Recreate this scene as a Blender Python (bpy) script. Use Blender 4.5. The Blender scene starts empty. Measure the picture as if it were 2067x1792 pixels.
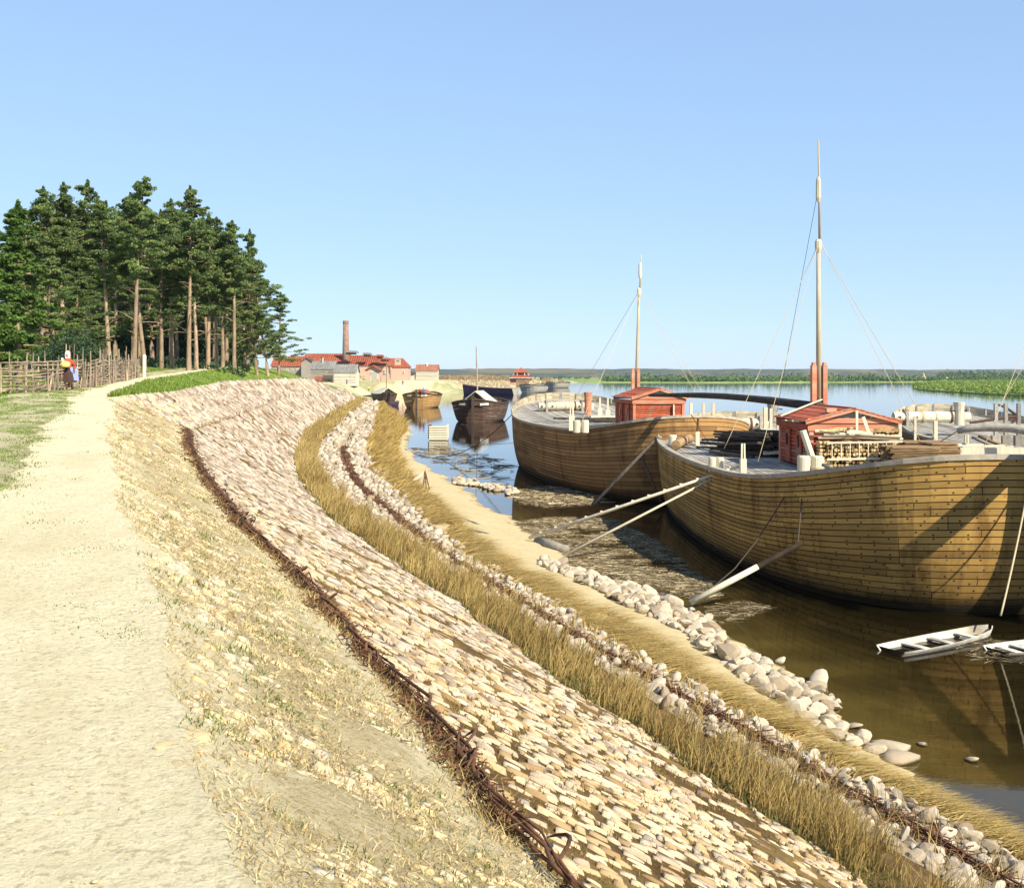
import bpy, bmesh, math, random
import numpy as np
from mathutils import Vector, Matrix, noise as mnoise
random.seed(7); rng = np.random.default_rng(7)
scene = bpy.context.scene
COL = scene.collection
R = math.radians

# ------------------------------------------------------------------ camera
F, HZ, CX, H = 2200.0, 757.0, 1033.5, 7.5
cam_d = bpy.data.cameras.new('camera'); cam = bpy.data.objects.new('camera', cam_d); COL.objects.link(cam)
cam.location = (0, 0, H); cam.rotation_euler = (R(90), 0, 0)
cam_d.sensor_width = 36; cam_d.lens = 36 * F / 2067; cam_d.shift_y = -(896 - HZ) / 2067
cam_d.clip_start = 0.1; cam_d.clip_end = 20000
scene.camera = cam
# ------------------------------------------------------------------ sky and sun
SUNX, SUNY, EL = 0.68, -0.73, R(38)
world = bpy.data.worlds.new('World'); scene.world = world; world.use_nodes = True
wn = world.node_tree.nodes; wl = world.node_tree.links
bg = wn.get('Background') or wn.new('ShaderNodeBackground')
sky = wn.new('ShaderNodeTexSky'); sky.sky_type = 'NISHITA'; sky.sun_disc = False
sky.sun_elevation = EL; sky.sun_rotation = math.atan2(SUNX, SUNY)
sky.altitude = 0; sky.air_density = 1.0; sky.dust_density = 0.0; sky.ozone_density = 6.0
gam = wn.new('ShaderNodeGamma'); gam.inputs['Gamma'].default_value = 0.40; wl.new(sky.outputs['Color'], gam.inputs['Color'])
tint = wn.new('ShaderNodeMix'); tint.data_type = 'RGBA'; tint.blend_type = 'MULTIPLY'; tint.inputs[0].default_value = 1.0
wl.new(gam.outputs['Color'], tint.inputs[6]); tint.inputs[7].default_value = (1.29, 1.55, 1.92, 1); wl.new(tint.outputs[2], bg.inputs['Color']); bg.inputs['Strength'].default_value = 0.15
sun_d = bpy.data.lights.new('sun', 'SUN'); sun_d.energy = 5.0; sun_d.angle = R(0.5); sun_d.color = (1.0, 0.91, 0.72)
sun = bpy.data.objects.new('sun', sun_d); COL.objects.link(sun); sun.location = (40, -40, 60)
sdir = Vector((SUNX * math.cos(EL), SUNY * math.cos(EL), math.sin(EL))).normalized()
sun.rotation_euler = sdir.to_track_quat('Z', 'Y').to_euler()
scene.view_settings.view_transform = 'Standard'; scene.view_settings.look = 'None'
scene.view_settings.exposure = 0.85; scene.view_settings.gamma = 1.0; scene.view_settings.use_curve_mapping = False

def P(u, v, y): return Vector(((u - CX) / F * y, y, H - (v - HZ) / F * y))
def Pz(u, v, z):
    y = (H - z) * F / (v - HZ); return Vector(((u - CX) / F * y, y, z))

# ------------------------------------------------------------------ materials
MATS = {}
def nmat(name):
    m = bpy.data.materials.new(name); m.use_nodes = True
    nt = m.node_tree; b = nt.nodes['Principled BSDF']; b.inputs['Specular IOR Level'].default_value = 0.25
    return m, nt, b
def ramp(nt, fac, stops):
    r = nt.nodes.new('ShaderNodeValToRGB'); e = r.color_ramp.elements
    e[0].position, e[0].color = stops[0][0], (*stops[0][1], 1)
    e[1].position, e[1].color = stops[-1][0], (*stops[-1][1], 1)
    for p, c in stops[1:-1]:
        q = e.new(p); q.color = (*c, 1)
    nt.links.new(fac, r.inputs['Fac']); return r.outputs['Color']
def texn(nt, scale, detail=4, rough=0.6, stretch=(1, 1, 1), coord='Object', rot=(0, 0, 0), dist=0.0):
    tc = nt.nodes.new('ShaderNodeTexCoord'); mp = nt.nodes.new('ShaderNodeMapping')
    mp.inputs['Scale'].default_value = stretch; mp.inputs['Rotation'].default_value = rot
    nt.links.new(tc.outputs[coord], mp.inputs['Vector'])
    n = nt.nodes.new('ShaderNodeTexNoise'); n.inputs['Scale'].default_value = scale
    n.inputs['Detail'].default_value = detail; n.inputs['Roughness'].default_value = rough
    n.inputs['Distortion'].default_value = dist
    nt.links.new(mp.outputs['Vector'], n.inputs['Vector']); return n.outputs['Fac']
def mth(nt, op, a, b=None, clamp=False):
    n = nt.nodes.new('ShaderNodeMath'); n.operation = op; n.use_clamp = clamp
    for i, x in enumerate((a, b)):
        if x is None: continue
        if isinstance(x, (int, float)): n.inputs[i].default_value = x
        else: nt.links.new(x, n.inputs[i])
    return n.outputs[0]
def mixc(nt, fac, a, b, mode='MIX'):
    n = nt.nodes.new('ShaderNodeMix'); n.data_type = 'RGBA'; n.blend_type = mode
    if isinstance(fac, (int, float)): n.inputs[0].default_value = fac
    else: nt.links.new(fac, n.inputs[0])
    for s, x in ((6, a), (7, b)):
        if isinstance(x, tuple): n.inputs[s].default_value = (*x, 1)
        else: nt.links.new(x, n.inputs[s])
    return n.outputs[2]
def bump(nt, b, h, strength=0.4, dist=0.05):
    n = nt.nodes.new('ShaderNodeBump'); n.inputs['Strength'].default_value = strength; n.inputs['Distance'].default_value = dist
    nt.links.new(h, n.inputs['Height']); nt.links.new(n.outputs['Normal'], b.inputs['Normal'])
def attr(nt, name):
    a = nt.nodes.new('ShaderNodeAttribute'); a.attribute_name = name; return a.outputs['Fac']
def rnd(nt):
    """one random number per piece: per object, plus per joined piece"""
    oi = nt.nodes.new('ShaderNodeObjectInfo')
    return mth(nt, 'FRACT', mth(nt, 'ADD', oi.outputs['Random'], attr(nt, 'rnd')))
def M(name, c1, c2, scale=3, rough=0.85, bmp=0.3, stretch=(1, 1, 1), vary=0.25, c3=None, bd=0.03, metal=0, spec=0.25):
    """noise between c1 and c2, patches of c3, brightness varied piece by piece"""
    if name in MATS: return MATS[name]
    m, nt, b = nmat(name)
    n1 = texn(nt, scale, 6, 0.65, stretch)
    col = ramp(nt, n1, [(0.32, c1), (0.68, c2)])
    if c3:
        n2 = texn(nt, scale * 0.23, 3, 0.5, stretch)
        col = mixc(nt, mth(nt, 'SMOOTHSTEP', n2, 0) if False else ramp(nt, n2, [(0.5, (0, 0, 0)), (0.62, (1, 1, 1))]), col, c3)
    if vary:
        v = mth(nt, 'ADD', mth(nt, 'MULTIPLY', rnd(nt), 2 * vary), 1 - vary)
        hs = nt.nodes.new('ShaderNodeHueSaturation'); nt.links.new(v, hs.inputs['Value']); nt.links.new(col, hs.inputs['Color'])
        col = hs.outputs['Color']
    nt.links.new(col, b.inputs['Base Color']); b.inputs['Roughness'].default_value = rough; b.inputs['Metallic'].default_value = metal
    b.inputs['Specular IOR Level'].default_value = spec
    if bmp: bump(nt, b, texn(nt, scale * 3, 5, 0.7, stretch), bmp, bd)
    MATS[name] = m; return m

def wood(name, c1, c2, along='Y', scale=2.2, **k):
    s = {'X': (0.12, 1, 1), 'Y': (1, 0.12, 1), 'Z': (1, 1, 0.12)}[along]
    return M(name, c1, c2, scale * 3, stretch=s, **k)

# ------------------------------------------------------------------ mesh helpers
class MB:
    def __init__(s): s.v = []; s.f = []; s.r = []
    def add(s, vs, fs, r=None):
        o = len(s.v); s.v += [tuple(p) for p in vs]; s.f += [tuple(i + o for i in f) for f in fs]
        if r is None: r = random.random()
        s.r += [r] * len(vs); return s
    def box(s, c, size, rz=0, mat=None, taper=1.0):
        hx, hy, hz = size[0] / 2, size[1] / 2, size[2] / 2
        pts = [(-hx, -hy, -hz), (hx, -hy, -hz), (hx, hy, -hz), (-hx, hy, -hz),
               (-hx * taper, -hy * taper, hz), (hx * taper, -hy * taper, hz), (hx * taper, hy * taper, hz), (-hx * taper, hy * taper, hz)]
        Mx = mat if mat is not None else Matrix.Rotation(rz, 3, 'Z')
        c = Vector(c); vs = [c + Mx @ Vector(p) for p in pts]
        return s.add(vs, [(0, 3, 2, 1), (4, 5, 6, 7), (0, 1, 5, 4), (1, 2, 6, 5), (2, 3, 7, 6), (3, 0, 4, 7)])
    def beam(s, a, b, w, h=None, up=(0, 0, 1)):
        a, b = Vector(a), Vector(b); h = h or w; d = b - a; L = d.length; d.normalize()
        x = d.cross(Vector(up))
        if x.length < 1e-4: x = d.cross(Vector((1, 0, 0)))
        x.normalize(); z = x.cross(d)
        m = Matrix((x, d, z)).transposed()
        return s.box((a + b) / 2, (w, L, h), mat=m)
    def tube(s, pts, rad, n=8, cap=True, jit=0.0):
        pts = [Vector(p) for p in pts]; k = len(pts)
        if not hasattr(rad, '__len__'): rad = [rad] * k
        vs = []; fs = []
        up = Vector((0, 0, 1))
        for i, p in enumerate(pts):
            d = (pts[min(i + 1, k - 1)] - pts[max(i - 1, 0)]).normalized()
            x = d.cross(up)
            if x.length < 0.05: x = d.cross(Vector((1, 0, 0)))
            x.normalize(); z = x.cross(d)
            for j in range(n):
                a = 2 * math.pi * j / n; rr = rad[i] * (1 + random.uniform(-jit, jit))
                vs.append(p + x * math.cos(a) * rr + z * math.sin(a) * rr)
        for i in range(k - 1):
            for j in range(n):
                fs.append((i * n + j, i * n + (j + 1) % n, (i + 1) * n + (j + 1) % n, (i + 1) * n + j))
        if cap: fs.append(tuple(range(n))[::-1]); fs.append(tuple((k - 1) * n + j for j in range(n)))
        return s.add(vs, fs)
    def quad(s, *p): return s.add(p, [tuple(range(len(p)))])
    def prism(s, poly, z0, z1):
        """poly in plan, extruded up"""
        n = len(poly); vs = [(x, y, z0) for x, y in poly] + [(x, y, z1) for x, y in poly]
        fs = [tuple(range(n))[::-1], tuple(range(n, 2 * n))] + [(i, (i + 1) % n, n + (i + 1) % n, n + i) for i in range(n)]
        return s.add(vs, fs)

def link(name, me, mat, parent=None):
    if mat is not None and not me.materials: me.materials.append(mat)
    o = bpy.data.objects.new(name, me); COL.objects.link(o)
    if parent is not None: o.parent = parent
    return o
def mk(name, mb, mat, parent=None, smooth=False, off=None):
    """one mesh object from an MB; off is subtracted (the parent's place)"""
    if off is None and parent is not None and parent.get('_w'): off = parent.location
    off = Vector(off) if off is not None else Vector((0, 0, 0))
    me = bpy.data.meshes.new(name)
    me.from_pydata([(p[0] - off.x, p[1] - off.y, p[2] - off.z) for p in mb.v], [], mb.f)
    a = me.attributes.new('rnd', 'FLOAT', 'POINT'); a.data.foreach_set('value', mb.r)
    if smooth: me.polygons.foreach_set('use_smooth', [True] * len(me.polygons))
    me.update(); return link(name, me, mat, parent)
def tag(o, label=None, cat=None, group=None, kind=None):
    if label: o['label'] = label
    if cat: o['category'] = cat
    if group: o['group'] = group
    if kind: o['kind'] = kind
    return o
def thing(name, label, cat, loc=(0, 0, 0), group=None, rz=0, world=True):
    """an Empty at the thing's base; with world=True its parts are written in world coordinates"""
    o = bpy.data.objects.new(name, None); COL.objects.link(o); o.location = loc; o.rotation_euler = (0, 0, rz)
    o.empty_display_size = 0.2
    if world: o['_w'] = 1
    return tag(o, label, cat, group)
def npmesh(name, V, Fq, mat, parent=None, smooth=False, attrs=None, tri=False):
    """large mesh from arrays: V (n,3), F (m,k)"""
    if parent is not None and parent.get('_w'): V = V - np.array(parent.location)
    me = bpy.data.meshes.new(name); n, m, k = len(V), len(Fq), Fq.shape[1]
    me.vertices.add(n); me.vertices.foreach_set('co', V.astype(np.float32).ravel())
    me.loops.add(m * k); me.loops.foreach_set('vertex_index', Fq.astype(np.int32).ravel())
    me.polygons.add(m); me.polygons.foreach_set('loop_start', np.arange(0, m * k, k, dtype=np.int32))
    me.polygons.foreach_set('loop_total', np.full(m, k, np.int32))
    if smooth: me.polygons.foreach_set('use_smooth', np.ones(m, bool))
    for nm, arr in (attrs or {}).items():
        a = me.attributes.new(nm, 'FLOAT', 'POINT'); a.data.foreach_set('value', arr.astype(np.float32))
    me.update(calc_edges=True); me.validate()
    return link(name, me, mat, parent)
def copy_tree(o, parent=None):
    c = o.copy(); COL.objects.link(c)
    if parent is not None: c.parent = parent
    for ch in list(o.children): copy_tree(ch, c)
    return c

def hash2(x, y, s=1.0, seed=0):
    """cheap smooth value noise, vectorised"""
    x = np.asarray(x) * s + seed * 17.3; y = np.asarray(y) * s + seed * 9.1
    xi, yi = np.floor(x), np.floor(y); fx, fy = x - xi, y - yi
    fx = fx * fx * (3 - 2 * fx); fy = fy * fy * (3 - 2 * fy)
    def h(a, b): return np.modf(np.abs(np.sin(a * 127.1 + b * 311.7) * 43758.5453))[0]
    return (h(xi, yi) * (1 - fx) + h(xi + 1, yi) * fx) * (1 - fy) + (h(xi, yi + 1) * (1 - fx) + h(xi + 1, yi + 1) * fx) * fy

# ------------------------------------------------------------------ terrain lines (y -> x, z)
def lin(t, xs, ys):
    xs = np.asarray(xs, float); ys = np.asarray(ys, float); t = np.asarray(t, float)
    r = np.interp(t, xs, ys)
    lo = t < xs[0]; hi = t > xs[-1]
    r = np.where(lo, ys[0] + (t - xs[0]) * (ys[1] - ys[0]) / (xs[1] - xs[0]), r)
    return np.where(hi, ys[-1] + (t - xs[-1]) * (ys[-1] - ys[-2]) / (xs[-1] - xs[-2]), r)
class Line:
    def __init__(s, pts):
        pts = sorted(pts, key=lambda p: p[1]); s.p = pts
        s.y = [p[1] for p in pts]; s.x = [p[0] for p in pts]; s.z = [p[2] for p in pts]
    jit = 0.0
    def X(s, y):
        r = lin(y, s.y, s.x)
        if s.jit:
            y = np.asarray(y, float); k = s.jit * np.minimum(1 + y * .012, 4); sd = s.jit * 31
            r = r + k * (1.3 * (hash2(y, y * 0 + sd, .55) - .5) + .9 * (hash2(y, y * 0 + sd, 1.9) - .5) + .5 * (hash2(y, y * 0 + sd, 4.5) - .5))
        return r
    def Z(s, y): return np.clip(np.interp(y, s.y, s.z), -5, 60)
def traced(uv, z, extra=()): return Line([tuple(Pz(u, v, z)) for u, v in uv] + list(extra))

crest = Line([(0.43, 0, 5.72), (-.94, 3.6, 5.8), (-2.26, 6.9, 5.88), (-4.81, 13.3, 6.03), (-9.06, 24.6, 6.3), (-13.4, 36.5, 6.58), (-15.2, 41, 6.68),
              (-18.6, 60, 6.6), (-25.2, 95, 6.94), (-30, 140, 6.99), (-33.8, 180, 6.85), (-37, 225, 4.5), (-39, 255, 4.0)])
pathR = Line([(0.43, 0, 5.72), (-.94, 3.6, 5.8), (-2.26, 6.9, 5.88), (-4.81, 13.3, 6.03), (-9.06, 24.6, 6.3), (-13.4, 36.5, 6.58), (-15.2, 41, 6.68),
              (-19.0, 55, 7.0), (-23.3, 70, 7.2), (-30, 105, 7.85), (-35, 140, 8.7), (-38, 180, 8.3), (-41, 225, 5.5), (-43, 255, 5)])
pathL = Line([(x - 1.45 - (0.5 if y < 8 else 0), y, z) for x, y, z in pathR.p])
meadow = Line([(x - 4.0, y, z + 0.02) for x, y, z in pathR.p])
toe = traced([(720, 810), (660, 845), (615, 880), (597, 930), (605, 970), (640, 1015), (680, 1060), (740, 1100), (820, 1150), (900, 1205), (1000, 1280),
              (1100, 1350), (1200, 1420), (1300, 1490), (1400, 1560), (1500, 1620), (1600, 1680), (1700, 1745), (1770, 1792)], 1.7)
toe2 = traced([(735, 815), (690, 850), (650, 890), (637, 930), (660, 975), (700, 1010), (750, 1050), (830, 1100), (900, 1150), (980, 1200), (1050, 1245),
               (1200, 1338), (1350, 1435), (1500, 1530), (1650, 1622), (1800, 1712)], 1.45)
rub = traced([(745, 838), (705, 878), (692, 910), (702, 950), (730, 990), (780, 1030), (835, 1080), (900, 1125), (1000, 1190), (1100, 1252), (1200, 1315),
              (1300, 1370), (1400, 1428), (1500, 1482), (1600, 1545), (1700, 1602), (1800, 1658), (1900, 1718)], 1.2)
rub2 = traced([(762, 840), (752, 880), (742, 905), (757, 950), (795, 985), (830, 1020), (880, 1068), (930, 1110), (985, 1145), (1060, 1190), (1130, 1230),
               (1220, 1285), (1320, 1340), (1420, 1393), (1500, 1440), (1600, 1500), (1700, 1556), (1800, 1605), (1900, 1658), (2067, 1745)], 0.95)
shore = traced([(765, 815), (830, 860), (818, 900), (855, 940), (905, 965), (940, 990), (1000, 1030), (1040, 1055), (1100, 1092), (1180, 1152), (1290, 1195),
                (1400, 1250), (1480, 1300), (1560, 1350), (1640, 1405), (1700, 1460), (1760, 1515), (1830, 1573), (1900, 1625), (1990, 1692), (2067, 1740)], 0.0,
               [(-48, 375, 0), (-38, 425, 0), (-31, 436, 0), (-19, 462, 0), (5, 700, 0), (46, 916, 0), (75, 1130, 0)])
pathR.jit = crest.jit = .16; pathL.jit = .22; shore.jit = .30; rub2.jit = .2; toe.jit = .12
# the wattle line on the slope: where the traced rays meet the crest-toe plane
def plane_z(x, y):
    a, b = float(crest.X(y)), float(toe.X(y)); t = min(max((x - a) / (b - a), 0), 1)
    return float(crest.Z(y)) * (1 - t) + float(toe.Z(y)) * t
gp = []
for u, v in [(382, 868), (384, 900), (402, 940), (430, 985), (460, 1020), (500, 1075), (560, 1125), (600, 1165), (650, 1220), (700, 1275), (740, 1325), (790, 1370), (830, 1420),
             (870, 1460), (920, 1520), (960, 1580), (1000, 1640), (1055, 1700), (1110, 1760), (1160, 1810)]:
    lo, hi = 3.0, 80.0
    for _ in range(50):
        m_ = (lo + hi) / 2; q = P(u, v, m_)
        if q.z > plane_z(q.x, m_): lo = m_
        else: hi = m_
    gp.append(tuple(P(u, v, lo)))
gp = [g for g in gp]
gp += [(float(crest.X(y)) * .62 + float(toe.X(y)) * .38, y, 4.9) for y in (70, 120, 255)]
groove = Line(gp)
groove.z = [plane_z(x, y) for x, y in zip(groove.x, groove.y)]
under = Line([(x + 7, y, -1.6) for x, y, z in shore.p])
COLS = [meadow, pathL, pathR, crest, groove, toe, toe2, rub, rub2, shore, under]

def hump(x, y):
    return 0.0
def left_z(x, y):
    """ground left of the meadow line"""
    z0 = np.interp(y, [0, 41, 60, 80, 115, 150, 190, 240, 262], [5.8, 6.65, 7.1, 7.55, 8.7, 9.2, 9.2, 7.0, 5.2])
    return z0
def ground_z(x, y):
    x = np.atleast_1d(np.asarray(x, float)); y = np.atleast_1d(np.asarray(y, float))
    Xs = np.stack([c.X(y) for c in COLS]); Zs = np.stack([c.Z(y) for c in COLS])
    z = np.zeros_like(x)
    for i in range(len(COLS) - 1):
        m_ = (x >= Xs[i]) & (x < Xs[i + 1])
        t = (x - Xs[i]) / np.maximum(Xs[i + 1] - Xs[i], 1e-6)
        z = np.where(m_, Zs[i] * (1 - t) + Zs[i + 1] * t, z)
    m_ = x < Xs[0]
    t = np.clip((Xs[0] - x) / 8, 0, 1)
    z = np.where(m_, Zs[0] * (1 - t) + left_z(x, y) * t, z)
    z = np.where(x >= Xs[-1], -1.6, z)
    return z
def gz(x, y): return float(ground_z(x, y)[0])
ys = [-4.0]
while ys[-1] < 258: ys.append(ys[-1] + max(0.22, ys[-1] * 0.012))
YR = YRALL = np.array(ys)
def strip(name, ia, ib, nx, mat, amp, kind='structure', freq=1.2, y0=-9):
    """ground between two terrain lines as a sheet"""
    a, b = COLS[ia], COLS[ib]; t = np.linspace(0, 1, nx + 1); YR = YRALL[YRALL > y0]
    X = a.X(YR)[:, None] * (1 - t) + b.X(YR)[:, None] * t; Z = a.Z(YR)[:, None] * (1 - t) + b.Z(YR)[:, None] * t
    Y = np.repeat(YR[:, None], nx + 1, 1)
    w = np.minimum(1, 4 * np.minimum(t, 1 - t) + 0.0)[None, :]
    Z = Z + amp * w * ((hash2(X, Y, freq) - .5) + .5 * (hash2(X, Y, freq * 2.7, 3) - .5))
    V = np.stack([X, Y, Z], -1).reshape(-1, 3); n = nx + 1
    i = np.arange(len(YR) - 1)[:, None] * n + np.arange(nx)[None, :]
    Fq = np.stack([i, i + 1, i + n + 1, i + n], -1).reshape(-1, 4)
    o = npmesh(name, V, Fq, mat, smooth=True, attrs={'across': np.tile(t, len(YR))})
    o['kind'] = kind; return o

# --- ground materials
def ground_mat(name, base1, base2, patch, grass_edge=None, scale=1.5, bmp=0.4, patch_at=(0.55, 0.7), edge=(0.85, 1.0), both=False, fine=None):
    m, nt, b = nmat(name)
    c = ramp(nt, texn(nt, scale * 4, 8, 0.7), [(0.3, base1), (0.7, base2)])
    pf = ramp(nt, texn(nt, scale * 0.6, 6, 0.7, (1, 0.5, 1)), [(patch_at[0], (0, 0, 0)), (patch_at[1], (1, 1, 1))])
    c = mixc(nt, pf, c, patch)
    if fine:
        ff = ramp(nt, texn(nt, scale * 16, 4, 0.7), [(0.52, (0, 0, 0)), (0.62, (1, 1, 1))]); c = mixc(nt, ff, c, fine)
    if grass_edge:
        t = attr(nt, 'across'); e = mth(nt, 'ADD', t, mth(nt, 'MULTIPLY', mth(nt, 'SUBTRACT', texn(nt, scale * 1.2, 5, 0.75), 0.5), 0.9))
        ef = ramp(nt, e, [(edge[0], (0, 0, 0)), (edge[1], (1, 1, 1))]); c = mixc(nt, ef, c, grass_edge)
        if both:
            e2 = mth(nt, 'SUBTRACT', mth(nt, 'MULTIPLY', mth(nt, 'SUBTRACT', texn(nt, scale * 1.3, 5, 0.75), 0.5), 0.7), t)
            c = mixc(nt, ramp(nt, mth(nt, 'ADD', e2, 1.0), [(edge[0], (0, 0, 0)), (edge[1], (1, 1, 1))]), c, grass_edge)
    nt.links.new(c, b.inputs['Base Color']); b.inputs['Roughness'].default_value = 0.95; b.inputs['Specular IOR Level'].default_value = 0.1
    bump(nt, b, texn(nt, scale * 9, 8, 0.75), bmp, 0.06)
    return m
m_path = ground_mat('trodden_sand', (0.64, 0.56, 0.36), (0.75, 0.67, 0.46), (0.55, 0.465, 0.28), scale=1.6, bmp=0.8, patch_at=(0.48, 0.75), fine=(0.50, 0.42, 0.26))
m_ditch = ground_mat('worn_verge', (0.40, 0.35, 0.22), (0.54, 0.48, 0.32), (0.15, 0.20, 0.045), grass_edge=(0.38, 0.33, 0.19), scale=1.3, bmp=0.8, patch_at=(0.46, 0.58), fine=(0.36, 0.3, 0.16))
m_meadow = ground_mat('short_turf', (0.14, 0.20, 0.03), (0.24, 0.29, 0.06), (0.40, 0.34, 0.20), scale=0.7, bmp=0.9, patch_at=(0.56, 0.64))
m_bankgrass = ground_mat('bank_turf', (0.13, 0.21, 0.03), (0.22, 0.29, 0.06), (0.26, 0.30, 0.09), scale=0.8, bmp=0.8)
m_slope1 = ground_mat('sanded_slope', (0.38, 0.30, 0.16), (0.58, 0.50, 0.32), (0.36, 0.28, 0.13), grass_edge=(0.62, 0.54, 0.35), scale=2.0, bmp=0.8, edge=(0.72, 0.9), both=True, fine=(0.32, 0.23, 0.10))
m_slope2 = ground_mat('earth_between_stones', (0.075, 0.042, 0.018), (0.17, 0.105, 0.04), (0.27, 0.18, 0.065), scale=2.0, bmp=0.8, patch_at=(0.45, 0.65))
m_soil = ground_mat('dark_soil', (0.10, 0.06, 0.025), (0.2, 0.12, 0.05), (0.26, 0.18, 0.08), scale=2.5, bmp=0.9)
m_rubbed = ground_mat('rubble_bed', (0.30, 0.23, 0.14), (0.46, 0.38, 0.26), (0.22, 0.14, 0.08), scale=2.5, bmp=0.9)
m_sand = ground_mat('beach_sand', (0.42, 0.335, 0.19), (0.54, 0.45, 0.28), (0.44, 0.33, 0.15), grass_edge=(0.30, 0.21, 0.10), scale=1.2, bmp=0.45, edge=(0.98, 1.12), fine=(0.45, 0.35, 0.17))
m_bed = ground_mat('river_bed', (0.10, 0.07, 0.03), (0.14, 0.10, 0.04), (0.12, 0.08, 0.03))

strip('verge', 0, 1, 10, m_ditch, 0.10)
strip('path', 1, 2, 14, m_path, 0.03, freq=1.6)
strip('grass_bank', 2, 3, 4, m_bankgrass, 0.1, freq=.5, y0=40.9)
strip('upper_slope', 3, 4, 12, m_slope1, 0.07)
strip('stone_slope', 4, 5, 14, m_slope2, 0.06)
strip('bank_foot', 5, 6, 5, m_soil, 0.08)
strip('rubble_terrace', 6, 7, 6, m_rubbed, 0.12, freq=2)
strip('outer_terrace', 7, 8, 6, m_rubbed, 0.14, freq=2)
strip('beach', 8, 9, 10, m_sand, 0.12)
strip('river_bed', 9, 10, 4, m_bed, 0.05)
# meadow and wood floor on the left
tx = np.concatenate([np.linspace(0, 1, 20) ** 1.5 * 16, np.array([20, 26, 34, 46, 60, 90, 140, 220, 400])])
X = COLS[0].X(YR)[:, None] - tx[None, :]; Y = np.repeat(YR[:, None], len(tx), 1)
Z = ground_z(X.ravel() - 1e-6, Y.ravel()).reshape(X.shape)
ramp_w = np.minimum(1, tx / 1.5)[None, :]
Z += ramp_w * 0.16 * (hash2(X, Y, .7) - .5)
n = len(tx); i = np.arange(len(YR) - 1)[:, None] * n + np.arange(n - 1)[None, :]
o = npmesh('meadow', np.stack([X, Y, Z], -1).reshape(-1, 3), np.stack([i, i + n, i + n + 1, i + 1], -1).reshape(-1, 4), m_meadow, smooth=True)
o['kind'] = 'structure'

# --- village ground, y 255..1130
SH = np.array([(float(shore.X(y)), y) for y in np.concatenate([np.linspace(255, 480, 60), np.linspace(490, 1130, 60)])])
def shore_dist(x, y):
    d = np.full(np.shape(x), 1e9)
    for k in range(len(SH) - 1):
        a, b = SH[k], SH[k + 1]; ab = b - a
        t = np.clip(((x - a[0]) * ab[0] + (y - a[1]) * ab[1]) / (ab @ ab), 0, 1)
        d = np.minimum(d, np.hypot(x - a[0] - t * ab[0], y - a[1] - t * ab[1]))
    return d
def village_z(x, y):
    x = np.asarray(x, float); y = np.asarray(y, float)
    d = shore_dist(x, y); s = np.clip(d / 15, 0, 1); s = s * s * (3 - 2 * s)
    top = np.interp(y, [255, 330, 480, 600, 1130], [5.0, 5.0, 5.4, 4.5, 1.6])
    return s * top * (1 - 0.0) + 0.25 * (hash2(x, y, .12) - .5) * s
VY = np.concatenate([np.arange(255, 480, 3), np.arange(480, 1131, 13)])
tx = np.concatenate([np.linspace(0, 40, 21), np.linspace(45, 130, 18), np.array([160, 220, 320, 500, 900])])
X = shore.X(VY)[:, None] - tx[None, :]; Y = np.repeat(VY[:, None], len(tx), 1).astype(float)
Z = village_z(X, Y); Z[:, 0] = -0.1
n = len(tx); i = np.arange(len(VY) - 1)[:, None] * n + np.arange(n - 1)[None, :]
m_village = ground_mat('village_ground', (0.22, 0.24, 0.10), (0.34, 0.32, 0.17), (0.50, 0.44, 0.28), scale=0.06, bmp=0.2, patch_at=(0.48, 0.56))
o = npmesh('village_ground', np.stack([X, Y, Z], -1).reshape(-1, 3), np.stack([i, i + n, i + n + 1, i + 1], -1).reshape(-1, 4), m_village, smooth=True)
o['kind'] = 'structure'

# --- water
m_water, nt, b = nmat('river_water')
b.inputs['IOR'].default_value = 1.33; b.inputs['Specular IOR Level'].default_value = 0.5
wc = ramp(nt, texn(nt, 0.12, 3, 0.6), [(0.3, (0.004, 0.003, 0.001)), (0.7, (0.010, 0.007, 0.002))])
dp = mth(nt, 'ADD', mth(nt, 'DIVIDE', attr(nt, 'depth'), 9.0), mth(nt, 'MULTIPLY', mth(nt, 'SUBTRACT', texn(nt, .35, 4, .6), .5), .5))
wc = mixc(nt, ramp(nt, dp, [(.03, (1, 1, 1)), (.16, (.5, .5, .5)), (.42, (0, 0, 0))]), wc, (.070, .050, .012))
nt.links.new(wc, b.inputs['Base Color'])
h1 = texn(nt, 1.6, 4, 0.55, (1, 2.2, 1)); h2 = texn(nt, 0.25, 3, 0.5, (1, 2.0, 1))
tcn = nt.nodes.new('ShaderNodeTexCoord'); sp = nt.nodes.new('ShaderNodeSeparateXYZ'); nt.links.new(tcn.outputs['Object'], sp.inputs[0])
far = nt.nodes.new('ShaderNodeMapRange'); far.inputs[1].default_value = 50; far.inputs[2].default_value = 260; far.inputs[3].default_value = 0.012; far.inputs[4].default_value = 0.02
nt.links.new(sp.outputs['Y'], far.inputs[0])
bn = nt.nodes.new('ShaderNodeBump'); bn.inputs['Distance'].default_value = 0.12
nt.links.new(far.outputs[0], bn.inputs['Strength']); nt.links.new(mth(nt, 'ADD', h1, mth(nt, 'MULTIPLY', h2, 2.0)), bn.inputs['Height'])
nt.links.new(bn.outputs['Normal'], b.inputs['Normal'])
fr = nt.nodes.new('ShaderNodeMapRange'); fr.inputs[1].default_value = 40; fr.inputs[2].default_value = 500; fr.inputs[3].default_value = 0.02; fr.inputs[4].default_value = 0.045
nt.links.new(sp.outputs['Y'], fr.inputs[0]); nt.links.new(fr.outputs[0], b.inputs['Roughness'])
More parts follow.
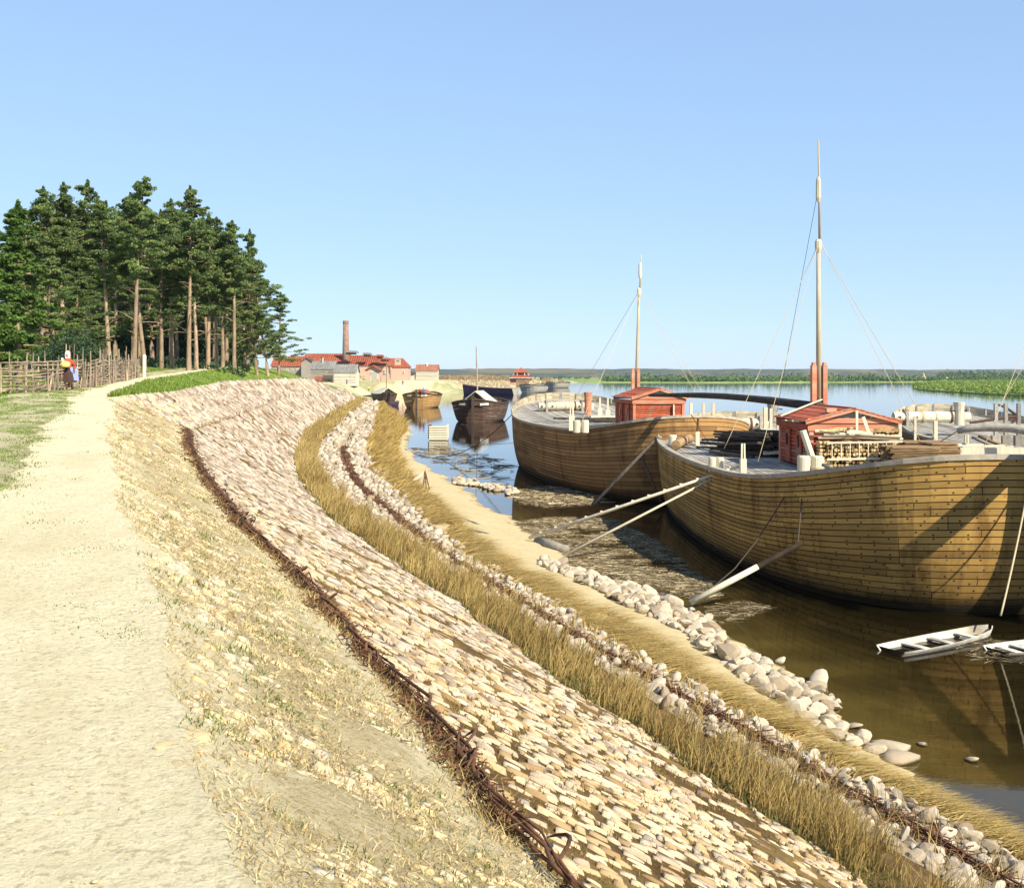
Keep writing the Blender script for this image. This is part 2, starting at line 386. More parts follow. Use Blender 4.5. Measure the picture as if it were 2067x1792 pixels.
WY = np.concatenate([YRALL, VY[VY > 259], [1160, 1250, 1400]]); WO = np.array([-3, 0, .6, 1.3, 2.2, 3.3, 5, 7, 10, 16, 30, 70, 160, 400, 900, 1800, 4000.])
X = shore.X(WY)[:, None] + WO[None, :]; Y = np.repeat(WY[:, None].astype(float), len(WO), 1); n = len(WO); i = np.arange(len(WY) - 1)[:, None] * n + np.arange(n - 1)[None, :]
o = npmesh('water', np.stack([X, Y, X * 0], -1).reshape(-1, 3), np.stack([i, i + 1, i + n + 1, i + n], -1).reshape(-1, 4), m_water, smooth=True, attrs={'depth': np.tile(WO, len(WY))}); o['kind'] = 'structure'
# ------------------------------------------------------------------ far bank, island, hills
m_far, nt, b = nmat('far_meadow')
c = ramp(nt, texn(nt, 0.02, 5, 0.6, (1, 0.25, 1)), [(0.35, (0.13, 0.19, 0.05)), (0.65, (0.26, 0.31, 0.10))])
nt.links.new(c, b.inputs['Base Color']); b.inputs['Roughness'].default_value = 1
fy = np.array([1098, 1104, 1125, 1200, 1400, 1700, 2100, 2600, 3200, 4000]); fx = np.linspace(-2500, 3500, 90)
X, Y = np.meshgrid(fx, fy.astype(float)); Y = Y.copy(); Y[0] += 25 * (hash2(X[0], X[0] * 0, .02) - .5) + np.interp(X[0], [0, 200, 500, 900], [0, -60, 60, 420]); Y[1] = Y[0] + 4; Y[2] = np.maximum(Y[2], Y[0] + 30); Y[3] = np.maximum(Y[3], Y[0] + 90)
Y[4] = np.maximum(Y[4], Y[3] + 60)
Z = np.zeros_like(X); Z[0] = -0.3; Z[1] = 0.9; Z[2:] = 1.5
n = 90; i = np.arange(len(fy) - 1)[:, None] * n + np.arange(n - 1)[None, :]
o = npmesh('far_bank', np.stack([X, Y, Z], -1).reshape(-1, 3), np.stack([i, i + 1, i + n + 1, i + n], -1).reshape(-1, 4), m_far, smooth=True); o['kind'] = 'structure'
m_hill = M('distant_forest', (0.03, 0.05, 0.035), (0.09, 0.10, 0.06), 0.02, bmp=0, vary=0, c3=(0.14, 0.12, 0.06))
def ridge(name, y0, y1, h0, seed, x0=-3500, x1=5200, n=420, rough=1.0):
    xs = np.linspace(x0, x1, n); top = h0 * (0.72 + 0.35 * hash2(xs, xs * 0, .0022, seed) + 0.16 * hash2(xs, xs * 0, .012, seed + 2)) + rough * 2.2 * hash2(xs, xs * 0, .09, seed + 5)
    rows = [(y0, -1 + 0 * xs), (y0 + 60, top * .55), (y0 + 160, top), (y1, top * 0.9)]
    V = np.concatenate([np.stack([xs, np.full(n, yy), zz], -1) for yy, zz in rows])
    i = np.arange(3)[:, None] * n + np.arange(n - 1)[None, :]
    o = npmesh(name, V, np.stack([i, i + 1, i + n + 1, i + n], -1).reshape(-1, 4), m_hill, smooth=True); o['kind'] = 'structure'
ridge('distant_hills', 3300, 4000, 27, 3)
ridge('distant_hills', 2500, 2900, 15, 9, x0=-2600, x1=200)

# bushes in masses: clumps of small leaf faces
def leaf_cloud(cs, rs, per, size, seed=0, flat=0.7):
    """random small quads inside ellipsoids; returns V, F, rnd"""
    g = np.random.default_rng(seed); cs = np.asarray(cs, float); k = len(cs); N = k * per
    idx = np.repeat(np.arange(k), per)
    d = g.normal(size=(N, 3)); d /= np.linalg.norm(d, axis=1)[:, None]
    r = g.random(N) ** 0.45
    rr = np.asarray(rs, float).reshape(k, -1)
    if rr.shape[1] == 1: rr = np.concatenate([rr, rr, rr * flat], 1)
    p = cs[idx] + d * r[:, None] * rr[idx]
    a = g.normal(size=(N, 3)); a /= np.linalg.norm(a, axis=1)[:, None]
    b_ = np.cross(a, g.normal(size=(N, 3))); b_ /= np.linalg.norm(b_, axis=1)[:, None] + 1e-9
    s = size * (0.5 + g.random(N))[:, None]
    V = np.stack([p - a * s, p + b_ * s * .6, p + a * s, p - b_ * s * .6], 1).reshape(-1, 3)
    Fq = np.arange(N * 4).reshape(-1, 4)
    r1 = np.repeat(g.random(k), per) * .6 + g.random(N) * .4
    return V, Fq, np.repeat(r1, 4)
def leafmat(name, dark, light, yellow=None, transl=0.25):
    m, nt, b = nmat(name); r = attr(nt, 'rnd'); oi = nt.nodes.new('ShaderNodeObjectInfo')
    st = [(0.0, dark), (0.75, light)] + ([(1.0, yellow)] if yellow else [(1.0, light)])
    c = ramp(nt, r, st)
    hs = nt.nodes.new('ShaderNodeHueSaturation'); nt.links.new(mth(nt, 'ADD', mth(nt, 'MULTIPLY', oi.outputs['Random'], .5), .75), hs.inputs['Value']); nt.links.new(c, hs.inputs['Color'])
    nt.links.new(hs.outputs['Color'], b.inputs['Base Color']); b.inputs['Roughness'].default_value = 0.7; b.inputs['Specular IOR Level'].default_value = 0.2
    if transl:
        t = nt.nodes.new('ShaderNodeBsdfTranslucent'); nt.links.new(hs.outputs['Color'], t.inputs['Color'])
        mx = nt.nodes.new('ShaderNodeMixShader'); mx.inputs[0].default_value = transl
        nt.links.new(b.outputs[0], mx.inputs[1]); nt.links.new(t.outputs[0], mx.inputs[2]); nt.links.new(mx.outputs[0], nt.nodes['Material Output'].inputs[0])
    return m
m_bush = leafmat('willow_leaves', (0.045, 0.085, 0.035), (0.10, 0.16, 0.05), (0.16, 0.2, 0.07))
m_reed = leafmat('reed_leaves', (0.11, 0.17, 0.03), (0.22, 0.29, 0.06), (0.30, 0.34, 0.09))
g = np.random.default_rng(3)
def scatter_bushes(name, n_, xf, yf, rad, size, mat, per=40, zo=1.2):
    x = xf(g.random(n_)); y = yf(x, g.random(n_)); r = rad[0] + g.random(n_) ** 2 * (rad[1] - rad[0])
    V, Fq, rr = leaf_cloud(np.stack([x, y, zo + r * .35], -1), np.stack([r * 1.5, r * 1.2, r], -1), per, size, int(n_))
    V[:, 2] = np.maximum(V[:, 2], 0.0)
    return tag(npmesh(name, V, Fq, mat, attrs={'rnd': rr}), kind='stuff')
edge_y = lambda x: 1104 + np.interp(x, [0, 200, 500, 900], [0, -60, 60, 420])
tag(scatter_bushes('riverside_bushes', 520, lambda t: 95 + t ** 1.1 * 620, lambda x, t: edge_y(x) + 4 + t * 60, (1.5, 7.5), 1.2, m_bush), 'dark green willow bushes along the far river bank')
tag(scatter_bushes('scattered_bushes', 420, lambda t: -350 + t * 1500, lambda x, t: np.maximum(1190, edge_y(x) + 70) + t ** .7 * 1200, (1.5, 4.5), 1.8, m_bush, per=26), 'low bushes dotted over the far meadow')
tag(scatter_bushes('far_tree_line', 300, lambda t: 1000 + t * 900, lambda x, t: 2500 + t * 120, (7, 15), 4.5, m_bush, per=34), 'uneven row of distant trees on the right skyline')
# island: outline in plan
isl = [Pz(u, v, 0) for u, v in [(1842, 779), (1850, 785), (1880, 789), (1940, 792.5), (2000, 796), (2067, 799), (2200, 803), (2400, 803), (2400, 771), (2067, 769.5), (1960, 769.5), (1890, 771.5)]]
mb = MB(); mb.prism([(p.x, p.y) for p in isl], -0.3, 0.35); o = mk('reed_island', mb, m_far); o['kind'] = 'structure'
def in_poly(px, py, poly):
    ins = np.zeros(len(px), bool); n_ = len(poly); j = n_ - 1
    for i_ in range(n_):
        xi, yi, xj, yj = poly[i_][0], poly[i_][1], poly[j][0], poly[j][1]
        ins ^= ((yi > py) != (yj > py)) & (px < (xj - xi) * (py - yi) / (yj - yi + 1e-12) + xi); j = i_
    return ins
pl = [(p.x, p.y) for p in isl]; bx = np.array(pl)
N = 26000; x = g.uniform(bx[:, 0].min(), bx[:, 0].max(), N); y = bx[:, 1].min() + g.random(N) ** 1.6 * (bx[:, 1].max() - bx[:, 1].min())
k = in_poly(x, y, pl) & (x / y < .5); x, y = x[k], y[k]
r = 0.5 + g.random(len(x)) * 1.0 + 1.2 * hash2(x, y, .05)
V, Fq, rr = leaf_cloud(np.stack([x, y, .35 + r * .5], -1), np.stack([r, r, r * .9], -1), 14, .5, 5)
tag(npmesh('island_reeds', V, Fq, m_reed, attrs={'rnd': rr}), 'bright green reeds covering the low island', kind='stuff')
# haystacks
m_hay = M('hay', (0.40, 0.30, 0.13), (0.55, 0.44, 0.22), 1.5, vary=.15)
hay = [(1833, 757.5, 5.5), (1851, 758, 4), (1864, 759, 9), (1899, 758, 4.5), (1911, 758, 4.5), (1918, 758, 3.5), (1987, 758, 5), (1728, 757.5, 4), (1742, 759, 4), (1703, 757, 3.5)]
for k, (u, v, w) in enumerate(hay):
    y = 1500; px_ = y / F; rr_ = w * px_ / 2 * 1.2; c0 = P(u, v, y); zb = 1.5
    mb = MB(); mb.tube([(0, 0, 0), (0, 0, rr_ * .5), (0, 0, rr_ * 1.2), (0, 0, rr_ * 2.0), (0, 0, rr_ * 2.5)], [rr_, rr_ * 1.08, rr_ * .8, rr_ * .35, .05], 10, jit=.08)
    o = mk('haystack', mb, m_hay, smooth=True); o.location = (c0.x, y, zb)
    HL = ['small haystack left of the group seen over the open hatch', 'small pointed haystack just left of the widest one', 'widest, squat haystack on the far meadow beyond the right barge', 'haystack first right of the widest one', 'middle haystack of the tight trio right of the widest one', 'smallest haystack, last of the tight trio', 'lone haystack at the far right over the island', 'haystack right beside the tall mast foot', 'haystack a little further right of the tall mast', 'tiny haystack almost hidden by the stays right of the mast']
    tag(o, HL[k], 'haystack', 'haystacks on the far meadow')

# ------------------------------------------------------------------ barges
def plankmat(name, c1, c2, nails=True, gap=0.0, spec=.2, wet_shade=True):
    m, nt, b = nmat(name)
    tc = nt.nodes.new('ShaderNodeTexCoord'); mp = nt.nodes.new('ShaderNodeMapping'); mp.inputs['Scale'].default_value = (0.5, 7, 1)
    nt.links.new(tc.outputs['UV'], mp.inputs['Vector'])
    n1 = nt.nodes.new('ShaderNodeTexNoise'); n1.inputs['Scale'].default_value = 2.2; n1.inputs['Detail'].default_value = 7; n1.inputs['Roughness'].default_value = .7
    nt.links.new(mp.outputs['Vector'], n1.inputs['Vector'])
    c = ramp(nt, n1.outputs['Fac'], [(0.3, c1), (0.7, c2)])
    big = texn(nt, 0.35, 4, .6)
    c = mixc(nt, mth(nt, 'MULTIPLY', ramp(nt, big, [(0.45, (0, 0, 0)), (0.7, (1, 1, 1))]), .5), c, tuple(a * .62 for a in c1))
    st = texn(nt, 1.1, 5, .7, (1, 1, .25))
    c = mixc(nt, mth(nt, 'MULTIPLY', ramp(nt, st, [(0.52, (0, 0, 0)), (0.66, (1, 1, 1))]), .62), c, (c1[0] * .45, c1[1] * .36, c1[2] * .3))
    if wet_shade:  # darkness under the hull put into the colour, together with waterline staining
        zz = nt.nodes.new('ShaderNodeSeparateXYZ'); nt.links.new(tc.outputs['Object'], zz.inputs[0])
        wf = ramp(nt, mth(nt, 'ADD', zz.outputs['Z'], mth(nt, 'MULTIPLY', st, .5)), [(.45, (1, 1, 1)), (.9, (0, 0, 0))]); c = mixc(nt, wf, c, (.035, .025, .012))
    v = mth(nt, 'ADD', mth(nt, 'MULTIPLY', rnd(nt), .62), .66)
    hs = nt.nodes.new('ShaderNodeHueSaturation'); nt.links.new(v, hs.inputs['Value']); nt.links.new(c, hs.inputs['Color']); c = hs.outputs['Color']
    if nails:
        sp = nt.nodes.new('ShaderNodeSeparateXYZ'); nt.links.new(tc.outputs['UV'], sp.inputs[0])
        u = mth(nt, 'ADD', sp.outputs['X'], mth(nt, 'MULTIPLY', rnd(nt), 3.0)); cell = mth(nt, 'FLOOR', mth(nt, 'DIVIDE', u, .52))
        alt = mth(nt, 'MULTIPLY', mth(nt, 'MODULO', cell, 2.0), .5)
        fu = mth(nt, 'SUBTRACT', mth(nt, 'FRACT', mth(nt, 'DIVIDE', u, .52)), .5); dv = mth(nt, 'SUBTRACT', sp.outputs['Y'], mth(nt, 'ADD', alt, .25))
        d = mth(nt, 'SQRT', mth(nt, 'ADD', mth(nt, 'POWER', mth(nt, 'MULTIPLY', fu, .52), 2.0), mth(nt, 'POWER', mth(nt, 'MULTIPLY', dv, .22), 2.0)))
        f = mth(nt, 'MULTIPLY', ramp(nt, d, [(0.026, (1, 1, 1)), (0.048, (0, 0, 0))]), ramp(nt, texn(nt, 1.7, 2, .5), [(.36, (0, 0, 0)), (.52, (.95, .95, .95))]))
        c = mixc(nt, f, c, (.035, .02, .01))
    nt.links.new(c, b.inputs['Base Color']); b.inputs['Roughness'].default_value = .8; b.inputs['Specular IOR Level'].default_value = spec
    bump(nt, b, n1.outputs['Fac'], .35, .02)
    return m
m_hullw = plankmat('weathered_hull_planks', (0.25, 0.138, 0.045), (0.58, 0.36, 0.095))
m_hullw2 = plankmat('brown_hull_planks', (0.21, 0.11, 0.045), (0.40, 0.235, 0.09), nails=False)
m_deck = plankmat('bleached_deck_boards', (0.26, 0.235, 0.195), (0.42, 0.385, 0.33), nails=False, wet_shade=False)
m_pale = wood('pale_timber', (0.50, 0.44, 0.32), (0.66, 0.60, 0.46), 'Z', vary=.12)
m_paleX = wood('pale_timber_long', (0.48, 0.41, 0.29), (0.64, 0.57, 0.43), 'X', vary=.15)
m_grey = wood('grey_timber', (0.20, 0.18, 0.15), (0.36, 0.33, 0.28), 'Y', vary=.25)
m_dark = wood('dark_timber', (0.035, 0.03, 0.026), (0.09, 0.075, 0.06), 'Y', vary=.25)
m_red = wood('red_painted_boards', (0.27, 0.06, 0.03), (0.48, 0.12, 0.06), 'Y', vary=.28, spec=.2, c3=(.30, .14, .09))
m_redtrim = wood('faded_red_trim', (0.46, 0.15, 0.085), (0.60, 0.27, 0.16), 'X', vary=.15, c3=(.50, .30, .2))
m_rope = M('hemp_rope', (0.42, 0.34, 0.20), (0.58, 0.49, 0.32), 40, bmp=.5, vary=.1)
m_ropeD = M('tarred_rope', (0.05, 0.04, 0.03), (0.11, 0.09, 0.07), 40, bmp=.5, vary=.1)
m_tar = M('tarred_inner_hull', (0.02, 0.015, 0.01), (0.05, 0.035, 0.02), 3, vary=0)

BUL = .62
class Barge:
    def __init__(s, cx, cy, ax, L, B, base, near_up, far_up, n_=2.5, blabel='', mat=None, side_mat=None):
        s.c = Vector((cx, cy, 0)); s.a = Vector((ax[0], ax[1], 0)).normalized(); s.b = Vector((s.a.y, -s.a.x, 0))  # b points right
        s.L, s.B, s.base, s.nu, s.fu, s.n = L, B, base, near_up, far_up, n_
        s.mat = mat
    def zr(s, t):
        t = np.asarray(t, float)
        return s.base + s.nu * (np.clip(-t - .5, 0, 1) / .5) ** 2 + s.fu * (np.clip(t + .1, 0, 2) / 1.1) ** 2.2
    def plan(s, phi, sc=1.0):
        """phi 0 = far end, growing to the left side (pi/2), near end pi"""
        c, q = math.cos(phi), math.sin(phi); e = 2 / s.n
        t = math.copysign(abs(c) ** e, c); w = -math.copysign(abs(q) ** e, q)
        return t, s.c + s.a * (t * s.L / 2 * sc) + s.b * (w * s.B / 2 * (1 - (1 - sc) * s.L / s.B * .6))
    def flare(s, w, t):
        """0 at rim, inset (metres) further down"""
        return 0.10 * (1 - w) + 0.65 * (1 - w) ** 3.2 * (1 + .8 * abs(t) ** 3)
    def pt(s, phi, z, inset=0.0):
        t, p = s.plan(phi); zr_ = float(s.zr(t)); w = max(0, min(1, (z + .5) / (zr_ + .5)))
        ins = s.flare(w, t) + inset
        d = (p - s.c); k = 1 - ins / max(d.length, 1)
        # inset along a rough normal
        n_ = s.nrm(phi); q = p - n_ * ins
        return Vector((q.x, q.y, z))
    def nrm(s, phi):
        t0, p0 = s.plan(phi - .004); t1, p1 = s.plan(phi + .004); d = p1 - p0
        n_ = Vector((-d.y, d.x, 0)); n_.normalize()
        if n_.dot(s.plan(phi)[1] - s.c) < 0: n_ = -n_
        return n_
    def at(s, la, lb, z=None, up=0.0):
        """point from along-axis and to-right metres"""
        p = s.c + s.a * la + s.b * lb
        return Vector((p.x, p.y, (float(s.deck(la)) if z is None else z) + up))
    def deck(s, la):
        return s.zr(np.clip(np.asarray(la) / (s.L / 2), -1, 1)) - .16
    def halfw(s, la, inset=.15):
        t = min(abs(la) / (s.L / 2 - inset), .9999); return (s.B / 2 - inset) * (1 - t ** s.n) ** (1 / s.n)

def equal_phis(bg_, a0, a1, step):
    """phi values at roughly equal arc steps"""
    ph = np.linspace(a0, a1, 1200); pts = [bg_.plan(p)[1] for p in ph]
    d = [0.0]
    for i_ in range(1, 1200): d.append(d[-1] + (pts[i_] - pts[i_ - 1]).length)
    nseg = max(2, int(d[-1] / step)); tgt = np.linspace(0, d[-1], nseg + 1)
    return np.interp(tgt, d, ph), tgt

def plank_mesh(name, top, bot, inn_top, inn_bot, arc, mat, parent, loc):
    """closed plank from four rails"""
    n_ = len(top); V = []; 
    for i_ in range(n_): V += [top[i_] - loc, bot[i_] - loc, inn_bot[i_] - loc, inn_top[i_] - loc]
    fs = []
    for i_ in range(n_ - 1):
        a = 4 * i_; b_ = a + 4
        for j in range(4): fs.append((a + j, a + (j + 1) % 4, b_ + (j + 1) % 4, b_ + j))
    fs += [(0, 3, 2, 1), tuple(4 * (n_ - 1) + j for j in range(4))]
    me = bpy.data.meshes.new(name); me.from_pydata([tuple(v) for v in V], [], fs)
    uv = me.uv_layers.new(name='UVMap'); vid = np.zeros(len(me.loops), np.int32); me.loops.foreach_get('vertex_index', vid)
    side = np.array([0, 1, 1, 0])[vid % 4]; ar = np.array(arc)[vid // 4]
    uv.data.foreach_set('uv', np.stack([ar, side.astype(float)], -1).astype(np.float32).ravel())
    return link(name, me, mat, parent)

def build_barge(bg_, label, nst, vis=(0.12, 3.3), plank_len=6.5, mat=None, boards=.24, deck_split=3, group=None):
    root = thing('barge', label, 'barge', tuple(bg_.c), group)
    loc = bg_.c
    ph, arc = equal_phis(bg_, 0, 2 * math.pi, .5); n_ = len(ph)
    cols = []
    for p in ph:
        t, _ = bg_.plan(p); cols.append((t, float(bg_.zr(t))))
    zb = -0.45
    rails = []
    for k in range(nst + 1):
        w = k / nst
        rails.append([bg_.pt(ph[i_], zb + (cols[i_][1] - zb) * (w ** .96)) for i_ in range(n_)])
    nr = [bg_.nrm(p) for p in ph]
    # inner shell seen in the seams
    mb = MB()
    for k in range(0, nst, 3):
        k2 = min(k + 3, nst)
        for i_ in range(n_ - 1):
            if k == 0: pass
            q = [rails[k][i_] - nr[i_] * .07, rails[k][i_ + 1] - nr[i_ + 1] * .07, rails[k2][i_ + 1] - nr[i_ + 1] * .07, rails[k2][i_] - nr[i_] * .07]
            mb.v += [tuple(v) for v in q]; mb.r += [.5] * 4; o_ = len(mb.v) - 4; mb.f.append((o_, o_ + 1, o_ + 2, o_ + 3))
    mk('hull', mb, m_tar, root)
    hid = []
    for k in range(nst):
        j0 = int(rng.integers(1, 13)); breaks = [0] + sorted(set(range(j0 if j0 > 1 else 7, n_ - 1, int(plank_len / .5)))) + [n_ - 1]
        for q in range(len(breaks) - 1):
            i0, i1 = breaks[q], breaks[q + 1]
            if i1 - i0 < 1: continue
            seg = range(i0, i1 + 1); prd = .006 * random.random()
            g0 = .016
            def rl(kk, off, inn, trim=0.0):
                out = []
                for i_ in seg:
                    p = rails[kk][i_] + Vector((0, 0, off)) - nr[i_] * inn; out.append(p)
                # small butt gap at the ends
                d0 = (out[1] - out[0]).normalized() * .012; d1 = (out[-1] - out[-2]).normalized() * .012
                out[0] = out[0] + d0; out[-1] = out[-1] - d1
                return out
            args = (rl(k + 1, -g0, -prd), rl(k, g0, -prd), rl(k + 1, -g0, .06), rl(k, g0, .06), [arc[i_] for i_ in seg])
            mid = ph[(i0 + i1) // 2]
            if vis[0] < mid < vis[1]: plank_mesh('plank', *args, mat, root, loc)
            else: hid.append(args)
    # the planks of the side turned away, joined
    V = []; Fs = []; 
    for a in hid:
        m_ = len(a[0]); o_ = len(V)
        for i_ in range(m_): V += [a[0][i_] - loc, a[1][i_] - loc]
        for i_ in range(m_ - 1): Fs.append((o_ + 2 * i_, o_ + 2 * i_ + 1, o_ + 2 * i_ + 3, o_ + 2 * i_ + 2))
    me = bpy.data.meshes.new('plank'); me.from_pydata([tuple(v) for v in V], [], Fs); tag(link('plank', me, mat, root), kind='stuff')
    # rim timber
    def rim_strip(name, p0, p1, w0, w1, z0, z1, m_, zfun=None):
        phs, _ = equal_phis(bg_, p0, p1, .9); mb = MB(); rows = []
        for p in phs:
            t, q = bg_.plan(p); z = float(bg_.zr(t)) + (zfun(p) if zfun else 0); n2 = bg_.nrm(p); q = Vector((q.x, q.y, 0))
            rows.append([q + n2 * w1 + Vector((0, 0, z + z1)), q + n2 * w1 + Vector((0, 0, z + z0)), q - n2 * w0 + Vector((0, 0, z + z0)), q - n2 * w0 + Vector((0, 0, z + z1))])
        for i_ in range(len(rows) - 1):
            o_ = len(mb.v); mb.v += [tuple(v) for v in rows[i_] + rows[i_ + 1]]; mb.r += [.4] * 8
            for j in range(4): mb.f.append((o_ + j, o_ + (j + 1) % 4, o_ + 4 + (j + 1) % 4, o_ + 4 + j))
        return mk(name, mb, m_, root)
    rim_strip('rail', -.35 * math.pi, 1.65 * math.pi, .22, .07, -.02, .13, m_deckrail)
    # bulwark planks round the far end: inner face shows
    for kk in range(4):
        f = lambda p, kk=kk: 0.0
        phs = np.linspace(-1.15, 1.15, 9)
        for q in range(8):
            p0, p1 = phs[q], phs[q + 1]
            mb = MB(); rows = []
            for p in np.linspace(p0 + .004, p1 - .004, 5):
                t, qq = bg_.plan(p); z = float(bg_.zr(t)); up = BUL * max(0, 1 - (abs(p) / 1.2) ** 1.4)
                n2 = bg_.nrm(p); qq = Vector((qq.x, qq.y, 0)); za = z + .135 + up * (kk / 4) + .008; zc = z + .135 + up * ((kk + 1) / 4) - .004
                rows.append([qq - n2 * .0 + Vector((0, 0, zc)), qq - n2 * .0 + Vector((0, 0, za)), qq - n2 * .08 + Vector((0, 0, za)), qq - n2 * .08 + Vector((0, 0, zc))])
            for i_ in range(4):
                o_ = len(mb.v); mb.v += [tuple(v) for v in rows[i_] + rows[i_ + 1]]; mb.r += [random.random()] * 8
                for j in range(4): mb.f.append((o_ + j, o_ + (j + 1) % 4, o_ + 4 + (j + 1) % 4, o_ + 4 + j))
            mk('bulwark_plank', mb, m_bulwark, root)
    mb = MB()
    for p in np.linspace(-1.05, 1.05, 15):
        t, qq = bg_.plan(p); z = float(bg_.zr(t)); up = BUL * max(0, 1 - (abs(p) / 1.2) ** 1.4); n2 = bg_.nrm(p); qq = Vector((qq.x, qq.y, 0)) - n2 * .13
        m1 = MB().beam(qq + Vector((0, 0, z - .1)), qq + Vector((0, 0, z + .1 + up)), .1, .1); mk('timber_rib', m1, m_grey, root)
    # deck boards
    nb = int(bg_.B / boards)
    w = bg_.B / nb
    for i_ in range(nb):
        lb = -bg_.B / 2 + (i_ + .5) * w
        f = min(abs(lb) / (bg_.B / 2 - .12), .999); ext = (bg_.L / 2 - .15) * (1 - f ** bg_.n) ** (1 / bg_.n)
        if ext < .5: continue
        cuts = sorted([-ext, ext] + [c_ + random.uniform(-2, 2) for c_ in np.linspace(-ext, ext, deck_split + 1)[1:-1]])
        for q in range(len(cuts) - 1):
            a0, a1 = cuts[q] + .01, cuts[q + 1] - .01; m_ = max(2, int((a1 - a0) / 2.2) + 1)
            la = np.linspace(a0, a1, m_); dz = random.uniform(-.004, .004)
            cam_ = .22 * (1 - (lb / (bg_.B / 2)) ** 2)
            top = [bg_.at(l_, lb - w / 2 + .012, up=cam_ + dz) for l_ in la]; bot = [bg_.at(l_, lb + w / 2 - .012, up=cam_ + dz) for l_ in la]
            dn = Vector((0, 0, -.05))
            plank_mesh('deck_board', top, bot, [p + dn for p in top], [p + dn for p in bot], list(la), m_deck, root, loc)
    # dark under-deck
    mb = MB(); n1 = len(ph); vs = []
    for i_ in range(n_ - 1):
        t, q = bg_.plan(ph[i_]); q = q - nr[i_] * .1; vs.append((q.x, q.y, float(bg_.zr(t)) - .3))
    mb.add([(a_, b_, c_ - .3) for a_, b_, c_ in vs] + [(bg_.c.x, bg_.c.y, bg_.base - 1.6)], [(i_, (i_ + 1) % len(vs), len(vs)) for i_ in range(len(vs))]); mk('hold', mb, m_tar, root)
    return root
m_deckrail = M('grey_rail_timber', (0.28, 0.24, 0.18), (0.44, 0.39, 0.31), 3, vary=.1)
m_bulwark = M('bulwark_boards', (0.30, 0.25, 0.16), (0.46, 0.40, 0.27), 2.5, vary=.3)

B1 = Barge(7.6, 81.6, (-.17, .985), 37, 13.2, 3.95, 1.1, 1.2)
B2 = Barge(14.85, 53, (0, 1), 39.6, 13.9, 3.6, 1.35, .75)
B3 = Barge(31.5, 60, (-.03, 1), 40, 12.6, 3.5, 1.0, 1.15)
barge1 = build_barge(B1, 'brown planked barge, farther of the two with red log cabins, bow to the lake', 20, mat=m_hullw2, boards=.3, deck_split=2)
barge2 = build_barge(B2, 'largest golden brown wooden barge in the right foreground, hull dotted with nails', 24, mat=m_hullw)
barge3 = build_barge(B3, 'pale decked barge moored beyond the foreground barge at the right edge', 12, vis=(9, 9), mat=m_hullw2, boards=.36, deck_split=2)
# ------------------------------------------------------------------ stones
def ico(sub):
    bm = bmesh.new(); bmesh.ops.create_icosphere(bm, subdivisions=sub, radius=1.0)
    V = np.array([v.co[:] for v in bm.verts]); Fc = np.array([[v.index for v in f.verts] for f in bm.faces]); bm.free(); return V, Fc
I1, I2 = ico(1), ico(2)
def rock_variants(base, k, rough, seed, squash=(1, 1, 1), facet=0):
    g = np.random.default_rng(seed); out = []
    for q in range(k):
        V = base[0].copy()
        for _ in range(7 if facet else 4):     # planar cuts make facets
            n_ = g.normal(size=3); n_ /= np.linalg.norm(n_); d = V @ n_; lim = g.uniform(.45, .8) if facet else g.uniform(.7, .95)
            V = V - np.outer(np.maximum(d - lim, 0), n_) * .92
        V = V * (1 + rough * g.normal(size=(len(V), 1)) * .5) * np.array(squash); out.append(V)
    return out, base[1]
def rotm(az, tilt_x, tilt_y):
    ca, sa = np.cos(az), np.sin(az); cx, sx = np.cos(tilt_x), np.sin(tilt_x); cy, sy = np.cos(tilt_y), np.sin(tilt_y)
    z = np.zeros_like(ca); o_ = np.ones_like(ca)
    Rz = np.stack([ca, -sa, z, sa, ca, z, z, z, o_], -1).reshape(-1, 3, 3)
    Rx = np.stack([o_, z, z, z, cx, -sx, z, sx, cx], -1).reshape(-1, 3, 3)
    Ry = np.stack([cy, z, sy, z, o_, z, -sy, z, cy], -1).reshape(-1, 3, 3)
    return Ry @ Rx @ Rz
def joined(name, variants, Fc, pos, scl, rot, mat, parent=None, smooth=True, label=None, kind='stuff', seed=1):
    g = np.random.default_rng(seed); vi = g.integers(0, len(variants), len(pos)); VV = np.stack(variants)[vi]
    V = np.einsum('nij,nkj->nki', rot, VV * scl[:, None, :]) + pos[:, None, :]
    nv = VV.shape[1]; Fa = (Fc[None] + (np.arange(len(pos)) * nv)[:, None, None]).reshape(-1, 3)
    o = npmesh(name, V.reshape(-1, 3), Fa, mat, parent, smooth, {'rnd': np.repeat(g.random(len(pos)), nv)})
    tag(o, label, kind=kind); return o
def singles(name, variants, Fc, pos, scl, rot, mat, parent, smooth=True, seed=1):
    ms = []
    for V in variants:
        me = bpy.data.meshes.new(name); me.from_pydata([tuple(v) for v in V], [], [tuple(int(a) for a in f) for f in Fc])
        if smooth: me.polygons.foreach_set('use_smooth', [True] * len(me.polygons))
        me.materials.append(mat); ms.append(me)
    pl_ = parent.location.copy() if parent else Vector((0, 0, 0))
    for i_ in range(len(pos)):
        o = bpy.data.objects.new(name, ms[i_ % len(ms)]); COL.objects.link(o); o.parent = parent
        m4 = Matrix(rot[i_].tolist()).to_4x4(); m4.translation = Vector(pos[i_]) - pl_
        o.matrix_local = m4 @ Matrix.Diagonal((*scl[i_], 1))
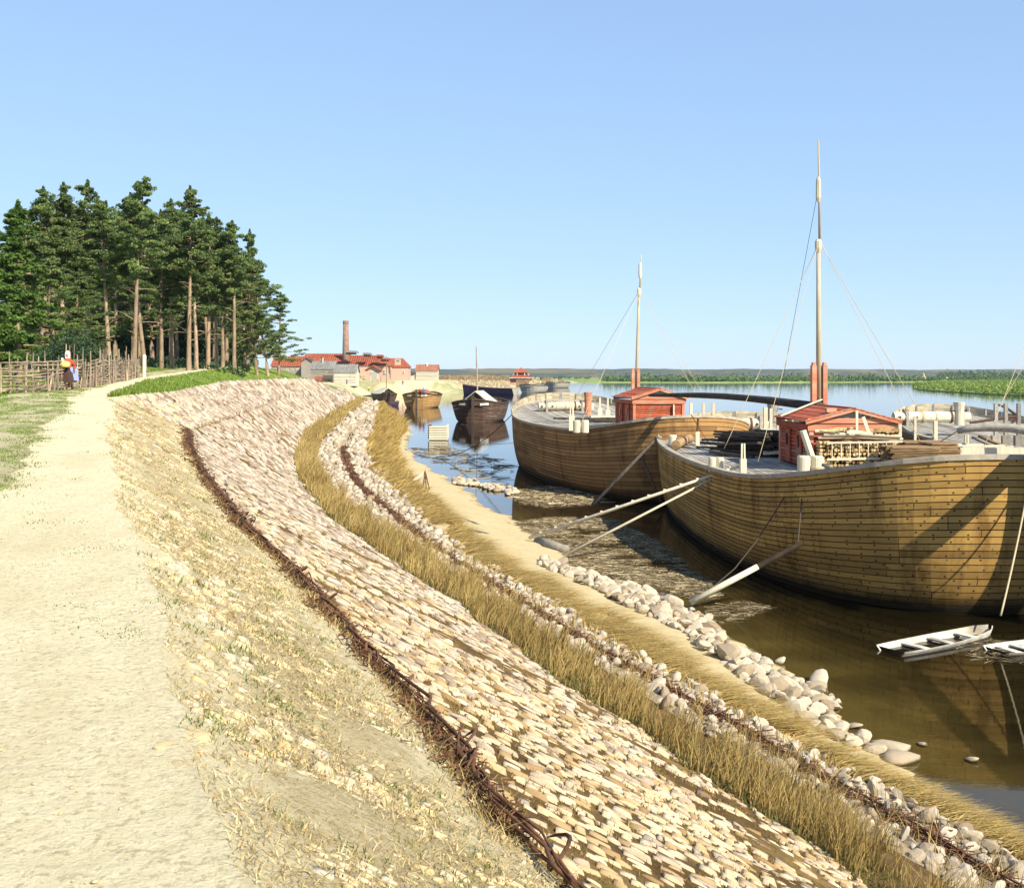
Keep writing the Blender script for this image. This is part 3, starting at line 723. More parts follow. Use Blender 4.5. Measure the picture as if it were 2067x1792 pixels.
def stonemat(name, stops, scale=5, bmp=.5, spot=None):
    m, nt, b = nmat(name); r = rnd(nt)
    c = ramp(nt, r, stops)
    n_ = texn(nt, scale, 6, .7); c = mixc(nt, mth(nt, 'MULTIPLY', ramp(nt, n_, [(.42, (0, 0, 0)), (.7, (1, 1, 1))]), .55), c, spot or (.30, .22, .13))
    nt.links.new(c, b.inputs['Base Color']); b.inputs['Roughness'].default_value = .9; b.inputs['Specular IOR Level'].default_value = .15
    bump(nt, b, texn(nt, scale * 3, 6, .7), bmp, .02); return m
m_cob = stonemat('slope_cobbles', [(0, (.22, .14, .065)), (.25, (.44, .33, .19)), (.6, (.56, .47, .33)), (.85, (.45, .36, .26)), (1, (.30, .25, .21))], 6, spot=(.34, .23, .11))
m_cobf = stonemat('pinkish_far_cobbles', [(0, (.16, .105, .07)), (.3, (.35, .285, .215)), (.65, (.49, .445, .37)), (.85, (.39, .335, .27)), (1, (.22, .17, .135))], 4, spot=(.21, .13, .08))
m_cobs = stonemat('sandy_cobbles', [(0, (.46, .34, .18)), (.5, (.60, .49, .31)), (.85, (.54, .46, .34)), (1, (.44, .39, .33))], 7, spot=(.44, .32, .16))
m_rub = stonemat('pale_rubble', [(0, (.24, .18, .12)), (.4, (.42, .36, .28)), (.8, (.52, .46, .37)), (1, (.24, .20, .17))], 8, spot=(.30, .22, .14))
m_boul = stonemat('pale_boulders', [(0, (.26, .20, .13)), (.4, (.44, .37, .27)), (.85, (.54, .47, .36)), (1, (.24, .19, .14))], 4, spot=(.26, .20, .14))

nt = m_boul.node_tree; b = nt.nodes['Principled BSDF']; ge = nt.nodes.new('ShaderNodeNewGeometry'); se = nt.nodes.new('ShaderNodeSeparateXYZ'); nt.links.new(ge.outputs['Position'], se.inputs[0])   # wet, algae stained foot of the stones
old = b.inputs['Base Color'].links[0].from_socket; nt.links.new(mixc(nt, ramp(nt, mth(nt, 'ADD', se.outputs['Z'], mth(nt, 'MULTIPLY', texn(nt, 6, 3, .6), .06)), [(.05, (1, 1, 1)), (.11, (0, 0, 0))]), old, (.06, .045, .02)), b.inputs['Base Color'])
def scatter_strip(ca, cb, y0, y1, step, jit, seed, t0=0.0, t1=1.0):
    """jittered rows over the strip between two terrain lines; step(y) metres"""
    g = np.random.default_rng(seed); xs = []; yy = []; ss = []
    y = y0; row = 0
    while y < y1:
        s_ = step(y); a = float(ca.X(y)); b_ = float(cb.X(y)); w = b_ - a; a, b_ = a + w * t0, a + w * t1
        n_ = max(1, int((b_ - a) / s_)); x = a + (np.arange(n_) + .5 * (row % 2) + .25) * (b_ - a) / n_
        x = x + g.uniform(-jit, jit, n_) * s_; yv = y + g.uniform(-jit, jit, n_) * s_
        k = (x > a) & (x < b_); xs.append(x[k]); yy.append(yv[k]); ss.append(np.full(k.sum(), s_)); y += s_ * .92; row += 1
    return np.concatenate(xs), np.concatenate(yy), np.concatenate(ss)
def lay(x, y, s_, g, flat, sink, wide=.62, lift=0.0):
    z = ground_z(x, y); e = .25
    dzx = (ground_z(x + e, y) - ground_z(x - e, y)) / (2 * e); dzy = (ground_z(x, y + e) - ground_z(x, y - e)) / (2 * e)
    k = len(x); base = s_ * .5
    sx = base * g.uniform(wide, 1.25, k); sy = base * g.uniform(wide, 1.3, k); sz = base * flat * g.uniform(.6, 1.25, k)
    pos = np.stack([x, y, z + sz * (g.uniform(-.6, .35, k) - sink) + lift], -1)
    rot = rotm(g.uniform(0, 6.28, k) * 1.0, np.arctan(dzy) + g.normal(0, .12, k), -np.arctan(dzx) + g.normal(0, .12, k))
    # tilt to the slope after turning about z
    return pos, np.stack([sx, sy, sz], -1), rot
def visible(x, y, z=3):
    return (y > 3) & (np.abs(x / np.maximum(y, .1)) < .5) & ((H - z) / np.maximum(y, .1) < .52)
g = np.random.default_rng(11)
slope_obj = [o for o in scene.objects if o.name.startswith('stone_slope')][0]
usl = [o for o in scene.objects if o.name.startswith('upper_slope')][0]
terr = [o for o in scene.objects if o.name.startswith('rubble_terrace')][0]
terr2 = [o for o in scene.objects if o.name.startswith('outer_terrace')][0]
cob, cobF = rock_variants(I2, 9, .05, 5, (1, 1, .9), facet=1); cob1, cob1F = rock_variants(I1, 6, .06, 6)
def paved(ca, cb, y0, y1, step, seed, t0, t1, top, slack=.10, lenr=(1.0, 2.1)):
    """tight courses of flat stones running down the slope; returns V (n,17,3), centre x, y"""
    g = np.random.default_rng(seed); A = []; y = y0
    while y < y1:
        s_ = float(step(y)); a = float(ca.X(y)); b_ = float(cb.X(y)); w = b_ - a; a, b_ = a + w * t0, a + w * t1; x = a
        while x < b_ - s_ * .4:
            L = s_ * g.uniform(*lenr)
            if x + L > b_: L = b_ - x
            A.append((x, y, L, s_)); x += L
        y += s_
    A = np.array(A); k = visible(A[:, 0], A[:, 1], ground_z(A[:, 0], A[:, 1])); A = A[k]; x, y, L, s_ = A.T; n_ = len(x)
    bnd = lambda xx, yy: yy + s_ * .34 * (hash2(xx / s_ * .9, yy / s_ * 7.3, 1.0, seed) - .5) * 2      # shared wavy course line
    gp = s_ * slack * .5; P_ = []
    for f in (0.06, .5, .94): xx = x + L * f; P_.append((xx, bnd(xx, y) + gp + s_ * (.10 if f != .5 else 0) * g.random(n_)))
    P_.append((x + L - gp, y + s_ * .5 + s_ * g.uniform(-.2, .2, n_)))
    for f in (.94, .5, .06): xx = x + L * f; P_.append((xx, bnd(xx, y + s_) - gp - s_ * (.10 if f != .5 else 0) * g.random(n_)))
    P_.append((x + gp, y + s_ * .5 + s_ * g.uniform(-.2, .2, n_)))
    ox = np.stack([p[0] for p in P_], 1); oy = np.stack([p[1] for p in P_], 1); cx, cy = ox.mean(1, keepdims=True), oy.mean(1, keepdims=True)
    sh = g.uniform(.60, .82, (n_, 1)) * g.uniform(.92, 1.06, (n_, 8)); ix, iy = cx + (ox - cx) * sh, cy + (oy - cy) * sh
    h = top(x, y) * s_ * g.uniform(.5, 1.35, n_); tl = g.normal(0, .10, (n_, 2))
    zo = ground_z(ox.ravel(), oy.ravel()).reshape(n_, 8) - .05; zi = ground_z(ix.ravel(), iy.ravel()).reshape(n_, 8) + h[:, None] + (ix - cx) * tl[:, :1] + (iy - cy) * tl[:, 1:]
    zc = ground_z(cx.ravel(), cy.ravel()) + h * g.uniform(1.05, 1.5, n_)
    V = np.concatenate([np.stack([ox, oy, zo], -1), np.stack([ix, iy, zi], -1), np.stack([cx[:, 0], cy[:, 0], zc], -1)[:, None]], 1)
    return V, x + L / 2, y, s_
PF = np.array([[i_, (i_ + 1) % 8, 8 + (i_ + 1) % 8] for i_ in range(8)] + [[i_, 8 + (i_ + 1) % 8, 8 + i_] for i_ in range(8)] + [[8 + i_, 8 + (i_ + 1) % 8, 16] for i_ in range(8)])
def pave(V, y, obj, near_m, far_m, ya, yb, seed=1):
    g = np.random.default_rng(seed); isf = g.random(len(y)) < np.clip((y - ya) / (yb - ya), 0, 1); o_ = np.argsort(y, kind='stable'); near = o_[:300]; rest = o_[300:]
    for i_ in near:
        me = bpy.data.meshes.new('stone'); c = V[i_].mean(0); me.from_pydata([tuple(p) for p in (V[i_] - c)], [], [tuple(int(q) for q in f) for f in PF]); me.polygons.foreach_set('use_smooth', [True] * len(PF)); q = link('stone', me, near_m, obj); q.location = tuple(c)
    for fl, m_ in ((False, near_m), (True, far_m)):
        W = V[rest[isf[rest] == fl]]; n_ = len(W)
        tag(npmesh('stone', W.reshape(-1, 3), (PF[None] + (np.arange(n_) * 17)[:, None, None]).reshape(-1, 3), m_, obj, True, {'rnd': np.repeat(g.random(n_), 17)}), kind='stuff')
step = lambda y: np.clip(.085 + y * .0030, .10, .7)
V, x, y, s_ = paved(groove, toe, 4.3, 252, step, 21, .0, 1.0, lambda x, y: np.where(y < 60, .22, .30), slack=.24, lenr=(.9, 2.6))
k = (hash2(x, y, .8, 4) * .55 + hash2(x, y, 2.3, 5) * .45 > .33) | (y > 90); k &= (g.random(len(x)) > .12); V, x, y = V[k], x[k], y[k]
print('cobbles', len(x)); pave(V, y, slope_obj, m_cob, m_cobf, 8, 30, 2)
# upper slope: finer stones almost drowned in sand
step = lambda y: np.clip(.055 + y * .0042, .07, .95)
V, x, y, s_ = paved(crest, groove, 3.2, 250, step, 22, .01, 1.0, lambda x, y: np.where(y < 45, .08, .32), slack=.24)
tt = (x - crest.X(y)) / (groove.X(y) - crest.X(y)); nz = hash2(x, y, .9, 7) * .5 + hash2(x, y, 2.6, 8) * .5
k = (((tt + .5 * (nz - .5) < .86) & (tt + .4 * (nz - .5) > .05) & (nz * .5 + .6 * g.random(len(x)) > .62)) | (y > 45)); V, x, y = V[k], x[k], y[k]
print('upper', len(x)); pave(V, y, usl, m_cobs, m_cobf, 18, 62, 3)
# loose pebbles on the path and slope
def loose(ca, cb, n_, y0, y1, r0, mat, name, label, ta=0, tb=1):
    y = y0 * (y1 / y0) ** g.random(n_); t = ta + (tb - ta) * g.random(n_); x = ca.X(y) * (1 - t) + cb.X(y) * t; r = r0 * (.4 + g.random(n_) ** 3 * 1.6) * (1 + y * .02)
    joined(name, cob1, cob1F, np.stack([x, y, ground_z(x, y) + r * .2], -1), np.stack([r * 1.3, r, r * .6], -1), rotm(g.uniform(0, 6, n_), g.normal(0, .2, n_), g.normal(0, .2, n_)), mat, label=label)
loose(pathL, pathR, 800, 3.4, 40, .006, m_cobs, 'pebbles', 'small pebbles scattered over the sandy path', -.3, 1.1)
loose(crest, groove, 1600, 3.4, 40, .010, m_cobs, 'pebbles', 'loose little stones on the sanded upper slope')
# kerb row of larger stones along the crest
y = np.cumsum(np.r_[3.3, g.uniform(.13, .34, 170)]); x = crest.X(y) + g.normal(.02, .06, len(y)); pos, scl, rot = lay(x, y, g.uniform(.10, .19, len(y)), g, .45, .75)
pth = [o for o in scene.objects if o.name.startswith('path')][0]
singles('kerb_stone', cob, cobF, pos, scl, rot, m_cobs, pth)
# rubble terrace
rv, rvF = rock_variants(I2, 8, .05, 9, (1, 1, .8), facet=1); rv1, rv1F = rock_variants(I1, 8, .06, 10, facet=1)
def rubble(ca, cb, obj, seed, t0, t1, dens, h):
    global g
    step = lambda y: np.clip(.155 + y * .0035, .15, 1.0)
    x, y, s_ = scatter_strip(ca, cb, 9, 250, step, .5, seed, t0, t1)
    k = visible(x, y, 1.2) & (g.random(len(x)) < dens); x, y, s_ = x[k], y[k], s_[k]
    pos, scl, rot = lay(x, y, s_ * g.uniform(.6, 1.7, len(x)), g, .75, -.2, wide=.5, lift=.02)
    rot = rotm(g.uniform(0, 6.3, len(x)), g.normal(0, .6, len(x)), g.normal(0, .6, len(x)))
    near = np.argsort(y)[:150]; m_ = np.zeros(len(x), bool); m_[near] = True
    singles('rubble_stone', rv, rvF, pos[m_], scl[m_], rot[m_], m_rub, obj, smooth=False)
    a = ~m_ & (y < 30); joined('rubble_stone', rv, rvF, pos[a], scl[a], rot[a], m_rub, obj, smooth=False, seed=seed)
    a = ~m_ & (y >= 30); joined('rubble_stone', rv1, rv1F, pos[a], scl[a], rot[a], m_rub, obj, smooth=False, seed=seed)
    print('rubble', len(x))
rubble(toe2, rub, terr, 31, .0, .86, .85, 1)
rubble(rub, rub2, terr2, 32, .16, 1.12, .95, 1)

# boulders at the water
bp = thing('boulder_bank', 'long heap of pale rounded boulders tipped along the water beside the right barge', 'boulders', (6, 30, 0))
bpoly = [Pz(u, v, .2) for u, v in [(1085, 1148), (1110, 1135), (1160, 1152), (1230, 1168), (1310, 1180), (1345, 1205), (1400, 1215), (1450, 1270), (1470, 1300), (1530, 1325), (1560, 1350), (1640, 1365), (1690, 1395), (1690, 1440), (1680, 1475), (1740, 1485), (1768, 1500),
     (1715, 1512), (1650, 1490), (1590, 1440), (1520, 1400), (1440, 1340), (1380, 1290), (1300, 1250), (1230, 1215), (1170, 1185)]]
bpl = [(p.x, p.y) for p in bpoly]; ba = np.array(bpl)
cand = []; g = np.random.default_rng(5)
for _ in range(14000):
    x = g.uniform(ba[:, 0].min(), ba[:, 0].max()); y = g.uniform(ba[:, 1].min(), ba[:, 1].max()); r = g.choice([.14, .19, .24, .30, .38], p=[.34, .32, .22, .10, .02])
    if not in_poly(np.array([x]), np.array([y]), bpl)[0]: continue
    if all((x - a_[0]) ** 2 + (y - a_[1]) ** 2 > ((r + a_[2]) * .63) ** 2 for a_ in cand): cand.append((x, y, r))
cand = np.array(cand); print('boulders', len(cand))
x, y, r = cand.T; z = np.maximum(ground_z(x, y), -.12) + r * (.25 + .5 * rng.random(len(r)))
bv, bvF = rock_variants(I2, 10, .03, 15, (1, 1, .85), facet=1); bvr, _ = rock_variants(I2, 6, .02, 17, (1, 1, .9))
allv = [v_ * .88 + w_ * .12 for v_, w_ in zip(bv, (bvr * 2)[:10])]
scl = np.stack([r * g.uniform(.85, 1.3, len(r)), r * g.uniform(.85, 1.2, len(r)), r * g.uniform(.65, 1.0, len(r))], -1)
rot = rotm(g.uniform(0, 6.3, len(r)), g.normal(0, .35, len(r)), g.normal(0, .35, len(r)))
o_ = np.argsort(y / r)[:290]; m_ = np.zeros(len(r), bool); m_[o_] = True
m2 = m_ & (rng.random(len(r)) < .5); singles('boulder', allv, bvF, np.stack([x, y, z], -1)[m2], scl[m2], rot[m2], m_boul, bp, smooth=False)
m2 = m_ & ~m2; singles('boulder', rv, bvF, np.stack([x, y, z], -1)[m2], scl[m2], rot[m2], m_boul, bp, smooth=False)
if (~m_).any(): joined('boulder', allv, bvF, np.stack([x, y, z], -1)[~m_], scl[~m_], rot[~m_], m_boul, bp)
# second layer on top
x2, y2 = x[::3] + .1, y[::3] + .1
# loose rocks standing in the shallows
lone = [(1800, 1512, .40, 'pointed pale boulder standing in the brown shallows off the end of the heap'), (1822, 1535, .42, 'long wedge shaped boulder lying in shallow water nearest the beach'),
        (1862, 1503, .15, 'little white rock with a twig, alone in the brown water'), (1960, 1535, .16, 'almost drowned grey rock farthest out in the brown shallows'),
        (1722, 1468, .22, 'dark stone in the water beside the lower end of the boulder heap'), (1572, 1338, .22, 'darker stone poking from the water at the outer edge of the heap'),
        (1655, 1380, .36, 'biggest flat boulder jutting into the water from the heap')]
for k, (u, v, r_, lab) in enumerate(lone):
    p = Pz(u, v, 0); V = allv[k % 10] * np.array([1.2, .8, .8]); me = bpy.data.meshes.new('boulder'); me.from_pydata([tuple(a_) for a_ in V], [], [tuple(int(q) for q in f) for f in bvF])
    me.polygons.foreach_set('use_smooth', [True] * len(me.polygons)); o = link('boulder', me, m_boul); o.location = (p.x, p.y, r_ * .12); o.scale = (r_, r_, r_ * .55); o.rotation_euler = (.1, .1 * k, .7 * k)
    tag(o, lab, 'boulder', 'rocks standing in the shallows')
# small stone spit near the farther barge
sp_ = thing('stone_spit', 'low spit of small grey stones reaching into the water before the farther barge', 'stones', tuple(Pz(960, 978, 0)))
N = 110; t = g.random(N); uu = 915 + t * 125; vv = 968 + t * 26 + g.normal(0, 3.2, N); pts = np.array([tuple(Pz(a_, b_, .05)) for a_, b_ in zip(uu, vv)]); r = g.uniform(.12, .36, N)
singles('stone', allv, bvF, pts, np.stack([r, r, r * .7], -1), rotm(g.uniform(0, 6, N), g.normal(0, .3, N), g.normal(0, .3, N)), m_boul, sp_)

# ------------------------------------------------------------------ grass
def blades(name, x, y, z, h, lean, width, mat, label, parent=None, seed=1, bend=.5, segs=3, kind='stuff', tone=None):
    """ribbon blades; lean (n,2) is the horizontal throw at the tip"""
    g = np.random.default_rng(seed); n_ = len(x); az = g.uniform(0, math.pi, n_)
    wx, wy = np.cos(az) * width / 2, np.sin(az) * width / 2
    P0 = np.stack([x, y, z], -1); rows = []
    for k in range(segs + 1):
        t = k / segs; up = h * (t - bend * t * t * .5 * np.minimum(1.3, np.hypot(*lean.T) / np.maximum(h, .01))); off = lean * (t ** 1.7)[..., None] if False else lean * (t ** 1.7)
        c = P0 + np.stack([off[:, 0], off[:, 1], up], -1); w = (1 - t * .85)
        sd = np.stack([wx * w, wy * w, np.zeros(n_)], -1); rows += [c - sd, c + sd]
    V = np.stack(rows, 1); m_ = 2 * (segs + 1); Fq = np.array([[2 * k, 2 * k + 1, 2 * k + 3, 2 * k + 2] for k in range(segs)])
    Fa = (Fq[None] + (np.arange(n_) * m_)[:, None, None]).reshape(-1, 4)
    return tag(npmesh(name, V.reshape(-1, 3), Fa, mat, parent, attrs={'rnd': np.repeat(g.random(n_) if tone is None else np.clip(tone * .75 + g.random(n_) * .35, 0, 1), m_)}), label, kind=kind)
m_straw = leafmat('dry_grass', (.20, .13, .04), (.52, .38, .14), (.70, .56, .29), .25)
m_straw2 = leafmat('bent_sedge', (.24, .15, .04), (.52, .37, .12), (.66, .50, .20), .15)
m_green = leafmat('green_grass', (.07, .12, .015), (.16, .23, .04), (.30, .32, .09), .25)
m_drys = leafmat('pale_dry_turf', (.26, .19, .08), (.46, .36, .18), (.58, .49, .29), .1)
m_moss = leafmat('ochre_moss', (.12, .075, .02), (.30, .20, .06), (.46, .34, .13), .1)
m_olive = leafmat('olive_weeds', (.07, .08, .02), (.20, .19, .05), (.34, .28, .09), .2)
g = np.random.default_rng(12)
def in_strip(ca, cb, n_, y0, y1, powy=1.0, ta=0, tb=1):
    y = y0 * (y1 / y0) ** g.random(n_) if powy == 'log' else y0 + (y1 - y0) * g.random(n_) ** powy
    t = ta + (tb - ta) * g.random(n_); x = ca.X(y) * (1 - t) + cb.X(y) * t; return x, y, t
# dry grass band on the berm
x, y, t = in_strip(toe, toe2, 30000, 9, 250, 'log', -.05, .95)
cl = hash2(x, y, 1.1, 3) * .6 + hash2(x, y, 3.0, 8) * .4; k = cl > .30 + .22 * t; x, y, t, cl = x[k], y[k], t[k], cl[k]
n_ = len(x); h = (.12 + .75 * cl) * g.uniform(.45, 1.35, n_) * np.interp(y, [9, 20, 60, 250], [.85, .95, 1.25, 1.6]); lean = np.stack([g.normal(.16, .16, n_), g.normal(.03, .16, n_)], -1) * (h / .6)[:, None]
blades('dry_grass', x, y, ground_z(x, y) - .02, h, lean, np.clip(.007 + y * .0009, .01, .2), m_straw, 'band of tall golden dry grass along the foot of the stone slope', seed=3, tone=hash2(x, y, .35, 6) * .5 + hash2(x, y, 1.8, 7) * .5)
x, y, t = in_strip(toe, toe2, 16000, 9, 250, 'log', -.12, .5)
n_ = len(x); h = g.uniform(.05, .18, n_) * np.interp(y, [9, 60, 250], [.9, 1.5, 3]); lean = g.normal(0, .12, (n_, 2))
blades('low_weeds', x, y, ground_z(x, y) - .02, h, lean, np.clip(.012 + y * .0011, .012, .25), m_olive, 'low green weeds at the root of the dry grass band', seed=4)
# sedge lying over the sand
x, y, t = in_strip(rub2, shore, 60000, 13, 240, 'log', -.05, .32); t2 = np.where((y > 60) & (g.random(len(y)) < .6), g.random(len(y)) * .85, t); x = rub2.X(y) * (1 - t2) + shore.X(y) * t2; t = t2
cl = hash2(x, y, .9, 13) * .5 + hash2(x * .6, y, 2.4, 18) * .5; k = (cl > .36) & (t < .34 * (.3 + cl) + np.interp(y, [50, 75, 160], [0, .12, .75])); k &= g.random(len(x)) < .62; x, y, cl = x[k], y[k], cl[k]
n_ = len(x); h = .32 * g.uniform(.5, 1.3, n_) * np.interp(y, [13, 40, 90, 160], [.7, 1.2, 2.6, 3.4]); lean = np.stack([g.normal(.62, .16, n_), g.normal(.05, .18, n_)], -1) * np.interp(y, [13, 40, 90, 160], [1, 1.2, 1.1, 1.2])[:, None]
blades('bent_sedge', x, y, ground_z(x, y) - .01, h, lean, np.clip(.010 + y * .0011, .012, .2), m_straw2, 'long bent sedge lying over the sand beside the rubble', seed=5, segs=4, bend=.9)
x, y, t = in_strip(groove, groove, 5000, 4.5, 70, 'log'); x = x + g.normal(-.08, .12, 5000); k = hash2(y, y * 0, 1.3, 9) > .4; x, y = x[k], y[k]; n_ = len(x)
blades('dry_strands', x, y, ground_z(x, y), g.uniform(.04, .16, n_), g.normal(0, .08, (n_, 2)), np.clip(.004 + y * .0007, .004, .05), m_straw, 'dry strands of grass caught along the wattle edging', seed=31)
# weeds on the terrace and sparse tufts on the slopes and path edge
def tufts(name, ca, cb, n_, per, y0, y1, hh, mat, label, ta=0, tb=1, spread=.09, seed=6, lean_s=.5):
    x, y, t = in_strip(ca, cb, n_, y0, y1, 'log', ta, tb); x = np.repeat(x, per) + g.normal(0, spread, n_ * per); y = np.repeat(y, per) + g.normal(0, spread, n_ * per)
    k = len(x); h = g.uniform(.4, 1.2, k) * hh; lean = g.normal(0, lean_s, (k, 2)) * h[:, None]
    blades(name, x, y, ground_z(x, y) - .005, h, lean, np.clip(.006 + y * .0007, .006, .1), mat, label, seed=seed)
tufts('grass_tufts', crest, groove, 260, 20, 4.5, 60, .045, m_green, 'small green tufts among the sanded stones of the upper slope', spread=.06)
tufts('grass_tufts', groove, toe, 4200, 11, 4.6, 120, .045, m_moss, 'short dry tufts in the joints of the cobbled slope', spread=.07, seed=7)
tufts('grass_tufts', pathL, pathR, 46, 30, 5, 30, .014, m_green, 'flat trodden weeds scattered on the sandy path', ta=.3, tb=1.05, spread=.10, seed=8)
tufts('grass_tufts', pathL, pathR, 90, 30, 4, 34, .04, m_green, 'weeds creeping in from the left verge of the path', ta=-.15, tb=.12, spread=.12, seed=9)
tufts('grass_tufts', meadow, pathL, 900, 26, 4, 60, .05, m_green, 'patchy grass on the worn verge left of the path', spread=.16, seed=10)
tufts('tall_weeds', toe2, rub2, 130, 9, 10, 40, .42, m_straw, 'thin dry stalks rising from the rubble terrace', spread=.1, seed=11, lean_s=.25)
x, y, t = in_strip(crest, groove, 48000, 3.4, 60, 'log', .0, 1); k = hash2(x, y, .7, 21) * .6 + hash2(x, y, 2.2, 22) * .4 + g.random(len(x)) * .3 > .46; x, y = x[k], y[k]; n_ = len(x)
blades('dry_turf', x, y, ground_z(x, y) + .005, g.uniform(.01, .05, n_), g.normal(0, .045, (n_, 2)) * (1 + y * .02)[:, None], np.clip(.004 + y * .0008, .005, .06), m_drys, 'short straw coloured turf matted over the upper slope', seed=33, segs=2)
x, y, t = in_strip(pathR, crest, 15000, 41, 250, 'log'); n_ = len(x)
blades('bank_grass', x, y, ground_z(x, y), g.uniform(.06, .2, n_), g.normal(0, .06, (n_, 2)), np.full(n_, .06), m_green, 'short green grass on the domed bank top', seed=13, segs=1)
y = 20 * (110 / 20) ** g.random(26000); x = meadow.X(y) - g.random(26000) ** 1.3 * 16; k = hash2(x, y, .5, 2) * .6 + hash2(x, y, 1.6, 3) * .4 > .42; x, y = x[k], y[k]; n_ = len(x)
blades('meadow_grass', x, y, ground_z(x, y) + .02, g.uniform(.05, .22, n_), g.normal(0, .06, (n_, 2)), np.clip(.01 + y * .0009, .02, .1), m_green, 'green grass along the wattle fence', seed=14, segs=1)

# ------------------------------------------------------------------ wattle edging
m_twig = M('brown_withies', (.055, .024, .014), (.17, .08, .04), 14, stretch=(1, 1, 1), vary=.3)
we = thing('wattle_edging', 'twisted brown wattle edging between the sandy upper slope and the cobbles', 'edging', tuple(Vector((float(groove.X(15)), 15, gz(float(groove.X(15)), 15)))))
yy = np.concatenate([np.arange(4.2, 30, .5), np.arange(30, 43, 1.1)])
for y_ in yy:
    x_ = float(groove.X(y_)) + random.gauss(0, .04); z_ = gz(x_, y_); r_ = .02 + y_ * .0004
    mb = MB().tube([(x_, y_, z_ - .1), (x_ + random.gauss(0, .02), y_ + random.gauss(0, .02), z_ + random.uniform(.05, .13) + y_ * .001)], [r_, r_ * .8], 6); mk('stake', mb, m_twig, we)
for s_ in range(4):
    ph0 = random.random() * 6; y0 = 4.0; pts = []; mb = None
    while y0 < 42:
        L = random.uniform(1.2, 2.6) * (1 + y0 * .02); pts = []
        a0 = random.uniform(.02, .07)
        for q in range(9):
            yq = y0 + L * q / 8; xq = float(groove.X(yq)) + .07 * math.sin(yq * 6.3 / (1 + y0 * .02) + ph0 + s_) + (s_ - 5) * .013 + .03; pts.append((xq, yq, gz(xq, yq) + .015 + a0 + .07 * math.sin(q / 8 * math.pi) * random.uniform(.3, 1) + (s_ % 3) * .015))
        r_ = random.uniform(.006, .012) * (1 + y0 * .03)
        mb = MB().tube(pts, [r_ * .7] + [r_] * 7 + [r_ * .5], 5, jit=.15); mk('withy', mb, m_twig, we, smooth=True); y0 += L * random.uniform(.75, .95)
for _ in range(34):     # thick bent roots standing out of the edging
    y_ = 4.2 * (24 / 4.2) ** random.random(); x_ = float(groove.X(y_)) + random.gauss(-.02, .05); L = random.uniform(.25, .7); sd = random.uniform(-.18, .18); up = random.uniform(.05, .16); r_ = random.uniform(.008, .015)
    pts = [(x_ + sd * math.sin(q / 6 * 3.14), y_ + L * q / 6, gz(x_, y_ + L * q / 6) + up * math.sin(q / 6 * 3.14) + .02) for q in range(7)]
    mk('root', MB().tube(pts, [r_ * .6, r_, r_, r_ * 1.1, r_, r_ * .8, r_ * .4], 6, jit=.12), m_twig, we, smooth=True)
# twiggy tangle along it
def twigs(name, x, y, z, L, az, pitch, w, mat, label, seed=1, parent=None):
    g = np.random.default_rng(seed); n_ = len(x); d = np.stack([np.cos(az) * np.cos(pitch), np.sin(az) * np.cos(pitch), np.sin(pitch)], -1) * (L / 2)[:, None]
    c = np.stack([x, y, z], -1); s_ = np.stack([-np.sin(az), np.cos(az), np.zeros(n_)], -1) * (w / 2)[:, None]; u = np.zeros((n_, 3)); u[:, 2] = w * .9
    V = np.stack([c - d - s_, c - d + s_, c - d + u, c + d - s_ * .5, c + d + s_ * .5, c + d + u * .5], 1); Fq = np.array([[0, 1, 4, 3], [1, 2, 5, 4], [2, 0, 3, 5]])
    Fa = (Fq[None] + (np.arange(n_) * 6)[:, None, None]).reshape(-1, 4)
    return tag(npmesh(name, V.reshape(-1, 3), Fa, mat, parent, attrs={'rnd': np.repeat(g.random(n_), 6)}), label, kind='stuff')
n_ = 4200; y = 4 * (46 / 4) ** g.random(n_); k = hash2(y, y * 0, 1.7, 4) > .35; y = y[k]; n_ = len(y); x = groove.X(y) + g.normal(-.04, .09, n_) * (1 + y * .006) * (.5 + 1.2 * hash2(y, y * 0, 1.7, 4))
twigs('twig', x, y, ground_z(x, y) + g.uniform(.0, .09, n_), g.uniform(.03, .13, n_) * (1 + y * .015), g.uniform(0, 6.3, n_), g.normal(.1, .35, n_), .006 + y * .0009, m_twig, None, 2, we)
# second, broken line in the rubble
we2 = thing('wattle_edging', 'broken brown line of sticks running through the middle of the rubble terrace', 'edging', tuple(Vector((float(rub.X(20)), 20, 1.2))))
for y_ in np.concatenate([np.arange(12, 40, .9), np.arange(40, 120, 3)]):
    x_ = float(rub.X(y_)) + .1; z_ = gz(x_, y_); mb = MB().tube([(x_, y_, z_ - .1), (x_ + random.gauss(0, .02), y_, z_ + random.uniform(.12, .26))], .035 + y_ * .0003, 7); mk('stake', mb, m_grey if random.random() < .6 else m_twig, we2)
y0 = 12
while y0 < 95:
    L = random.uniform(1.5, 3) * (1 + y0 * .01)
    for s_ in range(2):
        pts = [(float(rub.X(y0 + L * q / 4)) + .05 + s_ * .04 + random.gauss(0, .02), y0 + L * q / 4, gz(float(rub.X(y0 + L * q / 4)) + .05, y0 + L * q / 4) + .08 + .04 * s_) for q in range(5)]
        mk('withy', MB().tube(pts, .012 + y0 * .0004, 5, jit=.2), m_twig, we2)
    y0 += L * .9
n_ = 2600; y = 11 * (95 / 11) ** g.random(n_); x = rub.X(y) + g.normal(.08, .12, n_)
twigs('twig', x, y, ground_z(x, y) + g.uniform(.0, .14, n_), g.uniform(.1, .5, n_) * (1 + y * .006), g.uniform(0, 6.3, n_), g.normal(.1, .3, n_), .008 + y * .0008, m_twig, None, 3, we2)

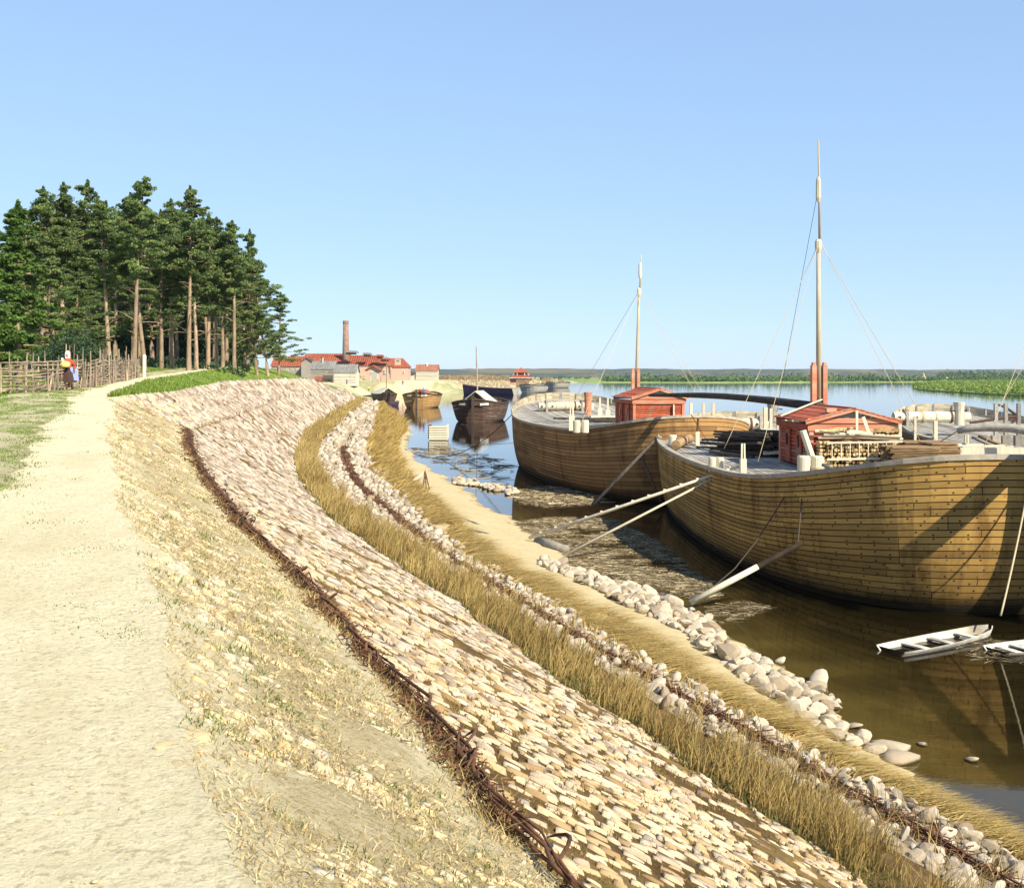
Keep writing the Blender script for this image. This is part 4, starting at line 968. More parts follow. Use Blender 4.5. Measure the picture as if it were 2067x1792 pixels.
# ------------------------------------------------------------------ floating weed and drift
m_drift = leafmat('drift_weed', (.045, .03, .015), (.20, .15, .08), (.52, .45, .30), 0)
def drift(name, uvs, n_, label, seed, Lm=.6, wm=.02):
    g = np.random.default_rng(seed); pp = [Pz(u, v, 0) for u, v in uvs]; pl_ = [(p.x, p.y) for p in pp]; a_ = np.array(pl_)
    x = g.uniform(a_[:, 0].min(), a_[:, 0].max(), n_); y = g.uniform(a_[:, 1].min(), a_[:, 1].max(), n_); k = in_poly(x, y, pl_) & (hash2(x, y, .8, seed) * .5 + hash2(x * .5, y * 2, 1.6, seed + 1) * .5 > .36); x, y = x[k], y[k]; m_ = len(x)
    twigs(name, x, y, g.uniform(.0, .05, m_), g.uniform(.1, 1, m_) ** 2 * Lm + .1, g.normal(0, .8, m_), g.normal(0, .05, m_), g.uniform(.3, 1, m_) * wm, m_drift, label, seed)
drift('floating_weed', [(1035, 1054), (1120, 1045), (1230, 1047), (1330, 1095), (1400, 1150), (1450, 1200), (1420, 1212), (1280, 1175), (1180, 1155), (1130, 1112), (1060, 1082)], 26000, 'matted raft of floating weed and twigs between the beach and the barges', 41, .9, .03)
drift('floating_weed', [(1040, 990), (1110, 982), (1200, 997), (1222, 1014), (1120, 1024), (1050, 1012)], 5000, 'drift of pale twigs floating against the farther barge', 42, 1.4, .05)
drift('floating_weed', [(1420, 1228), (1500, 1212), (1560, 1228), (1500, 1252), (1440, 1262)], 700, 'small drift of twigs off the boulder heap', 43, .5, .02)
drift('floating_weed', [(820, 905), (900, 900), (1035, 935), (1035, 985), (930, 950), (860, 925)], 500, 'scattered floating sticks left of the farther barge', 44, 3.0, .08)
drift('floating_weed', [(1830, 1310), (1990, 1290), (2070, 1300), (2070, 1345), (1940, 1330)], 500, 'litter of reeds floating under the stern of the big barge', 45, .6, .02)
log_ = MB().tube([tuple(Pz(1085, 1092, .15)), tuple(Pz(1110, 1101, .15)), tuple(Pz(1143, 1110, .12))], [.2, .24, .2], 9, jit=.1)
tag(mk('driftwood_log', log_, m_grey, smooth=True), 'grey driftwood log lying at the edge of the weed raft under the poles', 'log')
# ------------------------------------------------------------------ fittings of the barges
def local_beam(mb, bg_, a, b, w, h=None): return mb.beam(a, b, w, h)
def log_cabin(bg_, la, lb, wd, dp, h, rise, label, nlog, beam=None, seed=1):
    """cabin with gable to the near end; la, lb of the middle of the front wall"""
    A, Bv = bg_.a, bg_.b; base = bg_.at(la, lb, up=.2); root = thing('cabin', label, 'cabin', tuple(base), 'red cabins on the barge decks'); z0 = base.z
    def W(x, y, z): q = base + Bv * x + A * y; return Vector((q.x, q.y, z0 + z))
    hw = wd / 2; dz = h / nlog
    for k in range(nlog):     # horizontal logs, each its own piece
        z = (k + .5) * dz; r = dz * .52
        for (p, q) in ((W(-hw, 0, z), W(hw, 0, z)), (W(-hw, dp, z), W(hw, dp, z)), (W(-hw, -.08, z + dz * .25), W(-hw, dp + .08, z + dz * .25)), (W(hw, -.08, z + dz * .25), W(hw, dp + .08, z + dz * .25))):
            mk('log', MB().tube([p, q], r, 8), m_red, root)
    mk('wall_core', MB().prism([(v.x, v.y) for v in (W(-hw + .03, .03, 0), W(hw - .03, .03, 0), W(hw - .03, dp - .03, 0), W(-hw + .03, dp - .03, 0))], z0, z0 + h), m_tar, root)
    for x_, y_ in ((-hw - .04, -.06), (hw + .04, -.06), (-hw - .04, dp + .04), (hw + .04, dp + .04)):
        mk('corner_post', MB().beam(W(x_, y_, 0), W(x_, y_, h), .17), m_redtrim, root)
    # frieze boards, gable frame and roof
    oh = .32; e = h + .02
    mk('frieze', MB().beam(W(-hw - .2, -.16, h - .02), W(hw + .2, -.16, h - .02), .06, .26), m_redtrim, root)
    mk('frieze', MB().beam(W(-hw - .2, -.16, h + .26), W(hw + .2, -.16, h + .26), .05, .2), m_redtrim, root)
    for s_ in (-1, 1):
        mk('frieze', MB().beam(W(s_ * (hw + .17), -.16, h - .02), W(s_ * (hw + .17), dp + .3, h - .02), .06, .26), m_red, root)
        mk('bargeboard', MB().beam(W(s_ * (hw + oh), -.3, h + .2), W(0, -.3, h + .2 + rise + .1), .05, .17, up=(0, 0, 1)), m_redtrim, root)
    mb = MB(); mb.add([W(-hw - .28, -.1, h + .1), W(hw + .28, -.1, h + .1), W(hw + .28, -.1, h + .22), W(0, -.1, h + .29 + rise), W(-hw - .28, -.1, h + .22)], [(0, 1, 2, 3, 4)]); mb.add([W(-hw - .28, dp, h + .1), W(hw + .28, dp, h + .1), W(hw + .28, dp, h + .22), W(0, dp, h + .29 + rise), W(-hw - .28, dp, h + .22)], [(0, 4, 3, 2, 1)]); mk('gable', mb, m_grey, root)
    nb = 9
    for s_ in (-1, 1):
        for k in range(nb):
            t0, t1 = k / nb, (k + 1) / nb - .02
            def S(t, y, u): return W(s_ * (hw + oh) * (1 - t), y, h + .22 + rise * t + .1 * t + u)
            mb = MB(); lift = .012 * (k % 2)
            vs = [S(t0, -.34, lift), S(t1, -.34, lift), S(t1, dp + .34, lift), S(t0, dp + .34, lift)]; vs += [v + Vector((0, 0, .035)) for v in vs]
            mb.add(vs, [(0, 1, 2, 3), (7, 6, 5, 4), (0, 4, 5, 1), (1, 5, 6, 2), (2, 6, 7, 3), (3, 7, 4, 0)]); mk('roof_board', mb, m_red, root)
    mk('ridge_board', MB().beam(W(0, -.36, h + .36 + rise), W(0, dp + .36, h + .36 + rise), .16, .05), m_red, root)
    # doors in the shaded left wall
    for y_ in (dp * .3, dp * .68):
        d = mk('door', MB().beam(W(-hw - .13, y_, .1), W(-hw - .13, y_, h - .2), .7, .06, up=tuple(Bv)), m_red, root)
        mk('door_pane', MB().box(W(-hw - .19, y_, h * .62), (.03, .22, .5), rz=math.atan2(Bv.y, Bv.x)), m_glass, d, off=base)
    return root, W
m_glass, nt, b = nmat('dark_window_glass'); b.inputs['Base Color'].default_value = (.02, .025, .03, 1); b.inputs['Roughness'].default_value = .12; b.inputs['Specular IOR Level'].default_value = .6
m_iron = M('rusty_iron', (.05, .03, .02), (.14, .07, .04), 20, vary=.1)
c2, W2 = log_cabin(B2, 44.3 - 53, (13.80 - 14.85), 3.25, 4.8, 1.75, .42, 'red painted cabin with low gabled roof and firewood against its front', 11)
c1, W1 = log_cabin(B1, -11.3, -.05, 3.2, 4.2, 1.75, .5, 'red log cabin on the farther barge, its front clear and bright in the sun', 13)
mk('roof_lath', MB().beam(W1(-1.9, -.36, 2.0), W1(.3, 1.6, 2.62), .10, .04), m_pale, c1)
mk('roof_lath', MB().beam(W2(-2.2, 2.8, 2.1), W2(.4, 5.6, 2.75), .10, .04), m_pale, c2)
mk('wall_post', MB().beam(W1(.95, -.22, .1), W1(.95, -.22, 1.55), .16, .08), m_pale, c1)
# roof vent box on the right barge's cabin
mk('roof_hatch', MB().box(W2(-.7, .5, 2.42), (.4, .3, .16)), m_redtrim, c2)

m_mast = wood('weathered_mast', (.30, .25, .17), (.50, .43, .31), 'Z', vary=.08)
def mast(name, label, base, top, joint, r0, r1, group='masts of the two barges', rake=None):
    root = thing('mast', label, 'mast', tuple(base), group)
    b_, t_, j_ = Vector(base), Vector(top), Vector(joint)
    mk('lower_pole', MB().tube([b_, b_.lerp(j_, .5), j_ + (j_ - b_) * .01], [r0, r0 * .88, r0 * .68], 10, jit=.03), m_mast, root, smooth=True)
    mk('upper_pole', MB().tube([j_ - (j_ - b_) * .04 + Vector((.06, 0, 0)), j_.lerp(t_, .5) + Vector((.04, 0, 0)), t_], [r1 * 1.1, r1 * .8, r1 * .5], 8), m_mast, root, smooth=True)
    mk('collar', MB().tube([j_ + Vector((0, 0, -.45)), j_ + Vector((0, 0, -.25)), j_ + Vector((0, 0, .05)), j_ + Vector((0, 0, .15))], [r0 * .8, r0 * 1.25, r0 * 1.25, r0 * .8], 8), m_pale, root)
    k = j_.lerp(t_, .48); mk('collar', MB().tube([k + Vector((0, 0, -.4)), k + Vector((0, 0, -.2)), k + Vector((0, 0, .6)), k + Vector((0, 0, .75))], [r1, r1 * 2, r1 * 1.8, r1], 8), m_pale, root)
    for s_ in (-1, 1):
        big = r0 > .12; hh = 2.45 if big else 2.65; q = b_ + Vector((s_ * (.25 if big else .19), 0, 0)); mk('mast_cheek', MB().beam(q, q + Vector((0, 0, hh)), .2, .36, up=(0, 1, 0)).beam(q + Vector((0, 0, hh)), q + Vector((0, 0, hh + .13)), .12, .26, up=(0, 1, 0)), m_redtrim, root)
    return root
y2 = 50.0; mb2 = P(1653, 757, y2); mast('mast', 'tall pale mast rising behind the red cabin of the right barge', (mb2.x, y2, 5.5), tuple(P(1652, 283, y2)), tuple(P(1652, 490, y2)), .13, .062)
y1 = 76.0; mb1 = P(1283, 757, y1); mast('mast', 'thin slightly leaning mast of the farther barge with red cheeks at its foot', (mb1.x, y1, 5.2), tuple(P(1294, 514, y1)), tuple(P(1290, 586, y1)), .115, .06)
def rope(label, a, b, r, sag=0.0, mat=None, cat='rope', group=None, n_=14, name='rope'):
    a, b = Vector(a), Vector(b); pts = [a.lerp(b, k / n_) - Vector((0, 0, sag * 4 * (k / n_) * (1 - k / n_))) for k in range(n_ + 1)]
    return tag(mk(name, MB().tube(pts, r, 5), mat or m_rope, smooth=True), label, cat, group)
J2 = P(1652, 492, y2); J1 = P(1290, 588, y1); T2 = P(1651, 385, y2)
G = 'stays of the masts'
rope('stay from the tall mast down to the left rail beside the mooring poles', J2, P(1462, 905, 47.5), .013, group=G, name='stay')
rope('stay from the tall mast to the deck just before the lumber pile on the left', J2, P(1530, 932, 44.5), .013, group=G, name='stay')
rope('darker stay from high on the tall mast to the stump posts by the windlass', T2, P(1568, 832, 52), .011, mat=m_ropeD, group=G, name='stay')
rope('inner right stay of the tall mast, ending at the deck stump', J2 + Vector((.1, 0, 0)), P(1905, 915, 47.5), .013, group=G, name='stay')
rope('outer right stay of the tall mast, ending among the lumber', J2 + Vector((.1, 0, .1)), P(1856, 888, 50), .013, group=G, name='stay')
rope('left stay of the leaning mast, reaching the far rail of its barge', J1, P(1146, 829, 84), .013, group=G, name='stay')
rope('second left stay of the leaning mast, ending at the post on the near rail', J1, P(1165, 872, 68), .013, group=G, name='stay')
rope('inner right stay of the leaning mast', J1, P(1428, 838, 70), .012, group=G, name='stay')
rope('outer right stay of the leaning mast, running over to the dark boom', J1, P(1447, 838, 74), .012, group=G, name='stay')
rope('slanting stay of an unseen mast at the right edge, the one nearer the edge', P(2150, 500, 48), P(1985, 905, 45), .013, group=G, name='stay')
rope('slanting stay at the right edge that ends on the barge beyond', P(2200, 520, 62), P(2002, 845, 60), .013, group=G, name='stay')

def post(label, p, h, w, mat, group=None, base_h=0, cat='post', lean=(0, 0), name='post', wy=None):
    p = Vector(p); t = thing(name, label, cat, tuple(p), group); q = p + Vector((lean[0], lean[1], h))
    mk('shaft', MB().beam(p, q, w, wy or w, up=(0, 1, 0)), mat, t)
    if base_h: mk('foot_block', MB().beam(p + Vector((0, 0, .0)), p + Vector((0, 0, base_h)), w * 2.6, w * 1.6, up=(0, 1, 0)), mat, t)
    return t
def ud(bg_, u, v, up=.15):
    """deck point of a barge seen at (u, v)"""
    lo, hi = 20.0, 140.0
    z = bg_.base + .1
    for _ in range(6):
        p = Pz(u, v, z); la = (p - bg_.c).dot(bg_.a); z = float(bg_.deck(la)) + up
    return Pz(u, v, z)
# upright stanchions on the right barge
GP = 'white stanchions on the barge decks'
for u, v, h, w, bh, lab in [(1768, 938, 1.95, .14, .85, 'tall white stanchion in front of the firewood, the left one of the pair'), (1816, 938, 1.95, .14, .85, 'tall white stanchion in front of the firewood, the right one of the pair'),
        (1888, 936, 1.9, .15, .7, 'tall white stanchion with wide foot before the stacked boards'), (1812, 905, 1.6, .16, 0, 'plain white stanchion between the cabin and the stacked boards'), (1847, 888, 1.35, .13, 0, 'smaller white stanchion behind the stacked boards'),
        (1545, 908, 2.2, .20, 1.1, 'thick grey stanchion left of the cabin roof'), (1556, 905, 2.1, .14, .9, 'paler stanchion close beside the thick grey one'), (1570, 912, 1.9, .11, 0, 'thin stanchion nearest the left wall of the cabin'),
        (1586, 893, 1.6, .12, 0, 'short stanchion half behind the left wall of the cabin')]:
    post(lab, ud(B2, u, v), h, w, m_pale, GP, bh, 'stanchion', name='stanchion')
for u, v, h, w, bh, lab in [(1211, 845, 1.7, .14, .8, 'white stanchion on the farther barge, beside the red post'), (1227, 848, 1.7, .14, .8, 'white stanchion on the farther barge, next to its cabin'), (1196, 840, 1.1, .22, .6, 'broad white stanchion at the foot of the red post')]:
    post(lab, ud(B1, u, v), h, w, m_pale, GP, bh, 'stanchion', name='stanchion')
for u, lab in [(1395, 'white stanchion on the far rail just right of the farther cabin'), (1420, 'middle white stanchion against the water'), (1440, 'shorter white stanchion near the windlass of the big barge')]:
    post(lab, P(u, 865, 68), 1.6, .16, m_pale, GP, 0, 'stanchion', name='stanchion')
for u, v, lab in [(2010, 900, 'grey stanchion near the curved beam, left of three'), (2030, 903, 'grey stanchion near the curved beam, middle of three'), (2056, 905, 'grey stanchion near the curved beam, at the picture edge')]:
    post(lab, P(u, 930, 47.5), 2.5, .14, m_grey, GP, 1.1, 'stanchion', name='stanchion')
# flared mooring posts
def mooring_post(label, p, h, r, mat):
    t = thing('mooring_post', label, 'post', tuple(p)); p = Vector(p); mk('shaft', MB().tube([p, p + Vector((0, 0, h * .5)), p + Vector((0, 0, h * .82)), p + Vector((0, 0, h))], [r * .9, r * .88, r * .94, r * 1.12], 12, jit=.02), mat, t)
    mk('peg', MB().tube([p + Vector((-r * 1.6, -.02, h * .62)), p + Vector((r * 1.6, -.02, h * .62))], .04, 6), m_dark, t); return t
mooring_post('thick red mooring post on the farther barge beside the windlass', B1.at(8, .0, up=.15), 1.9, .33, m_redtrim)
mooring_post('flared pale mooring post on the barge beyond, right of its windlass', P(1936, 858, 64), 1.35, .30, m_pale)
mooring_post('thick dark mooring post behind the stanchions left of the big cabin', P(1560, 850, 62), 1.1, .34, m_grey)
# windlasses
def windlass(label, c, half, r, bg_):
    t = thing('windlass', label, 'windlass', tuple(c), 'windlasses'); c = Vector(c); bv_ = bg_.b
    d = mk('drum', MB().tube([c - bv_ * half * k + Vector((0, 0, r * 1.3)) for k in (1, .55, 0, -.55, -1)], [r * .9, r, r * 1.05, r, r * .9], 14), m_pale, t, smooth=False)
    for s_ in (-.68, .78):
        q = c + bv_ * half * s_; m_ = Matrix((bg_.b, bg_.a, Vector((0, 0, 1)))).transposed(); m1 = MB().box(q + Vector((0, 0, r * 1.25)), (.2, r * 2.4, r * 3.0), mat=m_, taper=.8); mk('cheek', m1, m_grey, t)
    for s_ in (-.25, .1, .5):
        q = c + bv_ * half * s_ + Vector((0, 0, r * 1.3)); mk('band', MB().tube([q - bv_ * .06, q + bv_ * .06], r * 1.13, 14), m_iron if s_ > .3 else m_rope, t)
    for s_ in (-.88, -.45, .66):
        q = c + bv_ * half * s_ + Vector((0, 0, r * 1.3)) - bg_.a * r * .98; mk('bar_socket', MB().box(q, (.14, .1, .14)), m_dark, t)
    return t
windlass('white windlass drum between dark cheeks on the bow of the farther barge', B1.at(11.3, -1.4, up=.18), 2.1, .34, B1)
windlass('pale windlass drum with chain at the bow of the big barge', B2.at(14.6, -1.1, up=.18), 2.1, .34, B2)
windlass('pale windlass drum on the barge beyond, left of the flared post', P(1880, 856, 68), 2.4, .34, B3)
# bollards
def bollard(label, p, h, r, twin=0, rope_=False, cap=0):
    p = Vector(p); t = thing('bollard', label, 'bollard', tuple(p), 'round bollards on the barge rims')
    for k in range(2 if twin else 1):
        q = p + Vector((k * twin, 0, 0)); mk('stump', MB().tube([q, q + Vector((0, 0, h * .9)), q + Vector((0, 0, h))], [r, r, r * .88], 14), m_pale, t)
    if rope_: 
        for k in range(4): mk('rope_turn', MB().tube([p + Vector((twin + math.cos(a) * r * 1.08, math.sin(a) * r * 1.08, .08 + k * .05)) for a in np.linspace(0, 6.283, 14)], .03, 5, cap=False), m_rope, t)
bollard('single white bollard at the left corner of the farther barge', ud(B1, 1049, 828, .3), .62, .32)
bollard('pair of bollards on the near rail of the farther barge, below the post', ud(B1, 1164, 873, .3), .5, .15, .34)
bollard('stubby pair of bollards at the right end of the farther barge', B1.at(-13.6, .6, up=.1), .55, .2, .55)
bollard('single bollard at the left corner of the big barge', B2.at(7, -6.0, up=.1), .55, .24)
bollard('pair of bollards where the mooring poles reach the big barge', P(1438, 953, 45.2), .62, .16, .32)
bollard('big pair of white bollards with a coil of rope in front of the cabin', P(1622, 955, 42.5), .68, .24, .53, True)
for u, v, yy_, h, lab in [(1500, 957, 44.3, 1.25, 'forked post on the rail left of the cabin'), (1951, 928, 48.0, 1.1, 'forked post on the rail at the right, before the open hatch'), (1152, 868, 70, 1.3, 'forked post on the near rail of the farther barge')]:
    p = P(u, v, yy_) if u > 1200 else ud(B1, 1154, 869, .2); t = thing('forked_post', lab, 'post', tuple(p), 'forked rail posts'); mk('shaft', MB().beam(p, p + Vector((0, 0, h * .5)), .24, .24, up=(0, 1, 0)), m_pale, t)
    for s_ in (-1, 1): mk('prong', MB().beam(p + Vector((s_ * .06, 0, h * .5)), p + Vector((s_ * .05, 0, h)), .06, .1, up=(0, 1, 0)), m_pale, t)
# leaning white knee post left of bollards
p = P(1642, 938, 43.2); t = thing('leaning_post', 'leaning white post above the pair of bollards by the cabin', 'post', tuple(p)); mk('shaft', MB().tube([p, p + Vector((-.1, 0, .4)), p + Vector((-.42, 0, 1.35))], [.17, .14, .13], 9), m_pale, t); mk('foot_block', MB().box(p + Vector((.05, 0, .1)), (.65, .35, .42)), m_pale, t)
p = P(1452, 845, 66)
# long dark boom over both barges
a, b_ = P(1660, 822, 49.5), P(1311, 798, 66); pts = [a.lerp(b_, k / 8) + Vector((0, 0, .22 * math.sin(k / 8 * math.pi))) for k in range(9)]
tag(mk('boom', MB().tube(pts, [.20, .20, .19, .18, .17, .16, .14, .12, .09], 10, jit=.05), m_dark, smooth=True), 'long dark boom stretching from behind the big cabin to the farther cabin roof', 'boom')
# curved weathered beam on the right
pts = [P(1932, 870, 44.0), P(1960, 864, 43.8), P(2000, 862, 43.4), P(2045, 864, 43), P(2090, 872, 42.4), P(2200, 905, 41.5), P(2300, 940, 41)]
tag(mk('curved_beam', MB().tube(pts, [.12, .15, .17, .18, .19, .2, .2], 8, jit=.03), m_grey, smooth=True), 'thick curved grey beam entering from the right edge above the deck', 'beam')
rope('taut dark line from the tip of the curved beam to the board stack', P(1933, 870, 44), P(1884, 900, 44.5), .02, mat=m_ropeD, group='dark lines')
# lumber, firewood and boards
def pile(name, label, cat, spec, piece, mat, group=None, loc=None):
    t = thing(name, label, cat, tuple(loc or spec[0][0]), group)
    for a, b_, w, h in spec: mk(piece, MB().beam(a, b_, w, h), mat, t)
    return t
g = random.Random(4); spec = []
base = ud(B2, 1520, 925); DX = Vector((.62, -.35, 0)); DY = Vector((-.05, 1, 0))
for k in range(52):
    lay_ = k % 9; c0 = base + Vector((-.7 + lay_ * .05 + g.uniform(-.2, .2) + (k // 9) * .44, 1.6 + g.uniform(-.7, .7), .1 + lay_ * .13)); d = (Vector((.75, -1, 0)).normalized() * g.uniform(1.3, 2.0) + Vector((g.uniform(-.25, .25), 0, g.uniform(-.05, .12)))); spec.append((c0 - d, c0 + d, g.uniform(.12, .3), g.uniform(.07, .15)))
pile('lumber_heap', 'untidy heap of dark beams left of the big barge cabin', 'lumber', spec, 'beam', m_dark)
spec = [(Vector(ud(B2, 1560, 925)) + Vector((x_, y_, .25)), Vector(ud(B2, 1560, 925)) + Vector((x_ + 1.0, y_ + .1, .3)), .2, .12) for x_, y_ in ((-.3, .5), (-.1, .1), (-.5, -.3))]
pile('offcuts', 'white painted offcuts lying on the dark beams by the cabin wall', 'wood', spec, 'board', m_paleX)
# firewood stack against the cabin front
t = thing('firewood_stack', 'stack of split firewood filling the space before the red cabin front', 'firewood', tuple(W2(0, -1, 0)))
m_log = M('split_firewood', (.20, .12, .05), (.50, .36, .17), 5, vary=.4)
m_end = M('firewood_ends', (.42, .30, .14), (.62, .47, .26), 6, vary=.25)
for row in range(8):
    for k in range(22):
        x_ = -1.45 + k * .145 + g.uniform(-.03, .03); z_ = .1 + row * .15 + g.uniform(-.02, .02)
        if x_ > 1.65: continue
        r_ = g.uniform(.055, .09); yy_ = -.75 + g.uniform(-.08, .08)
        mk('billet', MB().tube([W2(x_, yy_, z_), W2(x_ + g.uniform(-.02, .02), -.2, z_)], [r_, r_ * .95], g.choice([5, 6, 3]), jit=.12), m_end if g.random() < .75 else m_log, t)
for z_, x0, x1, dy in ((1.36, -1.5, 1.9, -.5), (1.48, -1.3, 1.8, -.6), (1.6, -1.6, .6, -.4)): mk('pole', MB().tube([W2(x0, dy, z_), W2((x0 + x1) / 2, dy - .05, z_ + .02), W2(x1, dy, z_ - .08)], [.07, .075, .06], 8), m_paleX, t)
for k in range(7): mk('bark_roll', MB().tube([W2(.55 + k * .17, -.75, 1.66 + g.uniform(-.03, .05)), W2(.75 + k * .17, -.2, 1.55)], [.1, .09], 8, jit=.1), m_log, t)
for k in range(9): a_ = W2(-1.5 + k * .15, -.7, 1.64 + g.uniform(0, .08)); mk('billet', MB().tube([a_, a_ + Vector((g.uniform(.2, .5), g.uniform(-.1, .1), g.uniform(-.08, .04)))], .045, 5), m_end, t)
# ladder leaning on the firewood
t = thing('ladder', 'pale wooden ladder lying on its side against the firewood', 'ladder', tuple(W2(0, -.9, .5)))
for z_ in (.52, 1.18): mk('rail', MB().beam(W2(-1.25, -.88, z_ - .02), W2(1.75, -.88, z_ + .03), .06, .07), m_pale, t)
for k in range(8): mk('rung', MB().tube([W2(-1.05 + k * .36, -.89, .52), W2(-1.05 + k * .36, -.89, 1.2)], .022, 6), m_pale, t)
p = W2(-.1, -1.0, 1.6); tag(mk('trestle', MB().beam(p, p + Vector((0, 0, .85)), .09, .05, up=(0, 1, 0)).beam(p + Vector((.25, 0, .6)), p + Vector((.5, 0, -.1)), .13, .05, up=(0, 1, 0)).beam(p + Vector((-.4, 0, 0)), p + Vector((.6, -.05, -.06)), .12, .1), m_pale), 'white batten frame standing on the woodpile below the eave', 'frame')
# boards stacked crosswise on the right
def board_stack(label, u0, v0, yy_, w, d, rows, ang):
    p = P(u0, v0, yy_); rows += int((p.z - float(B2.deck(p.y - 53)) - .15) / .062); p.z = float(B2.deck(p.y - 53)) + .15; t = thing('board_stack', label, 'boards', tuple(p), 'stacks of rough boards')
    for r_ in range(rows):
        for k in range(3):
            c0 = p + Vector((g.uniform(-.07, .07), k * d / 3 + g.uniform(-.04, .04), .04 + r_ * .062)); dv = Vector((math.cos(ang), math.sin(ang), 0)) * (w / 2 * g.uniform(.88, 1.06)); mk('board', MB().beam(c0 - dv, c0 + dv, d / 3 * .9, .042), m_board, t)
m_board = wood('rough_slab_boards', (.15, .09, .045), (.33, .22, .11), 'X', vary=.35)
board_stack('stack of brown boards between the firewood and the wide foot stanchion', 1846, 945, 41.9, 1.75, 1.5, 14, -.25)
board_stack('stack of brown boards to the right of the wide foot stanchion', 1903, 934, 42.8, 1.25, 1.2, 13, .15)
board_stack('low pile of paler boards behind the wide foot stanchion', 1868, 915, 45.5, 2.2, 1.6, 8, .1)
for k, (u, v, u2, v2, yy_, lab) in enumerate([(1655, 950, 1790, 956, 41.5, 'long grey pole lying along the rail before the firewood'), (1660, 938, 1752, 955, 42, 'shorter grey pole lying on the deck before the firewood'), (1915, 893, 2010, 925, 45, 'long grey pole running down towards the rail beside the hatch'), (1962, 882, 2080, 918, 46, 'curved grey pole over the open hatch'), (1975, 880, 2085, 912, 46.5, 'brown pole next to the curved grey one')]):
    a, b_ = P(u, v, yy_), P(u2, v2, yy_ - 1.5); pts = [a.lerp(b_, q / 4) - Vector((0, 0, .12 * math.sin(q / 4 * math.pi))) for q in range(5)]
    tag(mk('pole', MB().tube(pts, [.07, .075, .075, .07, .06], 7), m_grey if k != 4 else m_board, smooth=True), lab, 'pole', 'loose poles on the big barge')
# open hatch with pale coaming boards
t = thing('hatch', 'open hatch with pale coaming boards at the right end of the deck', 'hatch', tuple(P(1970, 905, 45)))
c0 = P(1975, 908, 45); mk('opening', MB().box(c0 + Vector((0, 0, -.06)), (2.4, 2.6, .10)), m_tar, t)
for dx, dy, w, d in ((0, -1.3, 2.6, .1), (0, 1.3, 2.6, .1), (-1.25, 0, .1, 2.6), (1.25, 0, .1, 2.6), (0, .3, 2.5, .3), (0, -.5, 2.4, .25)): mk('coaming', MB().box(c0 + Vector((dx, dy, .08 - (.4 if w == .1 or d == .1 else 0))), (w, d, 1.0 if w == .1 or d == .1 else .2)), m_pale, t)
# beams on the farther barge
spec = []; base = ud(B1, 1160, 853)
for k in range(12): c0 = base + Vector((g.uniform(.0, 3.2), g.uniform(-1, 1.2), .1 + .1 * (k % 3))); d = Vector((1.9, -.55, 0)) * g.uniform(.6, 1); spec.append((c0 - d, c0 + d, .2, .12))
pile('lumber_heap', 'low scatter of dark beams left of the farther cabin', 'lumber', spec, 'beam', m_dark)
spec = [(base + Vector((1.2 + k * .7, .2 * k, .45)), base + Vector((1.9 + k * .7, .2 * k + .1, .45)), .25, .14) for k in range(4)]; pile('offcuts', 'white offcuts on the dark beams of the farther barge', 'wood', spec, 'board', m_paleX)
# chain on the big barge
t = thing('chain', 'rusty chain stretched across the deck near the windlass', 'chain', tuple(ud(B2, 1390, 890)))
a, b_ = ud(B2, 1385, 893, .2), ud(B2, 1590, 868, .2)
for k in range(46):
    q = a.lerp(b_, k / 45) + Vector((0, 0, .04)); d = (b_ - a).normalized(); s_ = Vector((-d.y, d.x, 0)) if k % 2 else Vector((0, 0, 1)); mk('link', MB().tube([q + d * .10 * math.cos(w) + s_ * .05 * math.sin(w) for w in np.linspace(0, 6.283, 9)], .018, 4, cap=False), m_iron, t)
tag(mk('log_roll', MB().tube([ud(B2, 1364, 898, .35), ud(B2, 1392, 884, .35)], [.24, .22], 12), m_board), 'short thick log lying by the left corner of the big barge', 'log')
p = B2.at(6.7, -4.7, up=.12); t = thing('hand_pump', 'small iron pump on a white stand at the left of the big barge deck', 'pump', tuple(p)); mk('stand', MB().beam(p, p + Vector((0, 0, .75)), .22, .2, up=(0, 1, 0)), m_pale, t); mk('barrel', MB().tube([p + Vector((0, 0, .75)), p + Vector((.05, 0, 1.5))], .06, 7), m_iron, t); mk('handle', MB().tube([p + Vector((-.35, 0, 1.7)), p + Vector((0, 0, 1.1)), p + Vector((.6, 0, .1))], .02, 5), m_iron, t)

# ------------------------------------------------------------------ mooring poles, ropes
def pole(label, pts, rad, mat, cat='pole', name='mooring_pole', cleats=0, group='mooring poles between bank and barges'):
    t = thing(name, label, cat, tuple(pts[0]), group); mk('shaft', MB().tube(pts, rad, 9, jit=.04), mat, t, smooth=True)
    a, b_ = Vector(pts[0]), Vector(pts[-1])
    for k in range(cleats): q = a.lerp(b_, (k + .8) / (cleats + .3)); mk('cleat', MB().box(q + Vector((0, 0, .085)), (.12, .06, .06)), mat, t)
    return t
pole('notched pale pole running from the sand bank up to the rail of the big barge', [Pz(1068, 1086, .35), Pz(1068, 1086, .35).lerp(P(1492, 941, 44.5), .5), P(1492, 941, 44.5)], [.075, .07, .06], m_pale, cleats=13)
pole('thinner smooth pole just below the notched one, from the log to the big barge', [Pz(1143, 1119, .25), P(1458, 956, 45)], [.06, .045], m_paleX)
a, b_ = Pz(1393, 1216, .25), P(1622, 1094, 34.6)
t = pole('half pale, half tarred fender pole slung low between boulders and hull', [a, a.lerp(b_, .30), a.lerp(b_, .60)], [.10, .10, .09], m_pale); mk('tarred_end', MB().tube([a.lerp(b_, .60), a.lerp(b_, .97), b_], [.095, .085, .07], 9), m_tar, t)
rope('dark rope hanging from the rail down to the tip of the fender pole', P(1622, 962, 38.5), P(1611, 1094, 35), .022, mat=m_ropeD, group='dark lines')
